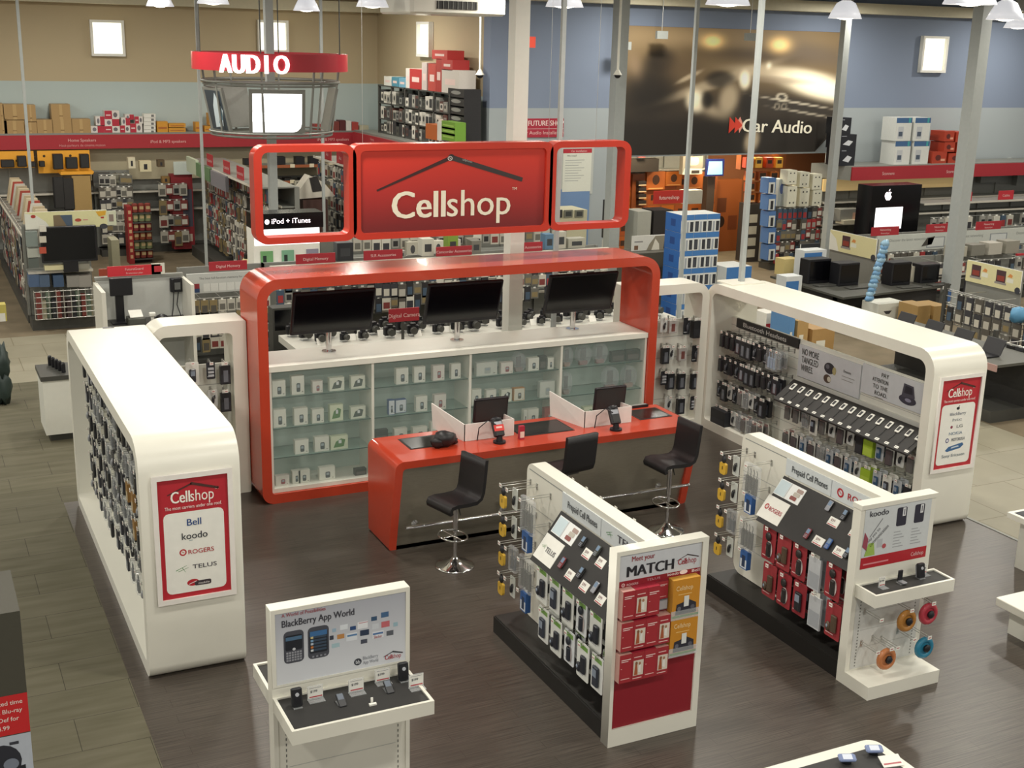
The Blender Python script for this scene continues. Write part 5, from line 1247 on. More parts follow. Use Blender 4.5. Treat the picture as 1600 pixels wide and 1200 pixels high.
for k, (q, c) in enumerate((((600, 120, 611, 132), '#dcdcd4'), ((612, 121, 622, 134), '#4a8aa0'), ((623, 123, 634, 135), '#6aa0b8'), ((634, 107, 640, 136), '#d8d4cc'), ((640, 109, 659, 137), '#b02a2c'), ((659, 98, 667, 137), '#c9bcb8'), ((669, 100, 681, 138), '#b8443c'), ((681, 92, 690, 138), '#a8302c'), ((690, 94, 707, 109), '#b83634'), ((675, 79, 699, 92), '#c03a36'), ((690, 110, 717, 139), '#cfc8c0'))):
    bxx(*q, xr, .4, c, 'stored_box', ('white carton, first on the rack top', 'teal carton on the rack top', 'light blue carton on the rack top', 'thin white carton on the rack top', 'big red bag like box on the rack top', 'tall pale box on the rack top', 'tall red box stack front', 'red box stack, middle', 'red box at right of the stack', 'topmost red box of the rack top pile', 'white striped boxes at the right of the rack top')[k], 'box', 'boxes on the rack top', d_lbl, z0=zt2 if q[3] > 125 else None)
for k in range(6):
    bxx(700, 140+k*13.5, 725, 152+k*13.5, xr-.02, .4, '#232224', 'stored_box', f'black box, {ORD[k]} from top in the stack at the rack end', 'box', 'black boxes at the rack end', lambda f: f.ell(.5, .6, .3, .2, '#8a8a86', 1), z0=2.95 if k == 5 else None)
for k in range(3): bxx(690, 192+k*9, 711, 200+k*9, xr-.32, .25, '#6f9a35', 'stored_box', ('top', 'middle', 'bottom')[k]+' green box of the green stack before the black boxes', 'box', 'green boxes', lambda f: f.rect(.1, .4, .9, .6, '#9cc05a', 1))
bxx(665, 196, 683, 216, xr-.32, .25, '#b9622c', 'stored_box', 'orange box left of the green stack', 'box'); bxx(683, 191, 690, 219, xr-.32, .25, '#dad8ce', 'stored_box', 'white box between the orange and green boxes', 'box')

# ---- blue wall: signs, notice, exit sign, cameras, conditioner
bf_ = YB2-.02
def d_fs(f):
    f.rect(0, 0, 1, 1, '#a8283c', 1); f.rect(0, .44, 1, .47, '#d8b0b0', 2); f.text('FUTURE SHOP', .60, .62, .16, '#f0d8d4', 2, bold=.02, wide=.88); f.text('Car Audio Installation', .52, .16, .11, '#e0bcb8', 2, wide=1.08)
    for a in (.06, .12): f.poly([(a, .62), (a+.05, .70), (a, .79)], '#f0d8d4', 2)
a, b = at(811, 215, y=bf_), at(881, 185, y=bf_); m = MB('red_board'); m.box(a.x, b.x, bf_, YB2, a.z, b.z); d_fs(Face(m, (a.x, bf_, a.z), X_, Z_, b.x-a.x, b.z-a.z)); thing('wall_sign', 'red store sign on the blue wall beside the white column', 'sign', ((a.x+b.x)/2, bf_, a.z), m)
a, b = at(878, 300, y=bf_), at(925, 232, y=bf_); t = thing('notice_board', 'white installation notice with red heading seen through the right red frame', 'notice', ((a.x+b.x)/2, bf_, a.z)); m = MB('paper_white'); m.box(a.x-.06, b.x+.06, bf_+.005, YB2-.002, a.z-.06, b.z+.06, '#b9bdb8'); part('backing', t, m)
m = MB('paper_white'); f = Face(m, (a.x, bf_, a.z), X_, Z_, b.x-a.x, b.z-a.z); f.rect(0, 0, 1, 1, '#d6d8cc', 1); f.rect(0, .90, 1, 1, '#b02a38', 2); f.text('Car installation', .55, .925, .06, '#e8c8c4', 3, wide=.4); f.text('We install', .3, .82, .06, '#4a4a4c', 2)
for k in range(9): f.rect(.08, .73-.06*k, .75-.1*(k % 3), .742-.06*k, '#9a9e9c', 2)
part('sheet', t, m)
m = MB('blue_wall'); a, b = at(868, 395, y=bf_), at(921, 310, y=bf_); m.box(a.x, b.x, bf_, YB2, 0, 2.05, '#6f8cb4'); d_ = struct('door_1', m)
sg = at(826, 65, y=10.6); t = thing('exit_sign', 'small glowing red exit sign hanging near the white column', 'sign', sg); m = MB(mat('exit_red', '#e2503c', .5, emit=.6)); m.box(sg.x-.15, sg.x+.15, 10.58, 10.62, sg.z-.12, sg.z+.1); part('plate', t, m); m = MB('wire'); m.cyl((sg.x, 10.6, sg.z+.1), .02, 2, n=8); part('rod', t, m)
for u, lab in ((750, 'white dome camera hanging left of the white column'), (965, 'white dome camera hanging before the grey column')):
    p = at(u, 117, y=9.6 if u < 800 else 8.8); t = thing('dome_camera', lab, 'camera', p, group='hanging dome cameras'); m = MB('white_laminate'); m.cyl((p.x, p.y, p.z), .09, .10, r2=.03); m.cyl((p.x, p.y, p.z+.1), .025, 3, n=8); part('mount', t, m); m = MB('black_plastic'); m.blob(p, .07, .07, .07); part('dome', t, m)
p = at(710, 12, y=5.2); t = thing('air_conditioner', 'white ceiling air conditioner with dark louvres', 'air conditioner', (p.x, 5.6, 5.6)); m = MB('white_laminate'); m.rbox(p.x-.80, p.x+.80, 5.0, 6.4, 5.62, 6.0, .05); part('casing', t, m)
m = MB('black_board'); m.box(p.x-.38, p.x+.30, 4.99, 5.0, 5.70, 5.82)
for k in range(9): m.box(p.x-.36+.08*k, p.x-.35+.08*k, 4.985, 4.99, 5.70, 5.82, 'grey_metal')
part('louvre', t, m); m = MB('wire'); m.cyl((p.x-.55, 5.5, 6.0), .02, 1.4, n=6); m.cyl((p.x+.55, 5.5, 6.0), .02, 1.4, n=6); part('hanger', t, m)
p = at(1515, 127, y=bf_); m = MB(ink('#a02a34')); m.cyl((p.x, YB2, p.z), .09, .05, axis=(0, -1, 0)); thing('alarm_bell', 'small round red alarm bell beside the thick column on the blue wall', 'alarm', p, m)
p = at(1577, 254, y=bf_); m = MB('white_laminate'); m.box(p.x-.06, p.x+.06, bf_-.04, YB2, p.z-.12, p.z+.12); thing('wall_sensor', 'small white box on the grey wall right of the thick column', 'sensor', p, m)
for q, n_ in (((1532, 268, 1568, 286), 'left'), ((1588, 268, 1600, 290), 'right')):
    a, b = at(q[0], q[3], y=bf_-.3), at(q[2], q[1], y=bf_-.3); m = MB('grey_metal'); m.prism([(a.x, bf_-.3, b.z), (b.x, bf_-.3, b.z), (b.x-.2, bf_-.3, a.z), (a.x, bf_-.3, a.z)], (0, .3, 0)); thing('wall_bracket', n_+' grey speaker housing on the wall right of the thick column', 'speaker', ((a.x+b.x)/2, bf_, a.z), m)

# ---- car mural
ma, mb_ = 12.03, 18.12; mz0, mz1 = 2.78, 5.64
MU = thing('wall_mural', 'huge sepia car interior mural with white lettering', 'mural', ((ma+mb_)/2, bf_, mz0))
m = MB('black_board'); m.prism([(ma, bf_, mz0), (mb_-.5, bf_, mz0), (mb_-.12, bf_, mz0+.35), (mb_, bf_, mz0+.6), (mb_, bf_, mz1), (ma, bf_, mz1)], (0, .03, 0), ink('#3b332a')); part('backing', MU, m)
# the picture itself: soft sepia tones of a blurred photograph, printed as a fine grid of dots
def mural_tone(a, b):
    c = [.052, .042, .032]
    def mix(col, w):
        for q in range(3): c[q] += (col[q]-c[q])*w
    def g(ca, cb, ra, rb, ang=0.0, p=1.0):
        da, db = (a-ca)*2.13, b-cb; x = da*math.cos(ang)+db*math.sin(ang); y = -da*math.sin(ang)+db*math.cos(ang)
        return math.exp(-((x/(ra*2.13))**2+(y/rb)**2)**p)
    S = lambda x, e: 1/(1+math.exp(-x/e))
    tan, cream, dark, pale, amber = (.25, .19, .11), (.78, .72, .58), (.022, .018, .014), (.42, .36, .27), (.95, .70, .36)
    mix(tan, S(b-.52, .06)*.75); mix((.33, .26, .17), g(.30, .93, .5, .10)*.8); mix((.10, .075, .05), g(.62, .80, .30, .06, -.02)*.9); mix((.16, .13, .1), g(.86, .82, .25, .10, -.12)*.9)
    mix(pale, g(.42, .58, .28, .045, .28, 2)*.8); mix(pale, g(.72, .655, .26, .055, -.06, 2)*.95); mix(cream, g(.90, .555, .20, .10, -.2, 2)*.95); mix(cream, g(1.0, .50, .13, .06, -.2)*.8); mix((.3, .25, .19), g(.70, .60, .16, .03, -.05, 2)*.6)
    mix(dark, g(.12, .52, .13, .22, .3, 2)*.92); mix(dark, g(.16, .74, .07, .10, 0, 2)*.85); mix((.13, .095, .06), g(.26, .70, .09, .12)*.75); mix((.26, .2, .14), g(.045, .70, .03, .10, .4)*.7)
    mix(dark, S(.27-b, .02)*.75); mix((.055, .048, .04), g(.8, .38, .2, .07, -.14, 2)*.9); mix(dark, g(.57, .40, .04, .12, .15, 2)*.8); mix(dark, g(.43, .60, .07, .07, 0, 3)*.8)
    mix(cream, g(.325, .425, .045, .085, -.5, 2)*.85); mix(pale, g(.40, .35, .07, .05, -.3)*.7); mix(dark, g(.375, .43, .028, .07, .2, 2)*.9); mix(pale, g(.475, .44, .045, .13, -.25, 2)*.85); mix(cream, g(.545, .60, .026, .075, .15, 2)*.9)
    mix(pale, g(.29, .62, .06, .02, .4, 2)*.8); mix(amber, g(.385, .90, .045, .05)*.95); mix(amber, g(.70, .885, .05, .06)*.9); mix(cream, g(.655, .715, .012, .025)*.8); mix(pale, g(.60, .10, .035, .10, -.3, 2)*.8)
    mix((.5, .46, .38), g(.80, .415, .2, .008, -.13, 2)*.8); mix((.5, .46, .38), g(.85, .33, .17, .008, -.14, 2)*.6)
    for k in (.71, .745): mix((.3, .27, .22), g(k, .385, .015, .03, 0, 3)*.8); mix(dark, g(k, .385, .009, .018, 0, 3)*.9)
    mix((.5, .46, .38), g(.73, .46, .03, .035, -.1, 4)*.8); mix(dark, g(.73, .46, .018, .018, -.1, 4)*.9)
    return [min(.95, .40*(v/.30)**1.4) for v in c]
NA, NB = 150, 72; me = bpy.data.meshes.new('picture'); vs = [V(((mb_-ma)*q/NA-(mb_-ma)/2, -.0015, (mz1-mz0)*(.001+.998*r/NB))) for r in range(NB+1) for q in range(NA+1)]
def inside(q, r): return not ((q/NA > .92) and r/NB < .21*((q/NA-.92)/.08)+.0)
fs = [(r*(NA+1)+q, r*(NA+1)+q+1, (r+1)*(NA+1)+q+1, (r+1)*(NA+1)+q) for r in range(NB) for q in range(NA) if inside(q+.5, r+.2)]
me.from_pydata(vs, [], fs); ca = me.color_attributes.new('print', 'FLOAT_COLOR', 'POINT')
for r in range(NB+1):
    for q in range(NA+1): ca.data[r*(NA+1)+q].color = (*mural_tone(q/NA, r/NB), 1)
pm = bpy.data.materials.new('mural_print'); pm.use_nodes = True; an = pm.node_tree.nodes.new('ShaderNodeVertexColor'); an.layer_name = 'print'
pb = pm.node_tree.nodes['Principled BSDF']; pb.inputs['Roughness'].default_value = .6; pm.node_tree.links.new(an.outputs[0], pb.inputs['Base Color']); me.materials.append(pm)
po = bpy.data.objects.new('picture', me); COL.objects.link(po); po.parent = MU; WLD[po] = WLD[MU]
m = MB(); f = Face(m, (ma, bf_, mz0), X_, Z_, mb_-ma, mz1-mz0); f.text('Car Audio', .548, .178, .44, '#f1ecd8', 12, bold=.025, align=-1, wide=2.08, rot=-.03)
for a in (.485, .512): f.poly([(a, .165), (a+.036, .23), (a, .30)], '#d8402c', 11 + (a > .5))
f.poly([(.535, .165), (.553, .23), (.535, .30), (.525, .27)], '#e89a8a', 10)
part('lettering', MU, m)

# ---- car audio bay below the mural
bay = gondola('bay_shelving', 'orange car audio wall below the mural', 12.2, 16.1, 13.3, 13.95, 2.7, 'x', shelves=((2.2, .4), (1.8, .3)))
m = MB(ink('#8a4a1e', .6)); m.box(12.25, 16.05, 13.27, 13.32, .2, 2.15); f = Face(m, (12.25, 13.27, .2), X_, Z_, 3.8, 1.95)
for a in range(9):
    for b in range(5): f.rect(.02+.109*a, .03+.19*b, .115+.109*a, .20+.19*b, ('#b0621f', '#a2541c', '#96481a')[(a*2+b) % 3], 1); f.rect(.04+.109*a, .08+.19*b, .095+.109*a, .15+.19*b, '#3a2318', 2)
part('orange_panel', bay, m, 'orange panelled front')
for k, (q, c) in enumerate((((986, 272, 1008, 330), '#7a3f1c'), ((1010, 268, 1040, 296), '#a8581e'), ((1040, 268, 1066, 290), '#b8641f'), ((1072, 272, 1098, 294), '#b5622a'))):
    bx(*q, 13.2, .1, c, 'demo_board', ('tall dark orange demo board at the left of the car audio bay', 'orange demo board above the left of the small red sign', 'orange demo board above the right of the small red sign', 'orange speaker board right of the pale pole')[k], 'panel', 'orange demo boards', lambda f: (f.ell(.5, .55, .2, .28, '#4a2c18', 1), f.rect(.1, .05, .9, .1, '#d8a060', 1)))
for k in range(4): bx(998, 283+k*10, 1010, 290+k*10, 13.05, .12, '#2a2422', 'car_stereo', f'car stereo, {ORD[k]} from top on the tall orange board', 'stereo', 'stereos on the tall orange board', lambda f: f.rect(0, 0, 1, .25, '#cbb08a', 1))
a, b = at(1021, 319, y=12.4), at(1070, 297, y=12.4); sign_plate((a.x, 12.4, a.z), b.x-a.x, b.z-a.z, 'futureshop', 'small red sign with white store name in the car audio bay', '#c4342c', ink_='#f4dcd8')
bx(1071, 297, 1098, 318, 12.4, .3, '#b9b9ae', 'pale_box', 'pale blank box right of the small red store sign', 'box')
bx(1072, 233, 1099, 243, 12.9, .06, '#b5b3a6', 'brand_sign', 'grey lettered sign over the security display', 'sign', None, lambda f: f.text('VIPER', .5, .2, .2, '#2a2a2c', 1, bold=.02, wide=.48))
bx(1066, 244, 1099, 272, 12.9, .15, '#8f8878', 'demo_display', 'grey car alarm display with black and white panels', 'display', None, lambda f: (f.rrect(.2, .5, .8, .95, .08, '#b9b2a0', 1), f.poly([(.0, .0), (1, .0), (1, .3), (.1, .35)], '#d8d2bc', 1), f.rect(.45, .05, .85, .22, '#3a342e', 2)))
t = thing('demo_screen', 'small glowing blue screen in the car audio bay', 'screen', at(1117, 263, y=12.7)); a, b = at(1105, 273, y=12.7), at(1130, 252, y=12.7); m = MB(ink('#1c2a6a')); m.box(a.x-.04, b.x+.04, 12.7, 12.76, a.z-.04, b.z+.06); part('casing', t, m); m = MB('screen_lit'); m.quad((a.x, 12.698, a.z), (b.x, 12.698, a.z), (b.x-.03, 12.698, b.z), (a.x+.03, 12.698, b.z)); part('display', t, m)
bx(1102, 276, 1118, 340, 12.8, .2, '#4a3e34', 'display_stand', 'dark stand carrying the small blue screen', 'stand', z0=.2)
bx(998, 230, 1009, 246, 12.9, .15, '#b0342c', 'red_pack', 'red bottle shaped pack on the shelf left of the bay', 'package'); bx(985, 248, 1030, 268, 13.0, .2, '#2e2822', 'cable_heap', 'dark coil of cables on the shelf of the bay', 'cables')
bx(1112, 280, 1160, 385, 13.6, .2, '#8a4a20', 'bay_board', 'broad orange brown board behind the pale power pole', 'panel', None, lambda f: (f.rect(.1, .55, .45, .75, '#5a2f18', 1), f.ell(.28, .42, .14, .08, '#2a1a12', 2), f.rect(.55, .3, .9, .5, '#6a3418', 1)), z0=.0)
bx(1157, 238, 1229, 263, 12.2, .2, '#8a4a1c', 'product_shelf', 'orange top shelf of boxed car stereos', 'shelf')
for k, u in enumerate((1166, 1181, 1198, 1213)): bx(u-1, 246, u+11, 262, 12.0, .15, ('#a83a1e', '#d8a23c')[k % 2], 'stereo_box', f'car stereo box, {ORD[k]} from left on the orange top shelf', 'box', 'car stereo boxes', lambda f: f.rect(.2, .4, .8, .75, '#3a2a20', 1))
for r in range(3):
    for k in range(3): bx(1167+k*18, 268+r*17, 1181+k*18, 282+r*17, 12.1, .15, ('#a8561e', '#96451c', '#b2611f')[(r+k) % 3], 'stereo_display', f'orange display panel, {ORD[k]} in {ORD[r]} row left of the white speaker boxes', 'panel', 'orange display panels', lambda f: (f.rect(.15, .3, .85, .85, '#2c1c14', 1), f.rect(.1, .05, .9, .2, '#d8b080', 1)))
bx(1165, 318, 1195, 390, 12.0, .4, '#3a3430', 'display_rack', 'dark rack of white fronted sets left of the blister wall', 'rack', None, lambda f: [f.rect(.1, .08+.2*k, .6, .22+.2*k, '#c9c2ae', 1) for k in range(4)], z0=0)
for k in range(3):
    for r in range(2): bx(1230+k*19.5, 266+r*25+k*3, 1246+k*19.5, 288+r*25+k*4, 10.7, .3, '#cfcdba', 'speaker_box', f'white speaker box, {ORD[k]} from left in the {("upper", "lower")[r]} row by the grey blue column', 'box', 'white speaker boxes by the column', lambda f: [f.ell(a, b, .08, .05, '#3a3a38', 1) for a, b in ((.3, .2), (.7, .2), (.3, .8), (.7, .8))], 1.552 if r else None)
bx(1216, 280, 1228, 300, 10.9, .3, '#a9b0ae', 'speaker_box', 'grey blue picture box left of the white speaker boxes', 'box', None, lambda f: f.ell(.5, .65, .3, .2, '#4a5a8a', 1), 1.55)
for k in range(5): bx(1199, 278+k*26, 1213, 302+k*26, 10.7, .3, '#4f74a8', 'stereo_box', f'blue white box, {ORD[k]} from top in the column left of the blister wall', 'box', 'blue white boxes', lambda f: (f.rect(.1, .0, .9, .72, '#cfd2cc', 1), f.rect(.35, .05, .7, .6, '#2c2c30', 2)))
BWL = gondola('blister_wall', 'wall of small red and dark blister packs under the white speaker boxes', 16.05, 17.7, 10.85, 11.3, 1.55, 'x')
for r in range(5): stock_row((16.1, 10.8, 1.5-.27*r), (17.6, 10.8, 1.5-.27*r), 10, SOUTH, 'small blister pack on the wall under the white speaker boxes', 'blister wall packs', [4, 9, 3, 2, 6, 8], on=BWL, name='blister_pack')

# ---- right back shelf with red band
t = gondola('wall_shelving', 'shelving with red band along the grey blue wall on the right', 17.5, 30, 10.55, 11.4, 2.15, 'x', shelves=((1.6, .55), (1.05, .55)))
m = MB('red_board'); m.box(17.95, 30, 10.40, 10.44, 2.17, 2.49); f = Face(m, (17.95, 10.40, 2.17), X_, Z_, 12, .32)
for a in (.095, .27): f.text('Scanners', a, .36, .11, '#e0b4b0', 1, bold=.01)
part('red_band', t, m); m = MB('grey_metal'); m.prism([(17.5, 11.4, 2.17), (17.95, 10.45, 2.17), (30, 10.45, 2.17), (30, 11.4, 2.17)], (0, 0, .34)); part('bulkhead', t, m)
m = MB(mat('lit_fascia', '#e8c88a', .5, emit=.25)); m.box(17.6, 22.3, 11.0, 11.05, 1.85, 2.15); part('lit_fascia', t, m)
zs = 2.51
for k, (q) in enumerate(((1311, 184, 1331, 210), (1311, 210, 1339, 232), (1311, 232, 1337, 255))):
    bx(*q, 10.6, .5, '#191b22', 'printer_box', ('upper', 'middle', 'lower')[k]+' black box of the stack right of the grey blue column', 'box', 'black boxes on the right shelf', lambda f: (f.poly([(.2, .3), (.5, .6), (.8, .5), (.6, .2)], '#c9ccd0', 1), f.rect(.1, .85, .4, .9, '#8a8d94', 1)), z0=zs if k == 2 else None)
def d_pb(f): f.rect(0, .78, 1, 1, '#3f628c', 1); f.rect(.78, .78, .9, 1, '#3f9a9c', 2); f.rect(.15, .1, .5, .62, '#b9bdc0', 1); f.rect(.2, .2, .45, .4, '#4a5666', 2)
for r in range(2):
    for k in range(2): bx(1398+k*29-r*2, 184+r*36.5, 1426+k*29-r*2, 220+r*36.5, 10.6, .5, '#d2d4cf', 'printer_box', ('upper', 'lower')[r]+' '+('left', 'right')[k]+' white and blue printer box on the right shelf', 'box', 'white printer boxes', d_pb, z0=zs if r else None)
for k, q in enumerate(((1475, 205, 1492, 221), (1493, 206, 1513, 222), (1475, 222, 1493, 237), (1494, 223, 1513, 238), (1456, 237, 1480, 255), (1481, 239, 1511, 256))):
    bx(*q, 10.6, .5, '#a83a22', 'printer_box', f'orange red box, {("top left", "top right", "middle left", "middle right", "bottom left", "bottom right")[k]} of the pile by the thick column', 'box', 'orange red boxes on the right shelf', lambda f: (f.ell(.4, .5, .2, .25, '#5a2018', 1), f.rect(.6, .2, .9, .4, '#d89a80', 1)), z0=zs if k > 3 else None)
# computer brand fixture: black with a lit screen
t = thing('display_fixture', 'tall black fixture with lit white emblem and screen', 'display', (18.0, 9.2, 0)); a, b = at(1356, 370, y=9), at(1441, 288, y=9)
m = MB('screen_black'); m.box(a.x, b.x, 9.0, 9.5, 0, b.z); part('body', t, m)
m = MB('panel_lit'); f = Face(m, (a.x, 9.0, 0), X_, Z_, 1, 1); p = at(1365, 359, y=9); q = at(1411, 323, y=9)
f.rect(p.x-a.x, p.z, q.x-a.x, q.z, 'panel_lit', 2); part('lit_screen', t, m)
m = MB('letters_lit'); p = at(1388, 306, y=9); c = (p.x-a.x, p.z); r_ = .11
f = Face(m, (a.x, 9.0, 0), X_, Z_, 1, 1); f.poly([(c[0]+r_*x, c[1]+r_*y) for x, y in ((-.3, -1), (0, -.9), (.35, -1), (.75, -.6), (.95, -.15), (.62, .1), (.58, .42), (.85, .7), (.5, .85), (0, .7), (-.5, .85), (-.9, .5), (-1, 0), (-.75, -.6))], 'letters_lit', 2)
f.poly([(c[0]+r_*x, c[1]+r_*y) for x, y in ((0, .85), (.05, 1.2), (.35, 1.5), (.35, 1.15))], 'letters_lit', 2); part('lit_emblem', t, m)
# ================================================================== hanging audio ring
ay = 10.2; pl, pr_ = at(295, 95, y=ay), at(527, 95, y=ay); ac = V(((pl.x+pr_.x)/2+.1, ay, 0)); ar = (pr_.x-pl.x)/2*1.02
AR = thing('audio_ring', 'hanging red ring sign with glowing white letters and tilted panels below', 'sign', (ac.x, ac.y, 3.3))
zt_, zb_ = 4.93, 4.62
m = MB('red_board'); N = 40; am = mat('ring_red', '#b02430', .35, noise=.04)
vs = [V((ac.x+ar*math.cos(2*PI*i/N), ac.y+ar*math.sin(2*PI*i/N), z)) for z in (zb_, zt_) for i in range(N)]
vi = [V((ac.x+ar*.97*math.cos(2*PI*i/N), ac.y+ar*.97*math.sin(2*PI*i/N), z)) for z in (zb_, zt_) for i in range(N)]
qd = [(i, (i+1) % N, N+(i+1) % N, N+i) for i in range(N)]
m.add(vs, qd, am, True); m.add(vi, [a[::-1] for a in qd], am, True); m.add(vs[N:]+vi[N:], qd, 'grey_metal'); m.add(vs[:N]+vi[:N], qd, 'grey_metal'); part('red_band', AR, m)
m = MB('letters_lit')
for k, ch in enumerate('AUDIO'):
    th = math.radians(-117+(k-2)*10.3-(0 if k < 3 else 1.2)); p = V((ac.x+(ar+.03)*math.cos(th), ac.y+(ar+.03)*math.sin(th), zb_-.03)); tx = V((-math.sin(th), math.cos(th), 0)).normalized()
    f = Face(m, p, tx, Z_, 1, 1); f.text(ch, 0, 0, .46, 'letters_lit', 1, bold=.055, sx=.74); n_ = len(text_geo(ch)[0]); base = m.v[-n_:]
    nn = tx.cross(Z_); m.add([v-nn*.03 for v in base], text_geo(ch)[1], 'letters_lit')
part('lit_letters', AR, m)
def hoop(r, z, rad, nm):
    m = MB('grey_metal'); m.tube([(ac.x+r*math.cos(2*PI*i/36), ac.y+r*math.sin(2*PI*i/36), z) for i in range(36)], rad, closed=True, n=7); part(nm, AR, m)
hoop(ar*.88, 4.42, .03, 'upper_hoop'); hoop(ar*.86, 4.36, .02, 'upper_hoop'); hoop(ar*.78, 3.45, .025, 'lower_hoop'); hoop(ar*.80, 3.51, .02, 'lower_hoop')
for k in range(8):
    a = 2*PI*(k+.5)/8; m = MB('grey_metal'); c_, s_ = math.cos(a), math.sin(a)
    m.tube([(ac.x+ar*.88*c_, ac.y+ar*.88*s_, 4.64), (ac.x+ar*.86*c_, ac.y+ar*.86*s_, 4.38), (ac.x+ar*.78*c_, ac.y+ar*.78*s_, 3.45)], .022, n=6); part('strut', AR, m)
    if k % 2:
        m = MB('dark_metal'); m.cyl((ac.x+ar*.9*c_, ac.y+ar*.9*s_, zt_-.02), .012, 2.5, n=6); part('hanger', AR, m)
def ring_panel(nm, deg, w_, mfront, lab):
    a = math.radians(deg); c_, s_ = math.cos(a), math.sin(a); top = V((ac.x+ar*.84*c_, ac.y+ar*.84*s_, 4.30)); bot = V((ac.x+ar*.72*c_, ac.y+ar*.72*s_, 3.50))
    tx = V((-s_, c_, 0)).normalized(); yd = (top-bot).normalized(); h = (top-bot).length; f0 = bot-tx*w_/2; nn = tx.cross(yd)
    m = MB('grey_metal'); m.hexa([f0, f0+tx*w_, f0+tx*w_+yd*h, f0+yd*h], [f0-nn*.05, f0+tx*w_-nn*.05, f0+tx*w_+yd*h-nn*.05, f0+yd*h-nn*.05]); q = part(nm, AR, m, lab)
    if mfront:
        m = MB(); f = Face(m, f0, tx, yd, w_, h)
        if mfront == 'lit': f.rrect(.06, .06, .94, .92, .16, 'panel_lit', 3); f.rect(.06, .3, .5, .92, 'panel_lit', 4); f.rect(.06, .06, .5, .5, 'panel_lit', 4); f.rect(.5, .5, .94, .92, 'panel_lit', 4)
        else: f.rect(.1, .06, .9, .94, '#39424a', 2); f.poly([(.3, .1), (.7, .15), (.85, .5), (.6, .9), (.4, .6)], '#c9d6dc', 3); f.poly([(.5, .2), (.75, .3), (.8, .6)], '#6f9ab0', 4)
        part('picture' if mfront != 'lit' else 'lit_screen', q, m)
ring_panel('screen_panel', -100, 1.0, 'lit', 'panel with glowing white screen'); ring_panel('picture_panel', -168, .8, 'pic', 'panel with a car picture')
ring_panel('back_panel', 122, 1.1, None, None); ring_panel('side_panel', -8, .8, None, None)

# ================================================================== gondolas left of the red unit
# endcap with the television
EC = gondola('endcap', 'grey endcap shelf with a yellow poster above the black television', -.94, .17, 10.05, 10.55, 1.85, 'x', base=.2, shelves=((1.06, .46),))
hp = at(37, 358, y=10.02); m = MB('paper_white'); m.box(-.93, .46, 10.0, 10.03, 1.84, 2.14); f = Face(m, (-.93, 10.0, 1.84), X_, Z_, 1.39, .30)
f.rect(0, 0, 1, 1, '#d9d6a6', 1); f.poly([(0, 0), (.30, 0), (.25, .4), (.14, .8), (0, .95)], '#dfe0d4', 2); f.rect(.34, .08, .57, .78, '#4a5a6e', 2); f.poly([(.34, .08), (.5, .1), (.42, .8), (.34, .78)], '#7a6a52', 3); f.ell(.64, .45, .04, .1, '#b04a3a', 3); f.rect(.70, .42, .76, .48, '#c98a80', 3); f.poly([(.86, .92), (.99, .95), (.98, .7), (.9, .62)], '#d8a634', 3); f.rect(.92, .5, .96, .6, '#b0342c', 3); f.ell(.95, .02, .05, .16, '#3a3c42', 3); f.ell(.1, .75, .03, .1, '#a8342c', 3); part('header_poster', EC, m)
m = MB('paper_white'); f = Face(m, (.46, 10.0, 1.86), X_, Z_, .16, .26); f.rect(0, 0, 1, 1, '#cdd0b8', 1); f.rect(.2, .25, .7, .75, '#8a7a72', 2); m.box(.46, .62, 10.0, 10.02, 1.86, 2.12); part('small_poster', EC, m)
p0, p1 = at(66, 405, y=9.9), at(150, 352, y=9.9)
t = thing('television', 'black flat television on the grey endcap under the yellow poster', 'television', ((p0.x+p1.x)/2, 10.0, 1.06)); m = MB('black_plastic'); m.rbox(p0.x, p1.x, 9.92, 9.99, 1.24, p1.z, .015); m.box(-.35, -.1, 9.9, 10.05, 1.06, 1.26); part('casing', t, m); m = MB('screen_black'); m.quad((p0.x+.03, 9.918, 1.28), (p1.x-.03, 9.918, 1.28), (p1.x-.03, 9.918, p1.z-.03), (p0.x+.03, 9.918, p1.z-.03)); part('screen', t, m)
for k, u in enumerate((66, 66, 66)):
    bx(62, 352+k*17, 72, 362+k*17, 9.88, .02, ('#d9d6ca', '#c9c4b4', '#b8503c')[k], 'price_badge', ('upper', 'middle', 'lower')[k]+' small round badge on the left edge of the endcap television', 'badge')
for k, (q, c) in enumerate((((42, 362, 58, 385), '#7f8a86'), ((44, 388, 62, 402), '#a9ada4'), ((46, 403, 60, 418), '#5a625e'), ((70, 414, 105, 421), '#d9d2a8'), ((108, 412, 140, 420), '#8f8d80'))):
    bx(*q, 9.95, .15, c, 'boxed_movie', ('top grey box at the left of the endcap television', 'pale box at the left of the endcap television', 'dark box at the left foot of the endcap television', 'long pale strip on the endcap shelf', 'grey tray on the endcap shelf')[k], 'box')
for k, (u0, c) in enumerate(((46, '#4a6080'), (62, '#4c5f78'), (84, '#3f5674'), (105, '#8f8c86'), (124, '#97938c'))):
    bx(u0, 430, u0+(15 if k < 3 else 18), 448, 10.0, .3, c, 'boxed_item', ('first blue', 'second blue', 'third blue', 'first grey', 'second grey')[k]+' box under the endcap shelf', 'box')
WB_ = thing('wire_basket', 'wire dump basket at the foot of the endcap', 'basket', (-.4, 9.85, .3))
m = MB('wire')
for k in range(9): m.tube([(-.9+.125*k, 9.8, .25), (-.9+.125*k, 9.8, .78)], .008, n=5)
for k in range(6): m.tube([(-.9, 9.8, .25+.1*k), (.12, 9.8, .25+.1*k)], .008, n=5)
part('front_grid', WB_, m); m = MB('wire')
for k in range(5): m.tube([(.12, 9.8+.1*k, .25), (.12, 9.8+.1*k, .78)], .008, n=5)
part('side_grid', WB_, m)
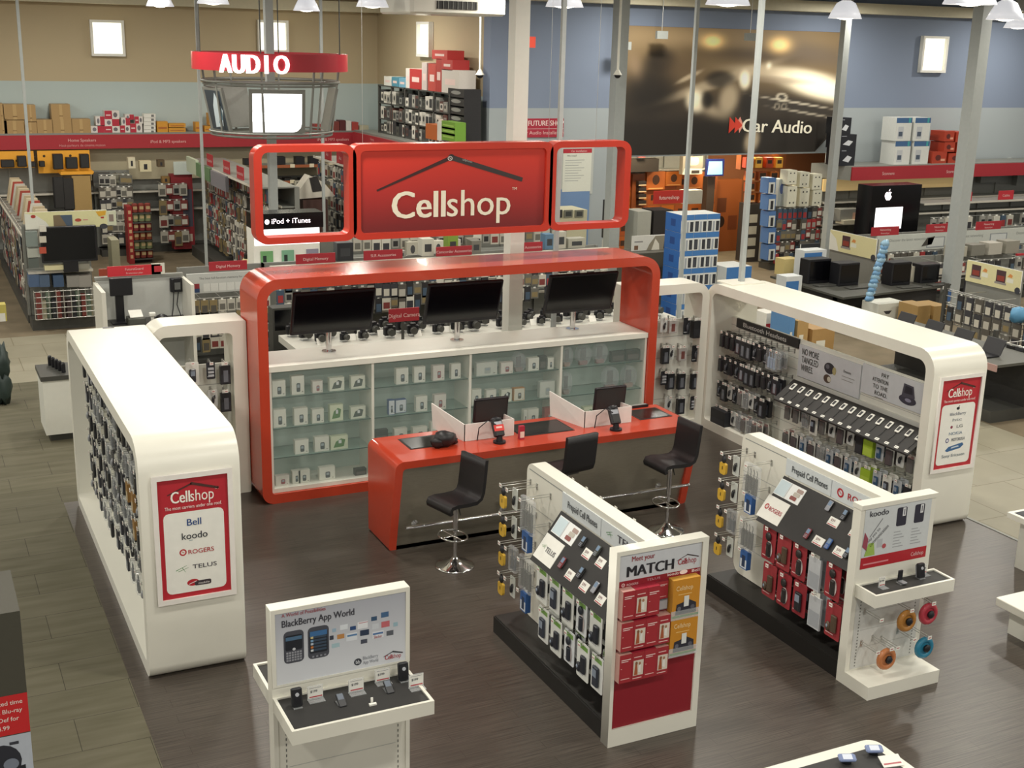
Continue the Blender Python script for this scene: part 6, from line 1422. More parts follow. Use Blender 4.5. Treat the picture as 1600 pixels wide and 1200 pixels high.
for k in range(12): 
    m = MB(ink(rb.choice(['#4a3a3a', '#2a2c30', '#a9a48c', '#6a7a6a', '#7a3a34']))); x, y, z = -.85+.085*k, 9.9+.05*(k % 3), .22; m.box(x, x+.075, y, y+.2, z, z+rb.uniform(.3, .5)); thing('boxed_movie', 'loose case standing in the wire dump basket', 'box', (x, y, z), m, 'cases in the wire basket')
# aisle gondola behind the endcap, seen along its left face
GA = gondola('gondola_shelf', 'long aisle shelf running back from the endcap on the far left', -.95, -.1, 10.7, 17.0, 1.55, 'y', shelves=((.55, .5), (.95, .45), (1.3, .4), (1.55, .8)))
for r, z in enumerate((.52, .9, 1.27, 1.55)): stock_row((-.85, 17, z), (-.85, 10.7, z), 26, WEST, 'small pack on the long aisle shelf at the far left', 'packs on the far left aisle shelf', None, 1.3, on=GA, name='boxed_pack')
for k in range(16):
    y = 16.5-.42*k; m = MB(ink(['#b9a98c', '#cfc3a4', '#a8483a', '#c9c4b8'][k % 4])); m.prism([(-.75, y, 1.55), (-.35, y, 1.55), (-.45, y, 2.05), (-.65, y, 2.05)], (0, .06, 0)); thing('leaning_pack', 'pale pack leaning on top of the far left aisle shelf', 'package', (-.55, y, 1.55), m, 'packs on top of the far left aisle shelf')
# low goods at the very left edge
m = MB(ink('#2c3a36')); p = at(4, 560, y=5.4); m.blob((p.x, p.y, .62), .08, .12, .25, jit=.35, seed=2); m.blob((p.x-.02, p.y, .25), .10, .14, .25, jit=.35, seed=3); thing('bagged_goods', 'dark green bundle cut by the left edge of the picture', 'bag', (p.x, p.y, 0), m)
bx(0, 476, 9, 502, 5.5, .2, '#b9ac5a', 'yellow_sign', 'yellow and white card at the left edge above the dark bundle', 'sign', None, lambda f: f.rect(.0, .0, .8, .5, '#d8d6cc', 1))
# cabinet of handsets behind the left kiosk
HC = thing('low_cabinet', 'low grey cabinet with handsets on top behind the left kiosk', 'cabinet', (-1.15, 3.6, 0)); m = MB('white_panel'); m.box(-1.42, -.75, 3.3, 3.95, .1, .84); part('body', HC, m); m = MB('dark_metal'); m.box(-1.36, -.8, 3.36, 3.9, 0, .1); part('plinth', HC, m); m = MB('dark_metal'); m.box(-1.44, -.75, 3.28, 3.97, .84, .90); part('top', HC, m)
for k in range(5):
    m = MB('black_plastic'); x, y = -1.28+.03*k, 3.85-.11*k; m.rbox(x, x+.05, y, y+.07, .9, 1.02, .01); m.blob((x+.025, y+.03, 1.02), .025, .03, .02); thing('handset', f'black handset, {ORD[k]} from the back on the low grey cabinet', 'phone', (x, y, .9), m, 'handsets on the low cabinet')

# red snack stand, more aisles
c0 = at(222, 412, z=0); sx, sy = c0.x, c0.y
SN = thing('snack_stand', 'narrow red stand of snack bags in the left aisle', 'stand', (sx, sy, 0)); zt3 = at(222, 322, y=sy).z
m = MB(ink('#8f1f22')); m.box(sx-.28, sx-.16, sy, sy+.4, 0, zt3); f = Face(m, (sx-.28, sy, 0), X_, Z_, .12, zt3)
for k in range(8): f.rect(.25, .1+.11*k, .75, .16+.11*k, '#c9a27a', 1)
part('side_panel', SN, m); m = MB('black_plastic'); m.box(sx-.16, sx+.28, sy+.25, sy+.4, 0, zt3); part('back', SN, m)
for r in range(6):
    z = .12+r*zt3/6.3; m = MB('dark_metal'); m.box(sx-.16, sx+.28, sy, sy+.25, z-.03, z); part('shelf', SN, m)
    for k in range(3): m = MB(ink(('#6e2a24', '#6a7350', '#7c3a24', '#74282a', '#6f7856', '#80342a')[r])); m.rbox(sx-.155+.145*k, sx-.02+.145*k, sy+.02, sy+.10, z, z+.22, .03); m.quad((sx-.13+.145*k, sy+.0195, z+.08), (sx-.04+.145*k, sy+.0195, z+.08), (sx-.04+.145*k, sy+.0195, z+.15), (sx-.13+.145*k, sy+.0195, z+.15), '#b09a70'); thing('snack_bag', f'snack bag, {ORD[k]} from left on the {ORD[r]} shelf from the floor, red snack stand', 'bag', (sx-.08+.14*k, sy+.06, z), m, 'bags on the red snack stand')
gl = at(190, 400, z=0)
GP = gondola('peg_rack', 'grey peg rack of hanging packs left of the red snack stand', gl.x-.45, gl.x+.35, gl.y, gl.y+.6, 2.0, 'x')
for r in range(6): stock_row((gl.x-.42, gl.y-.05, 1.95-.28*r), (gl.x+.32, gl.y-.05, 1.95-.28*r), 6, SOUTH, 'small grey pack on the peg rack left of the snack stand', 'packs on the grey peg rack', [0, 2, 1, 8, 10], on=GP, name='cable_pack')
bx(176, 375, 186, 415, 11.5, .5, '#8f8c74', 'upright_board', 'grey upright board standing right of the endcap', 'panel', z0=0)
# central gondola with header signs along its top
gx = 3.42
GC = gondola('gondola_shelf', 'tall aisle gondola with small red signs left of the red frame', gx, gx+.9, 11.0, 17.2, 2.33, 'y', base=.25, shelves=((1.95, .35), (2.34, .88)))
m = MB('paper_white'); m.box(gx-.05, gx+.02, 16.1, 17.15, 2.05, 2.4, '#bcc6ae'); m.box(gx-.05, gx+.02, 14.7, 16.1, 2.05, 2.35, '#5f7f5a'); m.box(gx-.05, gx+.02, 13.2, 14.6, 2.0, 2.33, '#7c7a80'); part('picture_header', GC, m)
for r, z in enumerate((2.28, 1.93, 1.62, 1.3, 1.0, .68)): stock_row((gx+.3, 17.1, z), (gx+.3, 11.1, z), 30, WEST, 'small hanging pack on the tall aisle gondola left of the red frame', 'packs on the tall aisle gondola', [0, 1, 2, 5, 6, 8, 9, 7, 11], 1.05, on=GC, name='blister_pack')
for k, y in enumerate((15.6, 14.0, 12.8, 11.7)): sign_plate((gx+.1, y, 2.342), .55, .26, 'Accessories', f'small red sign, {ORD[k]} from the back on the tall aisle gondola', x=-Y_)
bx(272, 252, 318, 272, 17.5, .05, '#c3ccc4', 'header_board', 'pale blank header board at the far end of the tall aisle gondola', 'sign')
RDS = bx(268, 272, 300, 300, 17.55, .3, '#8a2a30', 'red_display', 'red shelf display below the pale blank header board', 'display', None, lambda f: (f.rect(.5, .3, .95, .8, '#4a4a58', 1), f.rect(.1, .1, .9, .2, '#c9b8a8', 1)), z0=.1)
for r in range(4): stock_row((2.75, 17.5, 1.7-.38*r), (gx, 17.5, 1.7-.38*r), 4, SOUTH, 'small item on the red end display far down the left aisle', 'items on the red end display', [0, 1, 2, 4, 8, 5, 7], 1.2, on=RDS, name='display_pack')
# lit white fixture beside it: yellow white table of small gadgets
t = thing('gadget_table', 'pale table of small dark gadgets left of the red frame', 'table', (2.75, 9.9, 0))
m = MB(ink('#d9cc98')); q_ = [at(u, v, z=.95) for u, v in ((350, 386), (398, 384), (402, 416), (376, 414))]; q_ = [V((p.x, min(p.y, 10.85), .93)) for p in q_][::-1]; m.prism(q_, (0, 0, .05)); part('top', t, m)
cx_ = sum((p.x for p in q_))/4; cy_ = sum((p.y for p in q_))/4; m = MB('paper_white'); m.prism([V((cx_+(p.x-cx_)*.8, cy_+(p.y-cy_)*.8, 0)) for p in q_], (0, 0, .93)); part('body', t, m)
for k in range(8): m = MB('black_plastic'); x, y = cx_-.13+.05*k, cy_+.22-.07*k; m.rbox(x, x+.06, y, y+.08, .98, 1.08, .01); thing('gadget', 'small dark gadget on the pale table', 'gadget', (x, y, .98), m, 'gadgets on the pale table')
# lit music player fixture
fx0, fx1 = 2.62, 3.82; t = thing('display_fixture', 'black topped glowing white music fixture behind the left red frame', 'display', ((fx0+fx1)/2, 8.2, 0))
m = MB('screen_black'); m.box(fx0, fx1+.06, 8.0, 8.5, 1.97, 2.24); f = Face(m, (fx0, 8.0, 1.97), X_, Z_, fx1-fx0, .27)
part('header', t, m); m = MB('letters_lit'); f = Face(m, (fx0, 8.0, 1.97), X_, Z_, fx1-fx0, .27); f.text('iPod + iTunes', .56, .34, .13, 'letters_lit', 2, bold=.015, wide=.70); f.ell(.20, .48, .035, .17, 'letters_lit', 2); part('lit_letters', t, m)
m = MB(ink('#e6e4da')); m.box(fx0, fx1, 8.05, 8.5, 0, 1.97); part('body', t, m); m = MB('panel_lit'); m.quad((fx0+.02, 8.048, 1.68), (fx1, 8.048, 1.68), (fx1, 8.048, 1.96), (fx0+.02, 8.048, 1.96)); m.quad((fx0-.05, 7.7, 1.02), (fx0+.55, 7.7, 1.02), (fx0+.6, 8.04, 1.10), (fx0, 8.04, 1.10)); part('lit_panel', t, m)
for k, (x, c) in enumerate(((.12, '#6fa06a'), (.5, '#7aa88a'), (.95, '#8f8a9a'))): m = MB(); m.box(fx0+x, fx0+x+.22, 8.03, 8.05, 1.25, 1.58, c); m.box(fx0+x+.04, fx0+x+.1, 8.025, 8.03, 1.3, 1.5, '#26302c'); part('picture_card', t, m)
# gondola seen through the left sign frame on the right
GL = gondola('gondola_shelf', 'aisle gondola of glittering black and white packs behind the left red frame', 5.6, 6.2, 11.8, 14.2, 2.62, 'y', base=.2, shelves=((2.63, .58),))
for r in range(7): stock_row((5.7, 14.1, 2.5-.33*r), (5.7, 11.9, 2.5-.33*r), 12, WEST, 'small pack on the aisle gondola behind the left red frame', 'packs on the gondola behind the left frame', [0, 8, 5, 6] if r < 3 else [3, 10, 3, 1, 11], 1.1, on=GL, name='audio_pack')
for k, y in enumerate((13.5, 12.6)): sign_plate((5.64, y, 2.632), .5, .26, 'Acc', ('farther', 'nearer')[k]+' small red sign on the gondola behind the left red frame', x=-Y_)
bx(461, 282, 487, 305, 17.4, .1, '#b9b6a4', 'white_board', 'white grid board among the audio shelves behind the left red frame', 'board', None, lambda f: [f.rect(.1+.18*a, .12+.22*b, .22+.18*a, .26+.22*b, '#6a685c', 1) for a in range(5) for b in range(4)])
m = MB(ink('#cfcabc')); p = at(492, 300, y=12.5); m.prism([(p.x-.5, p.y, p.z-.15), (p.x+.45, p.y, p.z-.1), (p.x+.2, p.y, p.z+.2), (p.x-.1, p.y, p.z+.35)], (0, .4, 0)); m.prism([(p.x-.05, p.y-.01, p.z), (p.x+.18, p.y-.01, p.z+.02), (p.x+.05, p.y-.01, p.z+.34), (p.x-.12, p.y-.01, p.z+.3)], (0, .1, 0), ink('#2a2826')); thing('chair_display', 'white and black curved gaming chair display on a table behind the left red frame', 'chair', p, m)
bx(474, 312, 512, 328, 12.4, .6, '#4a2f28', 'display_table', 'brown display table under the white curved chair', 'table', z0=0)

# ================================================================== service desk and camera wall behind the red unit
SD = thing('service_desk', 'grey service desk partition with a phone on it behind the left kiosk', 'desk', (.35, 6.0, 0))
m = MB('white_panel'); m.box(-.32, .98, 6.0, 6.06, 0, 1.62, '#bdbfba'); part('partition', SD, m)
m = MB('white_laminate'); m.box(-.36, -.30, 5.2, 6.06, 0, 1.58); m.box(.95, 1.0, 5.3, 6.06, 0, 1.6); part('side_panel', SD, m)
m = MB('dark_metal'); m.box(-.30, .95, 5.25, 6.0, .95, 1.0); part('worktop', SD, m)
m = MB('grey_metal'); m.box(-.34, .98, 5.98, 6.08, 1.62, 1.66); part('top_rail', SD, m)
def wallphone():
    p = at(275, 446, y=5.96); t = thing('wall_phone', 'black telephone hanging on the grey desk partition', 'telephone', p); m = MB('black_plastic'); m.rbox(p.x-.09, p.x+.09, 5.93, 6.0, p.z-.1, p.z+.12, .012); m.box(p.x-.03, p.x+.06, 5.925, 5.93, p.z-.06, p.z+.05, '#6a6c6a'); part('base', t, m)
    m = MB('black_plastic'); m.rbox(p.x-.085, p.x-.035, 5.90, 5.93, p.z-.09, p.z+.11, .01); part('handset', t, m); m = MB('black_plastic'); m.tube([(p.x-.04, 5.95, p.z-.1), (p.x-.06, 5.95, p.z-.35), (p.x-.1, 5.9, p.z-.5)], .008, n=5); m.tube([(p.x+.03, 5.95, p.z-.1), (p.x+.0, 5.95, p.z-.3), (p.x+.05, 5.9, p.z-.5)], .008, n=5); part('cord', t, m)
wallphone()
p0, p1 = at(172, 463, y=5.7), at(206, 433, y=5.7); t = thing('computer_monitor', 'black monitor on the grey service desk', 'monitor', ((p0.x+p1.x)/2, 5.7, 1.0)); m = MB('black_plastic'); m.rbox(p0.x, p1.x, 5.68, 5.73, p0.z, p1.z, .01); part('screen', t, m); m = MB('black_plastic'); m.box(p0.x+.08, p0.x+.2, 5.73, 5.8, 1.0, p0.z+.1); m.box(p0.x, p0.x+.3, 5.6, 5.85, 1.0, 1.02); part('stand', t, m)
t = thing('receipt_printer', 'dark printer with white paper on the grey service desk', 'printer', (.16, 5.5, 1.0)); m = MB(ink('#55564f')); m.rbox(.03, .28, 5.4, 5.65, 1.0, 1.12, .012); part('body', t, m); m = MB('paper_white'); m.prism([(.06, 5.42, 1.13), (.25, 5.42, 1.13), (.25, 5.6, 1.2), (.06, 5.6, 1.2)], (0, 0, .012)); part('paper', t, m)
t = thing('keyboard', 'long black keyboard at the front of the grey service desk', 'keyboard', (0, 5.32, 1.0)); m = MB('black_plastic'); m.rbox(-.25, .3, 5.27, 5.39, 1.0, 1.03, .008); part('tray', t, m); m = MB('#3a3b3c'); [m.box(-.23+.05*k, -.19+.05*k, 5.29, 5.37, 1.03, 1.036) for k in range(10)]; part('keys', t, m)
t = thing('card_terminal', 'round black card terminal on the right of the grey service desk', 'terminal', (.52, 5.42, 1.0)); m = MB('black_plastic'); m.blob((.52, 5.42, 1.07), .11, .09, .09); part('body', t, m); m = MB('paper_grey'); m.box(.47, .57, 5.325, 5.34, 1.04, 1.08); part('label', t, m)
t = thing('scanner', 'white upright scanner between printer and terminal on the grey desk', 'scanner', (.38, 5.4, 1.0)); m = MB('paper_white'); m.cyl((.38, 5.4, 1.0), .025, .16, n=8); m.rbox(.33, .42, 5.34, 5.42, 1.15, 1.2, .01); part('body', t, m)
a = at(168, 430, y=5.98); sign_plate((a.x, 5.97, 1.665), .79, .155, 'FutureGuard', 'red sign with white text on top of the grey desk partition', '#c8303a', sub='Protection plan')
a = at(236, 425, y=5.98); bx(237, 411, 257, 426, 5.97, .02, '#d6d4c6', 'small_sign', 'small white framed red card at the right end of the desk sign', 'sign', None, lambda f: f.rect(.2, .22, .8, .78, '#b8303a', 1), z0=1.665)
bx(155, 420, 167, 431, 5.97, .03, '#8f3a24', 'small_sign', 'small orange brown card left of the red desk sign', 'sign')
# memory card wall
MW = gondola('gondola_shelf', 'grey gondola of memory cards under the first red sign', 1.0, 2.35, 6.0, 6.5, 1.66, 'x', base=.2)
m = MB('paper_grey'); m.box(1.02, 2.3, 5.94, 5.99, 1.33, 1.64, '#b9bbb6'); f = Face(m, (1.02, 5.94, 1.33), X_, Z_, 1.28, .31); f.text('The best full function memory for your camera', .52, .70, .05, '#6a6a68', 1, wide=.95); f.rect(.03, .05, .15, .5, '#8a2f36', 1); f.rect(.03, .05, .15, .25, '#2f4468', 2); f.rect(.2, .08, .98, .48, '#cfd0ca', 1)
for k in range(7): f.rect(.28+.1*k, .08, .285+.1*k, .48, '#9a9b96', 2)
part('printed_header', MW, m)
for r in range(4): stock_row((1.05, 5.85, 1.25-.2*r), (2.3, 5.85, 1.25-.2*r), 9, SOUTH, 'small memory card pack on the gondola under the first red sign', 'memory card packs', [1, 7, 3, 10, 5, 11] if r else [7, 5, 1], .8, on=MW, name='memory_card_pack')
a = at(327, 420, y=5.98); sign_plate((1.38, 5.97, 1.665), .60, .145, 'Digital Memory', 'first red sign from left, above the memory card header')
# long camera wall
CW = gondola('camera_wall', 'long grey wall of camera accessories seen under the red arch', 2.35, 8.6, 6.0, 6.5, 1.66, 'x', base=.2, shelves=((.95, .4),))
m = MB('white_laminate'); m.box(2.35, 8.6, 5.96, 6.02, 1.62, 1.69, '#cfcbbd'); part('top_rail', CW, m)
for r, z in enumerate((1.58, 1.33, 1.1)): stock_row((2.4, 5.85, z), (8.5, 5.85, z), 44, SOUTH, 'small camera accessory pack on the long wall under the red arch', 'camera accessory packs', [0, 1, 2, 3, 10, 5, 6, 8, 11, 3], .9, .05, on=CW, name='camera_accessory')
for k, (x, w_, s) in enumerate(((2.77, .66, 'Digital Memory'), (3.92, .68, 'SLR Accessories'), (5.21, .66, 'Camcorder Accessories'), (6.68, .55, 'Video Accessories'))): sign_plate((x, 5.95, 1.70), w_, .16, s, f'red sign above the long camera wall, {ORD[k]} from the left red frame')
for (q, c, lab) in (((527, 379, 552, 402), '#26282c', 'black cube speaker standing on the long camera wall'), ((660, 373, 678, 397), '#c4c2b4', 'white box between two red signs on the long camera wall'), ((700, 368, 716, 378), '#7c9a3c', 'green box above the camcorder sign'), ((618, 392, 634, 404), '#8a8a82', 'grey box right of the second red sign'), ((737, 376, 752, 394), '#77746a', 'grey box right of the camcorder sign'), ((870, 362, 885, 380), '#b9b6a8', 'white camera box right of the pale pole'), ((852, 366, 866, 385), '#5a7a94', 'blue round tub left of the pale pole'), ((888, 372, 915, 388), '#a8a698', 'small white camera box stack behind the right end of the red arch')):
    bx(*q, 6.1, .2, c, 'boxed_camera', lab, 'box', None, lambda f: f.rect(.2, .25, .8, .7, '#3a3c3e', 1), z0=1.69)
for k, u in enumerate((636, 676, 702, 730)): bx(u, 378-k*2, u+18, 392-k*2, 8.0, .3, ('#b9b5a6', '#d0ccbe', '#c9c6ba', '#a09c90')[k], 'boxed_camera', f'white camera box, {ORD[k]} from left in the row behind the long camera wall', 'box', 'camera boxes behind the long wall', lambda f: f.ell(.5, .5, .2, .3, '#4a4a4c', 1), z0=1.35)
GB = gondola('gondola_shelf', 'second gondola row of boxed goods behind the long camera wall', 4.0, 9.0, 8.3, 8.8, 1.75, 'x', shelves=((1.32, .5),))
for r, z in enumerate((1.72, 1.28)): stock_row((4.1, 8.15, z), (8.9, 8.15, z), 26, SOUTH, 'small pack on the second gondola row behind the camera wall', 'packs on the second gondola row', [0, 1, 5, 8, 11, 2], 1.0, on=GB, name='goods_pack')
# white camera counter
CC = thing('camera_counter', 'long white counter of demonstration cameras behind the red unit', 'counter', (5, 3.8, 0)); m = MB('white_laminate'); m.box(2.0, 8.4, 3.35, 4.3, .86, .96, '#c4c2b8'); part('top', CC, m); m = MB('dark_metal'); m.box(2.1, 8.3, 3.45, 4.2, 0, .86); part('body', CC, m)
def cam_():
    t = thing('demo_camera', 'x', 'camera', (0, 0, 0)); m = MB('black_plastic'); m.rbox(-.07, .07, -.03, .03, .03, .13, .01); m.box(-.03, .03, -.03, .03, .13, .155); b = part('body', t, m)
    m = MB('dark_metal'); m.cyl((0, -.03, .075), .042, .06, axis=(0, -1, 0)); part('lens', t, m); m = MB('acrylic'); m.box(-.05, .05, -.04, .04, 0, .03); part('stand', t, m); return Proto(t)
CMP = cam_()
for r in range(3):
    for k in range(17):
        o = CMP.put((2.2+.36*k+.1*r+rb.uniform(-.06, .06), 4.15-.28*r, .96), f'demonstration camera, {ORD[k]} from left in the {ORD[r]} row from back, white camera counter', 'demonstration cameras', rb.uniform(-.6, .6)); s_ = rb.uniform(.9, 1.5); o.scale = (s_,)*3
for k in range(12):
    m = MB('tag_white'); x = 2.35+.5*k; y = 3.5+.1*(k % 3); m.prism([(x, y, .961), (x+.12, y, .961), (x+.12, y+.05, 1.05), (x, y+.05, 1.05)], (0, .006, 0)); thing('price_card', f'white price card, {ORD[k]} from left on the white camera counter', 'price card', (x, y, .96), m, 'price cards on the camera counter')
p = at(608, 504, y=3.42); q = at(655, 480, y=3.42); dc = sign_plate(p, q.x-p.x, q.z-p.z, 'Digital Camera', 'red sign standing on the white camera counter between the televisions'); m = MB('dark_metal'); m.box(p.x+.2, p.x+.24, 3.425, 3.445, .96, p.z+.02); part('post', dc, m)
for k, (x, y) in enumerate(((2.0, 4.6), (2.6, 4.6), (4.7, 4.6))): m = MB('dark_metal'); m.box(x, x+.5, y, y+.25, .96 if 0 else .0, 1.3); m.box(x+.03, x+.47, y-.005, y, .96, 1.27, 'screen_black'); thing('camera_case', ('leftmost', 'second', 'third')[k]+' dark glass case behind the white camera counter', 'case', (x+.25, y, 0), m)
bx(583, 474, 655, 484, 5.9, .15, '#c9c6b8', 'white_ledge', 'white ledge with tags between the left and middle televisions', 'shelf')
bx(822, 497, 893, 520, 4.9, .5, '#93918b', 'low_counter', 'low grey counter behind the right television', 'counter', z0=.0)
# white counter seen through the right sign frame
t = thing('install_counter', 'pale counter with two small screens seen through the right red frame', 'counter', (9.8, 10.0, 0)); a, b = at(843, 352, y=9.9), at(918, 324, y=9.9); m = MB(ink('#c9c4a6')); m.box(a.x, b.x, 9.9, 10.6, 0, b.z-.05); part('body', t, m)
for u in (888, 905): p = at(u, 334, y=9.88); m = MB(); m.box(p.x-.1, p.x+.1, 9.87, 9.9, p.z-.08, p.z+.08, '#77786a'); m.box(p.x-.07, p.x+.07, 9.865, 9.87, p.z-.05, p.z+.05, '#3a3c3a'); part('small_screen', t, m)
bx(874, 328, 879, 340, 9.85, .05, '#2a2a2a', 'reader', 'small black reader on the pale counter', 'reader')
bx(947, 313, 965, 372, 9.6, .2, '#2c2c2e', 'dark_notice', 'black notice with white rows by the grey column', 'notice', None, lambda f: [f.rect(.1, .2+.2*k, .9, .26+.2*k, '#a9a9a6', 1) for k in range(4)])
bx(947, 375, 968, 400, 9.6, .2, '#d0d0cc', 'white_box', 'white box with black straps below the dark notice', 'box', None, lambda f: (f.rect(0, .6, 1, 1, '#2a2a2c', 1), f.rect(.2, 0, .26, .6, '#3a3a3c', 1)))
# items right of the red arch
bx(1020, 328, 1052, 366, 9.2, .5, '#2a2624', 'demo_cabinet', 'dark cabinet with a small red poster behind the blue boxes', 'cabinet', None, lambda f: (f.rect(.4, .15, .98, .72, '#8f3a38', 2), f.ell(.7, .42, .15, .12, '#b97a5a', 3)), z0=.0)
bx(995, 330, 1018, 372, 9.2, .5, '#a9a99e', 'pale_cabinet', 'pale grey cabinet side left of the dark cabinet', 'cabinet', z0=0)
bx(987, 366, 1048, 393, 8.0, .03, '#d9d8d2', 'picture_sign', 'white sign with an animal picture above the black laptop table', 'sign', None, lambda f: (f.poly([(.35, 0), (.45, .5), (.6, .95), (.98, .95), (.98, 0)], '#8f8878', 1), f.poly([(.5, .1), (.6, .8), (.7, .5), (.72, .1)], '#e0dccf', 2), f.poly([(.82, .2), (.85, .85), (.97, .7), (.95, .2)], '#2c2a2a', 2), f.rect(.06, .2, .16, .45, '#7a5a44', 1), f.rect(.06, .62, .28, .7, '#8a8a8a', 1)))
LT_ = thing('laptop_table', 'dark table right of the red arch below the animal picture sign', 'table', (11.0, 7.8, 0)); a, b = at(987, 440, y=7.7), at(1052, 393, y=7.7); m = MB(ink('#55534b')); m.box(a.x, b.x, 7.7, 8.3, 0, b.z); part('body', LT_, m)
bx(1030, 418, 1046, 430, 7.62, .1, '#2a2a2c', 'desk_lamp', 'small black lamp shape on the dark table right of the red arch', 'lamp')
# blue white printer box stack
def d_bl(f): f.rect(0, .70, 1, 1, '#3f74b0', 1); f.rect(.08, .05, .36, .62, '#2c2e34', 1); f.rect(.12, .1, .32, .55, '#3d4048', 2); f.rect(.45, .0, .6, .6, '#9aa0a6', 1); f.rect(.7, .05, .95, .6, '#2c2e34', 1)
sx0, sx1, sy_ = 10.55, 11.45, 6.6
for r in range(6):
    for c in range(3):
        x, z = sx0+.30*c, .02+.35*r; m = MB(ink('#d6d8d4')); m.box(x, x+.295, sy_, sy_+.55, z, z+.345); d_bl(Face(m, (x, sy_, z), X_, Z_, .295, .345))
        f = Face(m, (x, sy_+.55, z), -Y_, Z_, .55, .345)
        if c == 0: f.rect(0, 0, 1, 1, '#2f66b0', 1); f.rect(.35, .3, .65, .7, '#23488a', 2)
        thing('printer_box', f'blue white box, {ORD[c]} from left, {ORD[r]} layer up, stack behind right arch', 'box', (x+.15, sy_+.27, z), m, 'blue and white box stack')
for c in range(2):
    x = sx1+.02+.30*c; m = MB(ink('#d6d8d4')); m.box(x, x+.295, sy_-.3, sy_+.3, .02, 1.1); d_bl(Face(m, (x, sy_-.3, .02), X_, Z_, .295, 1.08)); thing('printer_box', ('left', 'right')[c]+' lower blue and white box beside the tall blue stack', 'box', (x+.15, sy_, .02), m)
# right floor edge: cartons behind the right kiosk, seen under its roof
bx(1196, 487, 1232, 518, 3.0, .35, '#dcdad2', 'white_carton', 'white carton with red bands seen below the roof of the right kiosk', 'carton', None, lambda f: (f.rect(0, .72, 1, .82, '#b8343c', 1), f.rect(0, .05, 1, .12, '#b8343c', 1), f.rect(.4, .3, .8, .62, '#8a94a0', 1), f.rect(.44, .35, .76, .5, '#d0d4d8', 2)), z0=0)
for k, (q, c) in enumerate((((1232, 494, 1243, 530), '#5a86b4'), ((1244, 500, 1264, 540), '#b08f5c'), ((1266, 512, 1305, 560), '#a98654'))): bx(*q, 2.4, .5, c, 'carton', ('narrow blue white carton behind the headset wall', 'brown carton beside the narrow blue carton behind the headset wall', 'larger brown carton with a white label behind the headset wall')[k], 'carton', None, lambda f: f.rect(.2, .45, .6, .75, '#d8d4c6', 1), z0=0)

# ================================================================== computer department on the right
dsk = thing('computer_desk', 'dark L shaped desk of computers behind the right kiosk', 'desk', (14.5, 5.2, 0))
m = MB('grey_metal'); m.prism([(13.0, 6.9, .70), (12.95, 4.6, .70), (15.8, 4.88, .70), (15.8, 5.7, .70), (14.0, 5.6, .70), (13.9, 6.9, .70)], (0, 0, .04), '#4a4a44'); part('worktop', dsk, m); m = MB('black_board'); m.box(13.1, 15.7, 5.0, 5.06, 0, .70); m.box(13.1, 13.16, 5.0, 6.8, 0, .7); part('modesty_panel', dsk, m)
def pc(u0, v0, u1, v1, y, lab, grp='computers on the dark desk'):
    a, b = at(u0, v1, y=y), at(u1, v0, y=y); t = thing('desktop_computer', lab, 'computer', ((a.x+b.x)/2, y, .74), group=grp); m = MB('black_plastic'); m.rbox(a.x, b.x, y, y+.3, .74, b.z, .015); part('case', t, m); m = MB('screen_black'); m.quad((a.x+.03, y-.002, .80), (b.x-.03, y-.002, .80), (b.x-.03, y-.002, b.z-.04), (a.x+.03, y-.002, b.z-.04)); part('screen', t, m); m = MB('dark_metal'); m.rbox(a.x, b.x, y-.35, y-.15, .74, .77, .008); part('keyboard', t, m)
pc(1262, 404, 1300, 442, 5.9, 'black computer at the left end of the dark desk'); pc(1310, 410, 1345, 448, 5.5, 'black computer in the middle of the dark desk'); pc(1392, 409, 1426, 446, 5.2, 'black computer right of the blue bag chain'); pc(1438, 412, 1470, 446, 5.2, 'black computer left of the thick column')
bx(1425, 415, 1448, 440, 5.4, .2, '#cfcab8', 'white_box', 'white and red box between two black computers', 'box', None, lambda f: f.rect(.4, .1, .6, .9, '#9a4a4a', 1), z0=.74)
def d_bw(f): f.rect(0, .72, .8, .92, '#3f74b0', 1); f.rect(.25, .05, .5, .6, '#3a4460', 1)
bx(1253, 390, 1292, 445, 6.3, .3, '#d2d6d6', 'printer_box', 'white box with blue band at the left end of the dark desk', 'box', None, d_bw, z0=.74); bx(1226, 431, 1254, 470, 5.0, .3, '#d2d6d6', 'printer_box', 'white box with blue band lower left of the dark desk', 'box', None, d_bw, z0=0)
bx(1224, 404, 1250, 430, 6.8, .3, '#cdbb80', 'yellow_box', 'yellow white box at the left end of the dark desk', 'box', z0=.74)
bx(1248, 380, 1282, 408, 6.8, .05, '#232629', 'dark_screen', 'dark screen with a white edge behind the left desk boxes', 'screen', None, lambda f: f.rect(0, 0, .05, 1, '#c9c9c4', 1), z0=.74)
m = MB(); t = thing('bag_chain', 'hanging strip of blue bags beside the dark desk', 'bags', at(1372, 375, y=4.3))
for k in range(14):
    p = at(1383-1.9*k, 380+6.6*k, y=4.3); m = MB(ink('#6f9cc4' if k % 2 else '#8fb4cc', .3)); m.blob(p, .10, .06, .07, jit=.25, seed=k, n=8, k=5); part('bag', t, m)
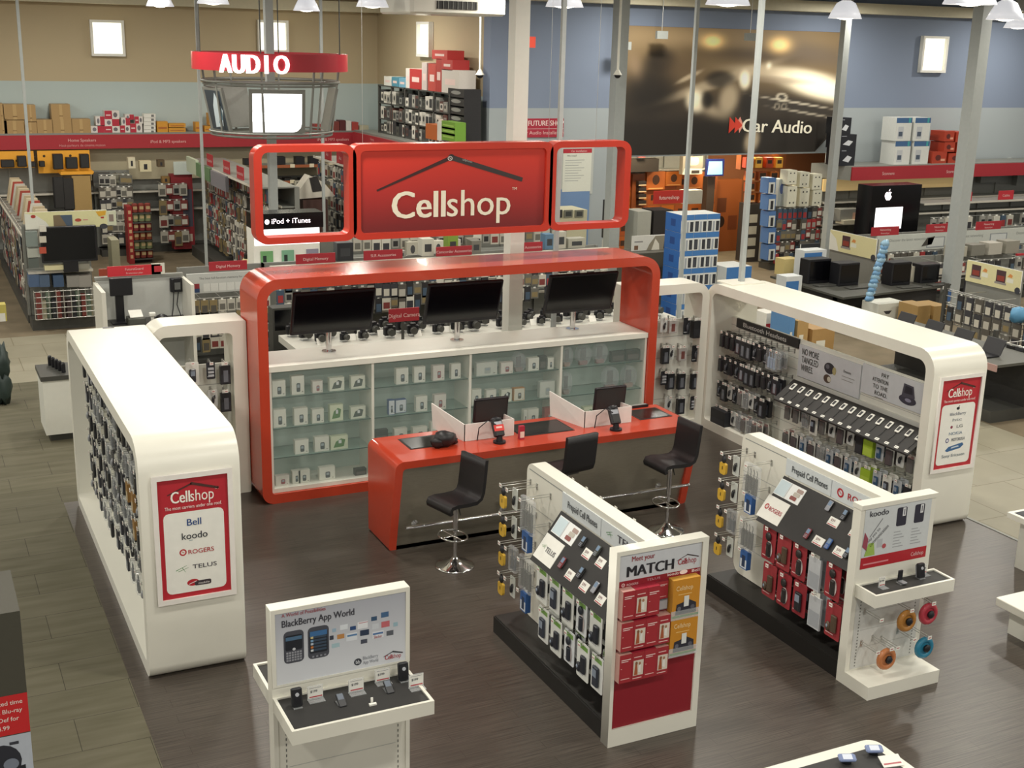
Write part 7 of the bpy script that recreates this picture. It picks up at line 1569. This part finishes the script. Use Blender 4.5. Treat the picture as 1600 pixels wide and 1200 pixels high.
def banner(x, u0, u1, vt0, vb0, lab, k2):
    a, b = at(u0, vb0, x=x), at(u1, vt0, x=x); y0_, y1_ = a.y, b.y; zb, zt = a.z, at(u0, vt0, x=x).z
    t = thing('banner', lab, 'sign', (x, (y0_+y1_)/2, zb)); m = MB('paper_white'); m.box(x, x+.02, y1_, y0_, zb, zt); f = Face(m, (x, y0_, zb), -Y_, Z_, y0_-y1_, zt-zb); f.rect(0, 0, 1, 1, '#d6cfa0', 1)
    for k in range(k2):
        o = .1+.46*k if k2 > 1 else .28; f.rect(o, .3, o+.17, .85, '#4a3438', 2); f.rect(o+.02, .36, o+.15, .6, '#8a3a2e', 3); f.rect(o-.02, .2, o+.19, .3, '#8f8a84', 3); f.poly([(o+.2, .62), (o+.28, .6), (o+.29, .72), (o+.24, .78)], '#d08a4a', 2); f.rect(o+.19, .36, o+.31, .56, '#dcdccb', 2)
    if k2 == 1: f.poly([(0, 0), (.22, 0), (.14, .6), (0, .9)], '#dddcd0', 2)
    f.ell(.96, .08, .05, .16, '#3a3c42', 3); part('print', t, m)
    m = MB('grey_metal'); m.box(x+.03, x+.06, y1_, y0_, 0, zt); part('frame', t, m)
banner(15.3, 1295, 1372, 358, 389, 'yellow computer banner behind the dark desk', 1); banner(14.5, 1508, 1600, 405, 438, 'yellow banner with two laptops right of the thick column', 2)
# wire grid fixtures
def grid(x, y0_, y1_, z0_, z1_, lab):
    t = thing('wire_grid', lab, 'shelving', (x, (y0_+y1_)/2, z0_)); m = MB('wire')
    k = 0
    while z0_+.12*k <= z1_: m.tube([(x, y0_, z0_+.12*k), (x, y1_, z0_+.12*k)], .009, n=5); k += 1
    part('wires_across', t, m); m = MB('wire'); n = max(2, int(abs(y1_-y0_)/.14))
    for k in range(n+1): y = y0_+(y1_-y0_)*k/n; m.tube([(x, y, z0_), (x, y, z1_)], .009, n=5)
    part('wires_upright', t, m); GRD.append(t)
    for yy in (y0_, y1_): m = MB('dark_metal'); m.box(x-.03, x+.03, yy-.03, yy+.03, 0, z1_+.1); part('post', t, m)
GRD = []
grid(13.9, 3.0, .2, .55, 1.15, 'wire grid wall right of the thick column'); grid(12.3, .3, -1.3, .1, 1.0, 'lower wire grid beside the right kiosk')
m = MB('dark_metal'); LSH = thing('laptop_shelf', 'low dark shelf with price strip right behind the right kiosk', 'shelving', (11.8, .3, 0))
m.box(11.25, 12.2, -.75, 2.0, 0, .18); m.box(11.9, 12.2, -.75, 2.0, .18, .86, 'black_board'); m.box(11.2, 12.2, -.8, 2.0, .86, .90, '#55554e'); part('body', LSH, m); m = MB('red_board'); m.box(11.18, 11.2, -.8, 2.0, .80, .90, '#b08f88')
for k in range(5): m.box(11.17, 11.18, -.6+.5*k, -.4+.5*k, .81, .89, 'tag_white')
part('price_strip', LSH, m)
for k in range(4): 
    y = 1.6-.62*k; t = thing('laptop', f'open dark laptop, {ORD[k]} from the back on the low dark shelf', 'laptop', (11.6, y, .9), group='laptops on the low shelf'); m = MB('black_plastic'); m.rbox(11.35, 11.62, y-.18, y+.18, .90, .925, .006); part('base', t, m); m = MB('black_plastic'); m.hexa([(11.62, y-.18, .92), (11.62, y+.18, .92), (11.72, y+.18, 1.14), (11.72, y-.18, 1.14)], [(11.635, y-.18, .92), (11.635, y+.18, .92), (11.735, y+.18, 1.14), (11.735, y-.18, 1.14)]); part('lid', t, m)
bx(1556, 545, 1600, 600, .6, .4, '#1f2024', 'black_goods', 'black packaged goods hanging beside the low dark shelf', 'package', z0=0)
for r in range(4): stock_row((12.25, .2, .95-.25*r), (12.25, -1.2, .95-.25*r), 8, WEST, 'small dark pack on the lower wire grid', 'packs on the lower wire grid', [2, 3, 10], on=GRD[1], name='bag_pack')
for r in range(3): stock_row((13.85, 2.9, 1.12-.25*r), (13.85, .3, 1.12-.25*r), 12, WEST, 'small pack on the wire grid wall by the thick column', 'packs on the wire grid wall', [2, 8, 3, 10], on=GRD[0], name='bag_pack')
m = MB(ink('#5a93b8')); p = at(1592, 492, x=13.68); m.blob(p, .18, .1, .14, jit=.2, seed=7); thing('blue_bag', 'light blue bag at the right edge on the wire grid', 'bag', p, m)
bx(1370, 472, 1416, 503, 4.2, .45, '#cfd0c6', 'white_carton', 'white carton with handle slots under the dark desk', 'carton', None, lambda f: (f.poly([(.2, .78), (.3, .68), (.42, .68), (.5, .78)], '#34343a', 1), f.rect(.4, .5, .65, .54, '#8a8c8a', 1)), z0=.02)
for k in range(2): bx(1431+k*25, 477, 1455+k*26, 512, 3.6, .5, '#a08250', 'carton', ('left', 'right')[k]+' brown carton under the desk by the thick column', 'carton', None, lambda f: f.rect(.2, .1, .6, .4, '#d4cfbe', 1), z0=.02)
# long header wall across the aisle and the gondolas behind it
HW_ = gondola('gondola_shelf', 'long gondola with pale printed header and red signs before the black fixture', 16.3, 24, 7.6, 8.2, 1.25, 'x', shelves=((.55, .4),))
m = MB('paper_grey'); m.box(16.3, 24, 7.52, 7.56, .95, 1.32, '#bfc2ba'); f = Face(m, (16.3, 7.52, .95), X_, Z_, 7.7, .37)
for a in (.12, .34, .62, .84): f.text('Discover the latest networking', a, .6, .09, '#7c7f7c', 1, wide=1.1)
for a in (.22, .47, .72): f.rect(a-.03, .1, a+.04, .75, '#8a8f92', 1); f.rect(a-.026, .16, a+.036, .7, '#c9ccc8', 2)
f.poly([(.17, .2), (.19, .7), (.22, .8), (.21, .3)], '#4a4640', 2); part('printed_header', HW_, m)
for r in range(4): stock_row((16.4, 7.45, .92-.2*r), (23.8, 7.45, .92-.2*r), 40, SOUTH, 'small blue or dark pack on the long gondola with printed header', 'packs on the printed header gondola', [6, 0, 10, 2, 9, 5], on=HW_, name='network_pack')
for k, (u, v) in enumerate(((1363, 366), (1449, 359), (1527, 354))): p = at(u, v, y=7.5); sign_plate((p.x, 7.53, 1.322), .78, .19, 'Networking', ('first', 'second', 'third')[k]+' red two line sign on the long printed header', sub='Reseautique')
G2 = gondola('gondola_shelf', 'gondola of blue packs behind the long printed header', 19.0, 27, 9.0, 9.6, 1.75, 'x', shelves=((1.5, .4), (1.05, .4), (1.75, .6)))
for r, z in enumerate((1.42, 1.15)): stock_row((19.1, 8.85, z), (26.8, 8.85, z), 34, SOUTH, 'blue or pale pack on the gondola behind the printed header', 'packs on the gondola behind the printed header', [6, 6, 1, 5, 0, 11], 1.2, on=G2, name='cable_pack')
for k, (u, v) in enumerate(((1494, 314), (1560, 311))): p = at(u, v, y=9.1); sign_plate((p.x, 9.1, 1.752), .5, .22, 'Cables', ('left', 'right')[k]+' small red sign on the gondola behind the printed header', '#c4303a')
sign_plate(at(1531, 299, y=11.46), .34, .16, 'Scanners', 'tiny red plate on the grey wall right of the thick column')
bx(1312, 326, 1346, 344, 10.4, .3, '#8f8e86', 'printer', 'grey printer on the shelf right of the grey blue column', 'printer', None, lambda f: f.rect(.6, .1, .95, .7, '#c9a088', 1)); bx(1318, 343, 1352, 349, 10.3, .3, '#d8cfb4', 'price_shelf', 'pale price strip shelf under the grey printer', 'shelf', None, lambda f: f.rect(.55, .1, .85, .9, '#8f2f38', 1))
bx(1587, 399, 1600, 416, 6.4, .05, '#b8303a', 'red_sign', 'red sign cut by the right edge of the picture', 'sign', z0=.95)
for k, u in enumerate((1490, 1518, 1545, 1572)): bx(u, 385-k*3, u+22, 396-k*3, 6.5, .3, ('#a8a494', '#7c7a70', '#b0aca0', '#8f8c80')[k], 'open_box', f'flat pale box, {ORD[k]} from left on the low shelf right of the thick column', 'box', 'flat boxes right of the thick column', z0=.95)
GR = gondola('gondola_shelf', 'low gondola of dark goods right of the thick column', 16.2, 21, 6.2, 6.9, .95, 'x', shelves=((.6, .5),))
for r, z in enumerate((.92, .55)): stock_row((16.3, 6.1, z), (20.9, 6.1, z), 22, SOUTH, 'small dark pack on the low gondola right of the thick column', 'packs on the low right gondola', [2, 3, 10, 4, 0], on=GR, name='goods_pack')
p = at(1484, 462, y=4.7); t = thing('power_box', 'blue and grey outlet box on the thick column', 'outlet', p); m = MB(ink('#3a5f94')); m.box(p.x-.05, p.x+.06, 4.72, 4.79, p.z-.12, p.z+.12); part('box', t, m); m = MB('tag_white'); m.box(p.x-.12, p.x-.02, 4.76, 4.79, p.z+.12, p.z+.18); part('label', t, m)

# ================================================================== near edges
t = thing('phone_table', 'white table with rounded corner and phones at the bottom edge', 'table', (2.2, -8.6, 0)); z = 1.0; P = lambda a, b: V((a, b, z-.10))
m = MB('white_laminate'); m.prism(rrpath(1.55, -9.6, 2.46, -8.03, .08, .08, .08, .04, P), (0, 0, .10), None, False); part('top', t, m); m = MB('black_board'); m.box(1.62, 2.39, -9.5, -8.12, z, z+.004); part('black_mat', t, m); m = MB('white_laminate'); m.box(1.7, 2.3, -9.4, -8.25, 0, .9); part('body', t, m)
for k, (u, v, lab) in enumerate(((1323, 1188, 'left blue grey phone on the white table at the bottom edge'), (1365, 1174, 'right blue grey phone on the white table at the bottom edge'))):
    p = at(u, v, z=1.02); tt = thing('display_phone', lab, 'mobile phone', p); m = MB(ink('#7d8bb0', .25)); m.xf = Matrix.Translation((p.x, p.y, 1.03)) @ Matrix.Rotation(-.4, 4, 'Z') @ Matrix.Rotation(.3, 4, 'X'); m.rbox(-.055, .055, -.03, .03, 0, .02, .01); b_ = part('body', tt, m); k_ = MB(); k_.xf = m.xf; k_.quad((-.03, -.02, .0208), (.03, -.02, .0208), (.03, .02, .0208), (-.03, .02, .0208), '#d5dcea'); part('screen', b_, k_); m = MB('black_plastic'); m.cyl((p.x, p.y, 1.004), .03, .025, n=10); part('mount', tt, m)
p = at(1390, 1188, z=1.02); m = MB('paper_white'); m.xf = Matrix.Translation((p.x, p.y-.02, 1.005)) @ Matrix.Rotation(-.2, 4, 'Z'); m.prism([(-.07, -.03, 0), (.07, -.03, 0), (.07, .05, .03), (-.07, .05, .03)], (0, 0, .004)); m.quad((-.06, -.015, .0105), (.06, -.015, .0105), (.06, -.005, .0145), (-.06, -.005, .0145), '#b8646a'); thing('price_card', 'white price card beside the phones at the bottom edge', 'price card', (p.x, p.y, 1.004), m)
a = at(1556, 933, z=.34); t = thing('display_platform', 'low white platform cut by the right edge of the picture', 'platform', (a.x+.6, a.y-.2, 0)); m = MB('white_laminate'); m.rbox(a.x, a.x+1.4, a.y-1.2, a.y, .26, .34, .01); part('top', t, m); m = MB('white_panel'); m.box(a.x+.1, a.x+1.3, a.y-1.1, a.y-.1, 0, .26); part('plinth', t, m)
a = at(1574, 800, z=.6); t = thing('display_table', 'white table with black mat at the right edge beyond the kiosk', 'table', (a.x+.5, a.y-.3, 0)); m = MB('white_laminate'); m.box(a.x, a.x+1.1, a.y-.9, a.y, .54, .6); part('top', t, m); m = MB('black_board'); m.box(a.x+.05, a.x+1.05, a.y-.85, a.y-.05, .6, .604, '#23262e'); part('black_mat', t, m); m = MB('white_panel'); m.box(a.x+.1, a.x+1.0, a.y-.8, a.y-.1, 0, .54); part('body', t, m)
# promotional stand at the left edge
a = at(42, 1080, y=-5.95); tz_ = a.z; ttop = 1.89; t = thing('promo_stand', 'grey stand with red price sign and dark picture at the left edge', 'stand', (a.x-.4, -5.7, 0)); m = MB('olive_carpet'); m.box(a.x-.9, a.x, -5.95, -5.3, 0, ttop, '#4a483f'); part('body', t, m)
m = MB('red_board'); f = Face(m, (a.x-.9, -5.951, 0), X_, Z_, .9, 1); hr = tz_-at(46, 1142, y=-5.95).z; f.rect(0, tz_-hr, 1, tz_-.005, '#c8282c', 1)
for k, s in enumerate(('Limited time', 'get Blu-ray', 'High Def for', 'only $14.99')): f.text(s, (.965, .96, .935, .87)[k], tz_-.068-.055*k*hr/.27, .040*hr/.27, '#f0dcd4', 2, bold=.012, align=1)
f.rect(0, 0, 1, tz_-hr-.006, '#b9c0cc', 1); zz = tz_-hr; f.ell(.80, zz-.18, .13, .12, '#2c2e38', 2); f.poly([(.6, 0), (.66, zz-.25), (.95, zz-.22), (.98, 0)], '#22242c', 3); f.ell(.86, zz-.2, .05, .04, '#7c8494', 4); f.rect(.86, zz-.07, .92, zz-.05, '#3a3c46', 2); part('front_print', t, m)

# small boxes hanging on wires before the mural
for k, (u, v, w_, lab) in enumerate(((1034, 55, .14, 'small grey box hanging before the top left of the car mural'), (1172, 58, .14, 'small grey box hanging before the top middle of the car mural'), (979, 72, .10, 'small white sensor hanging beside the grey column before the mural'))):
    p = at(u, v, y=10.9); t = thing('hanging_sensor', lab, 'sensor', p); m = MB(ink('#8f938f')); m.box(p.x-w_, p.x+w_, 10.86, 10.94, p.z-.08, p.z+.09); part('box', t, m); m = MB('wire'); m.cyl((p.x, 10.9, p.z+.09), .008, 3, n=5); part('wire', t, m)
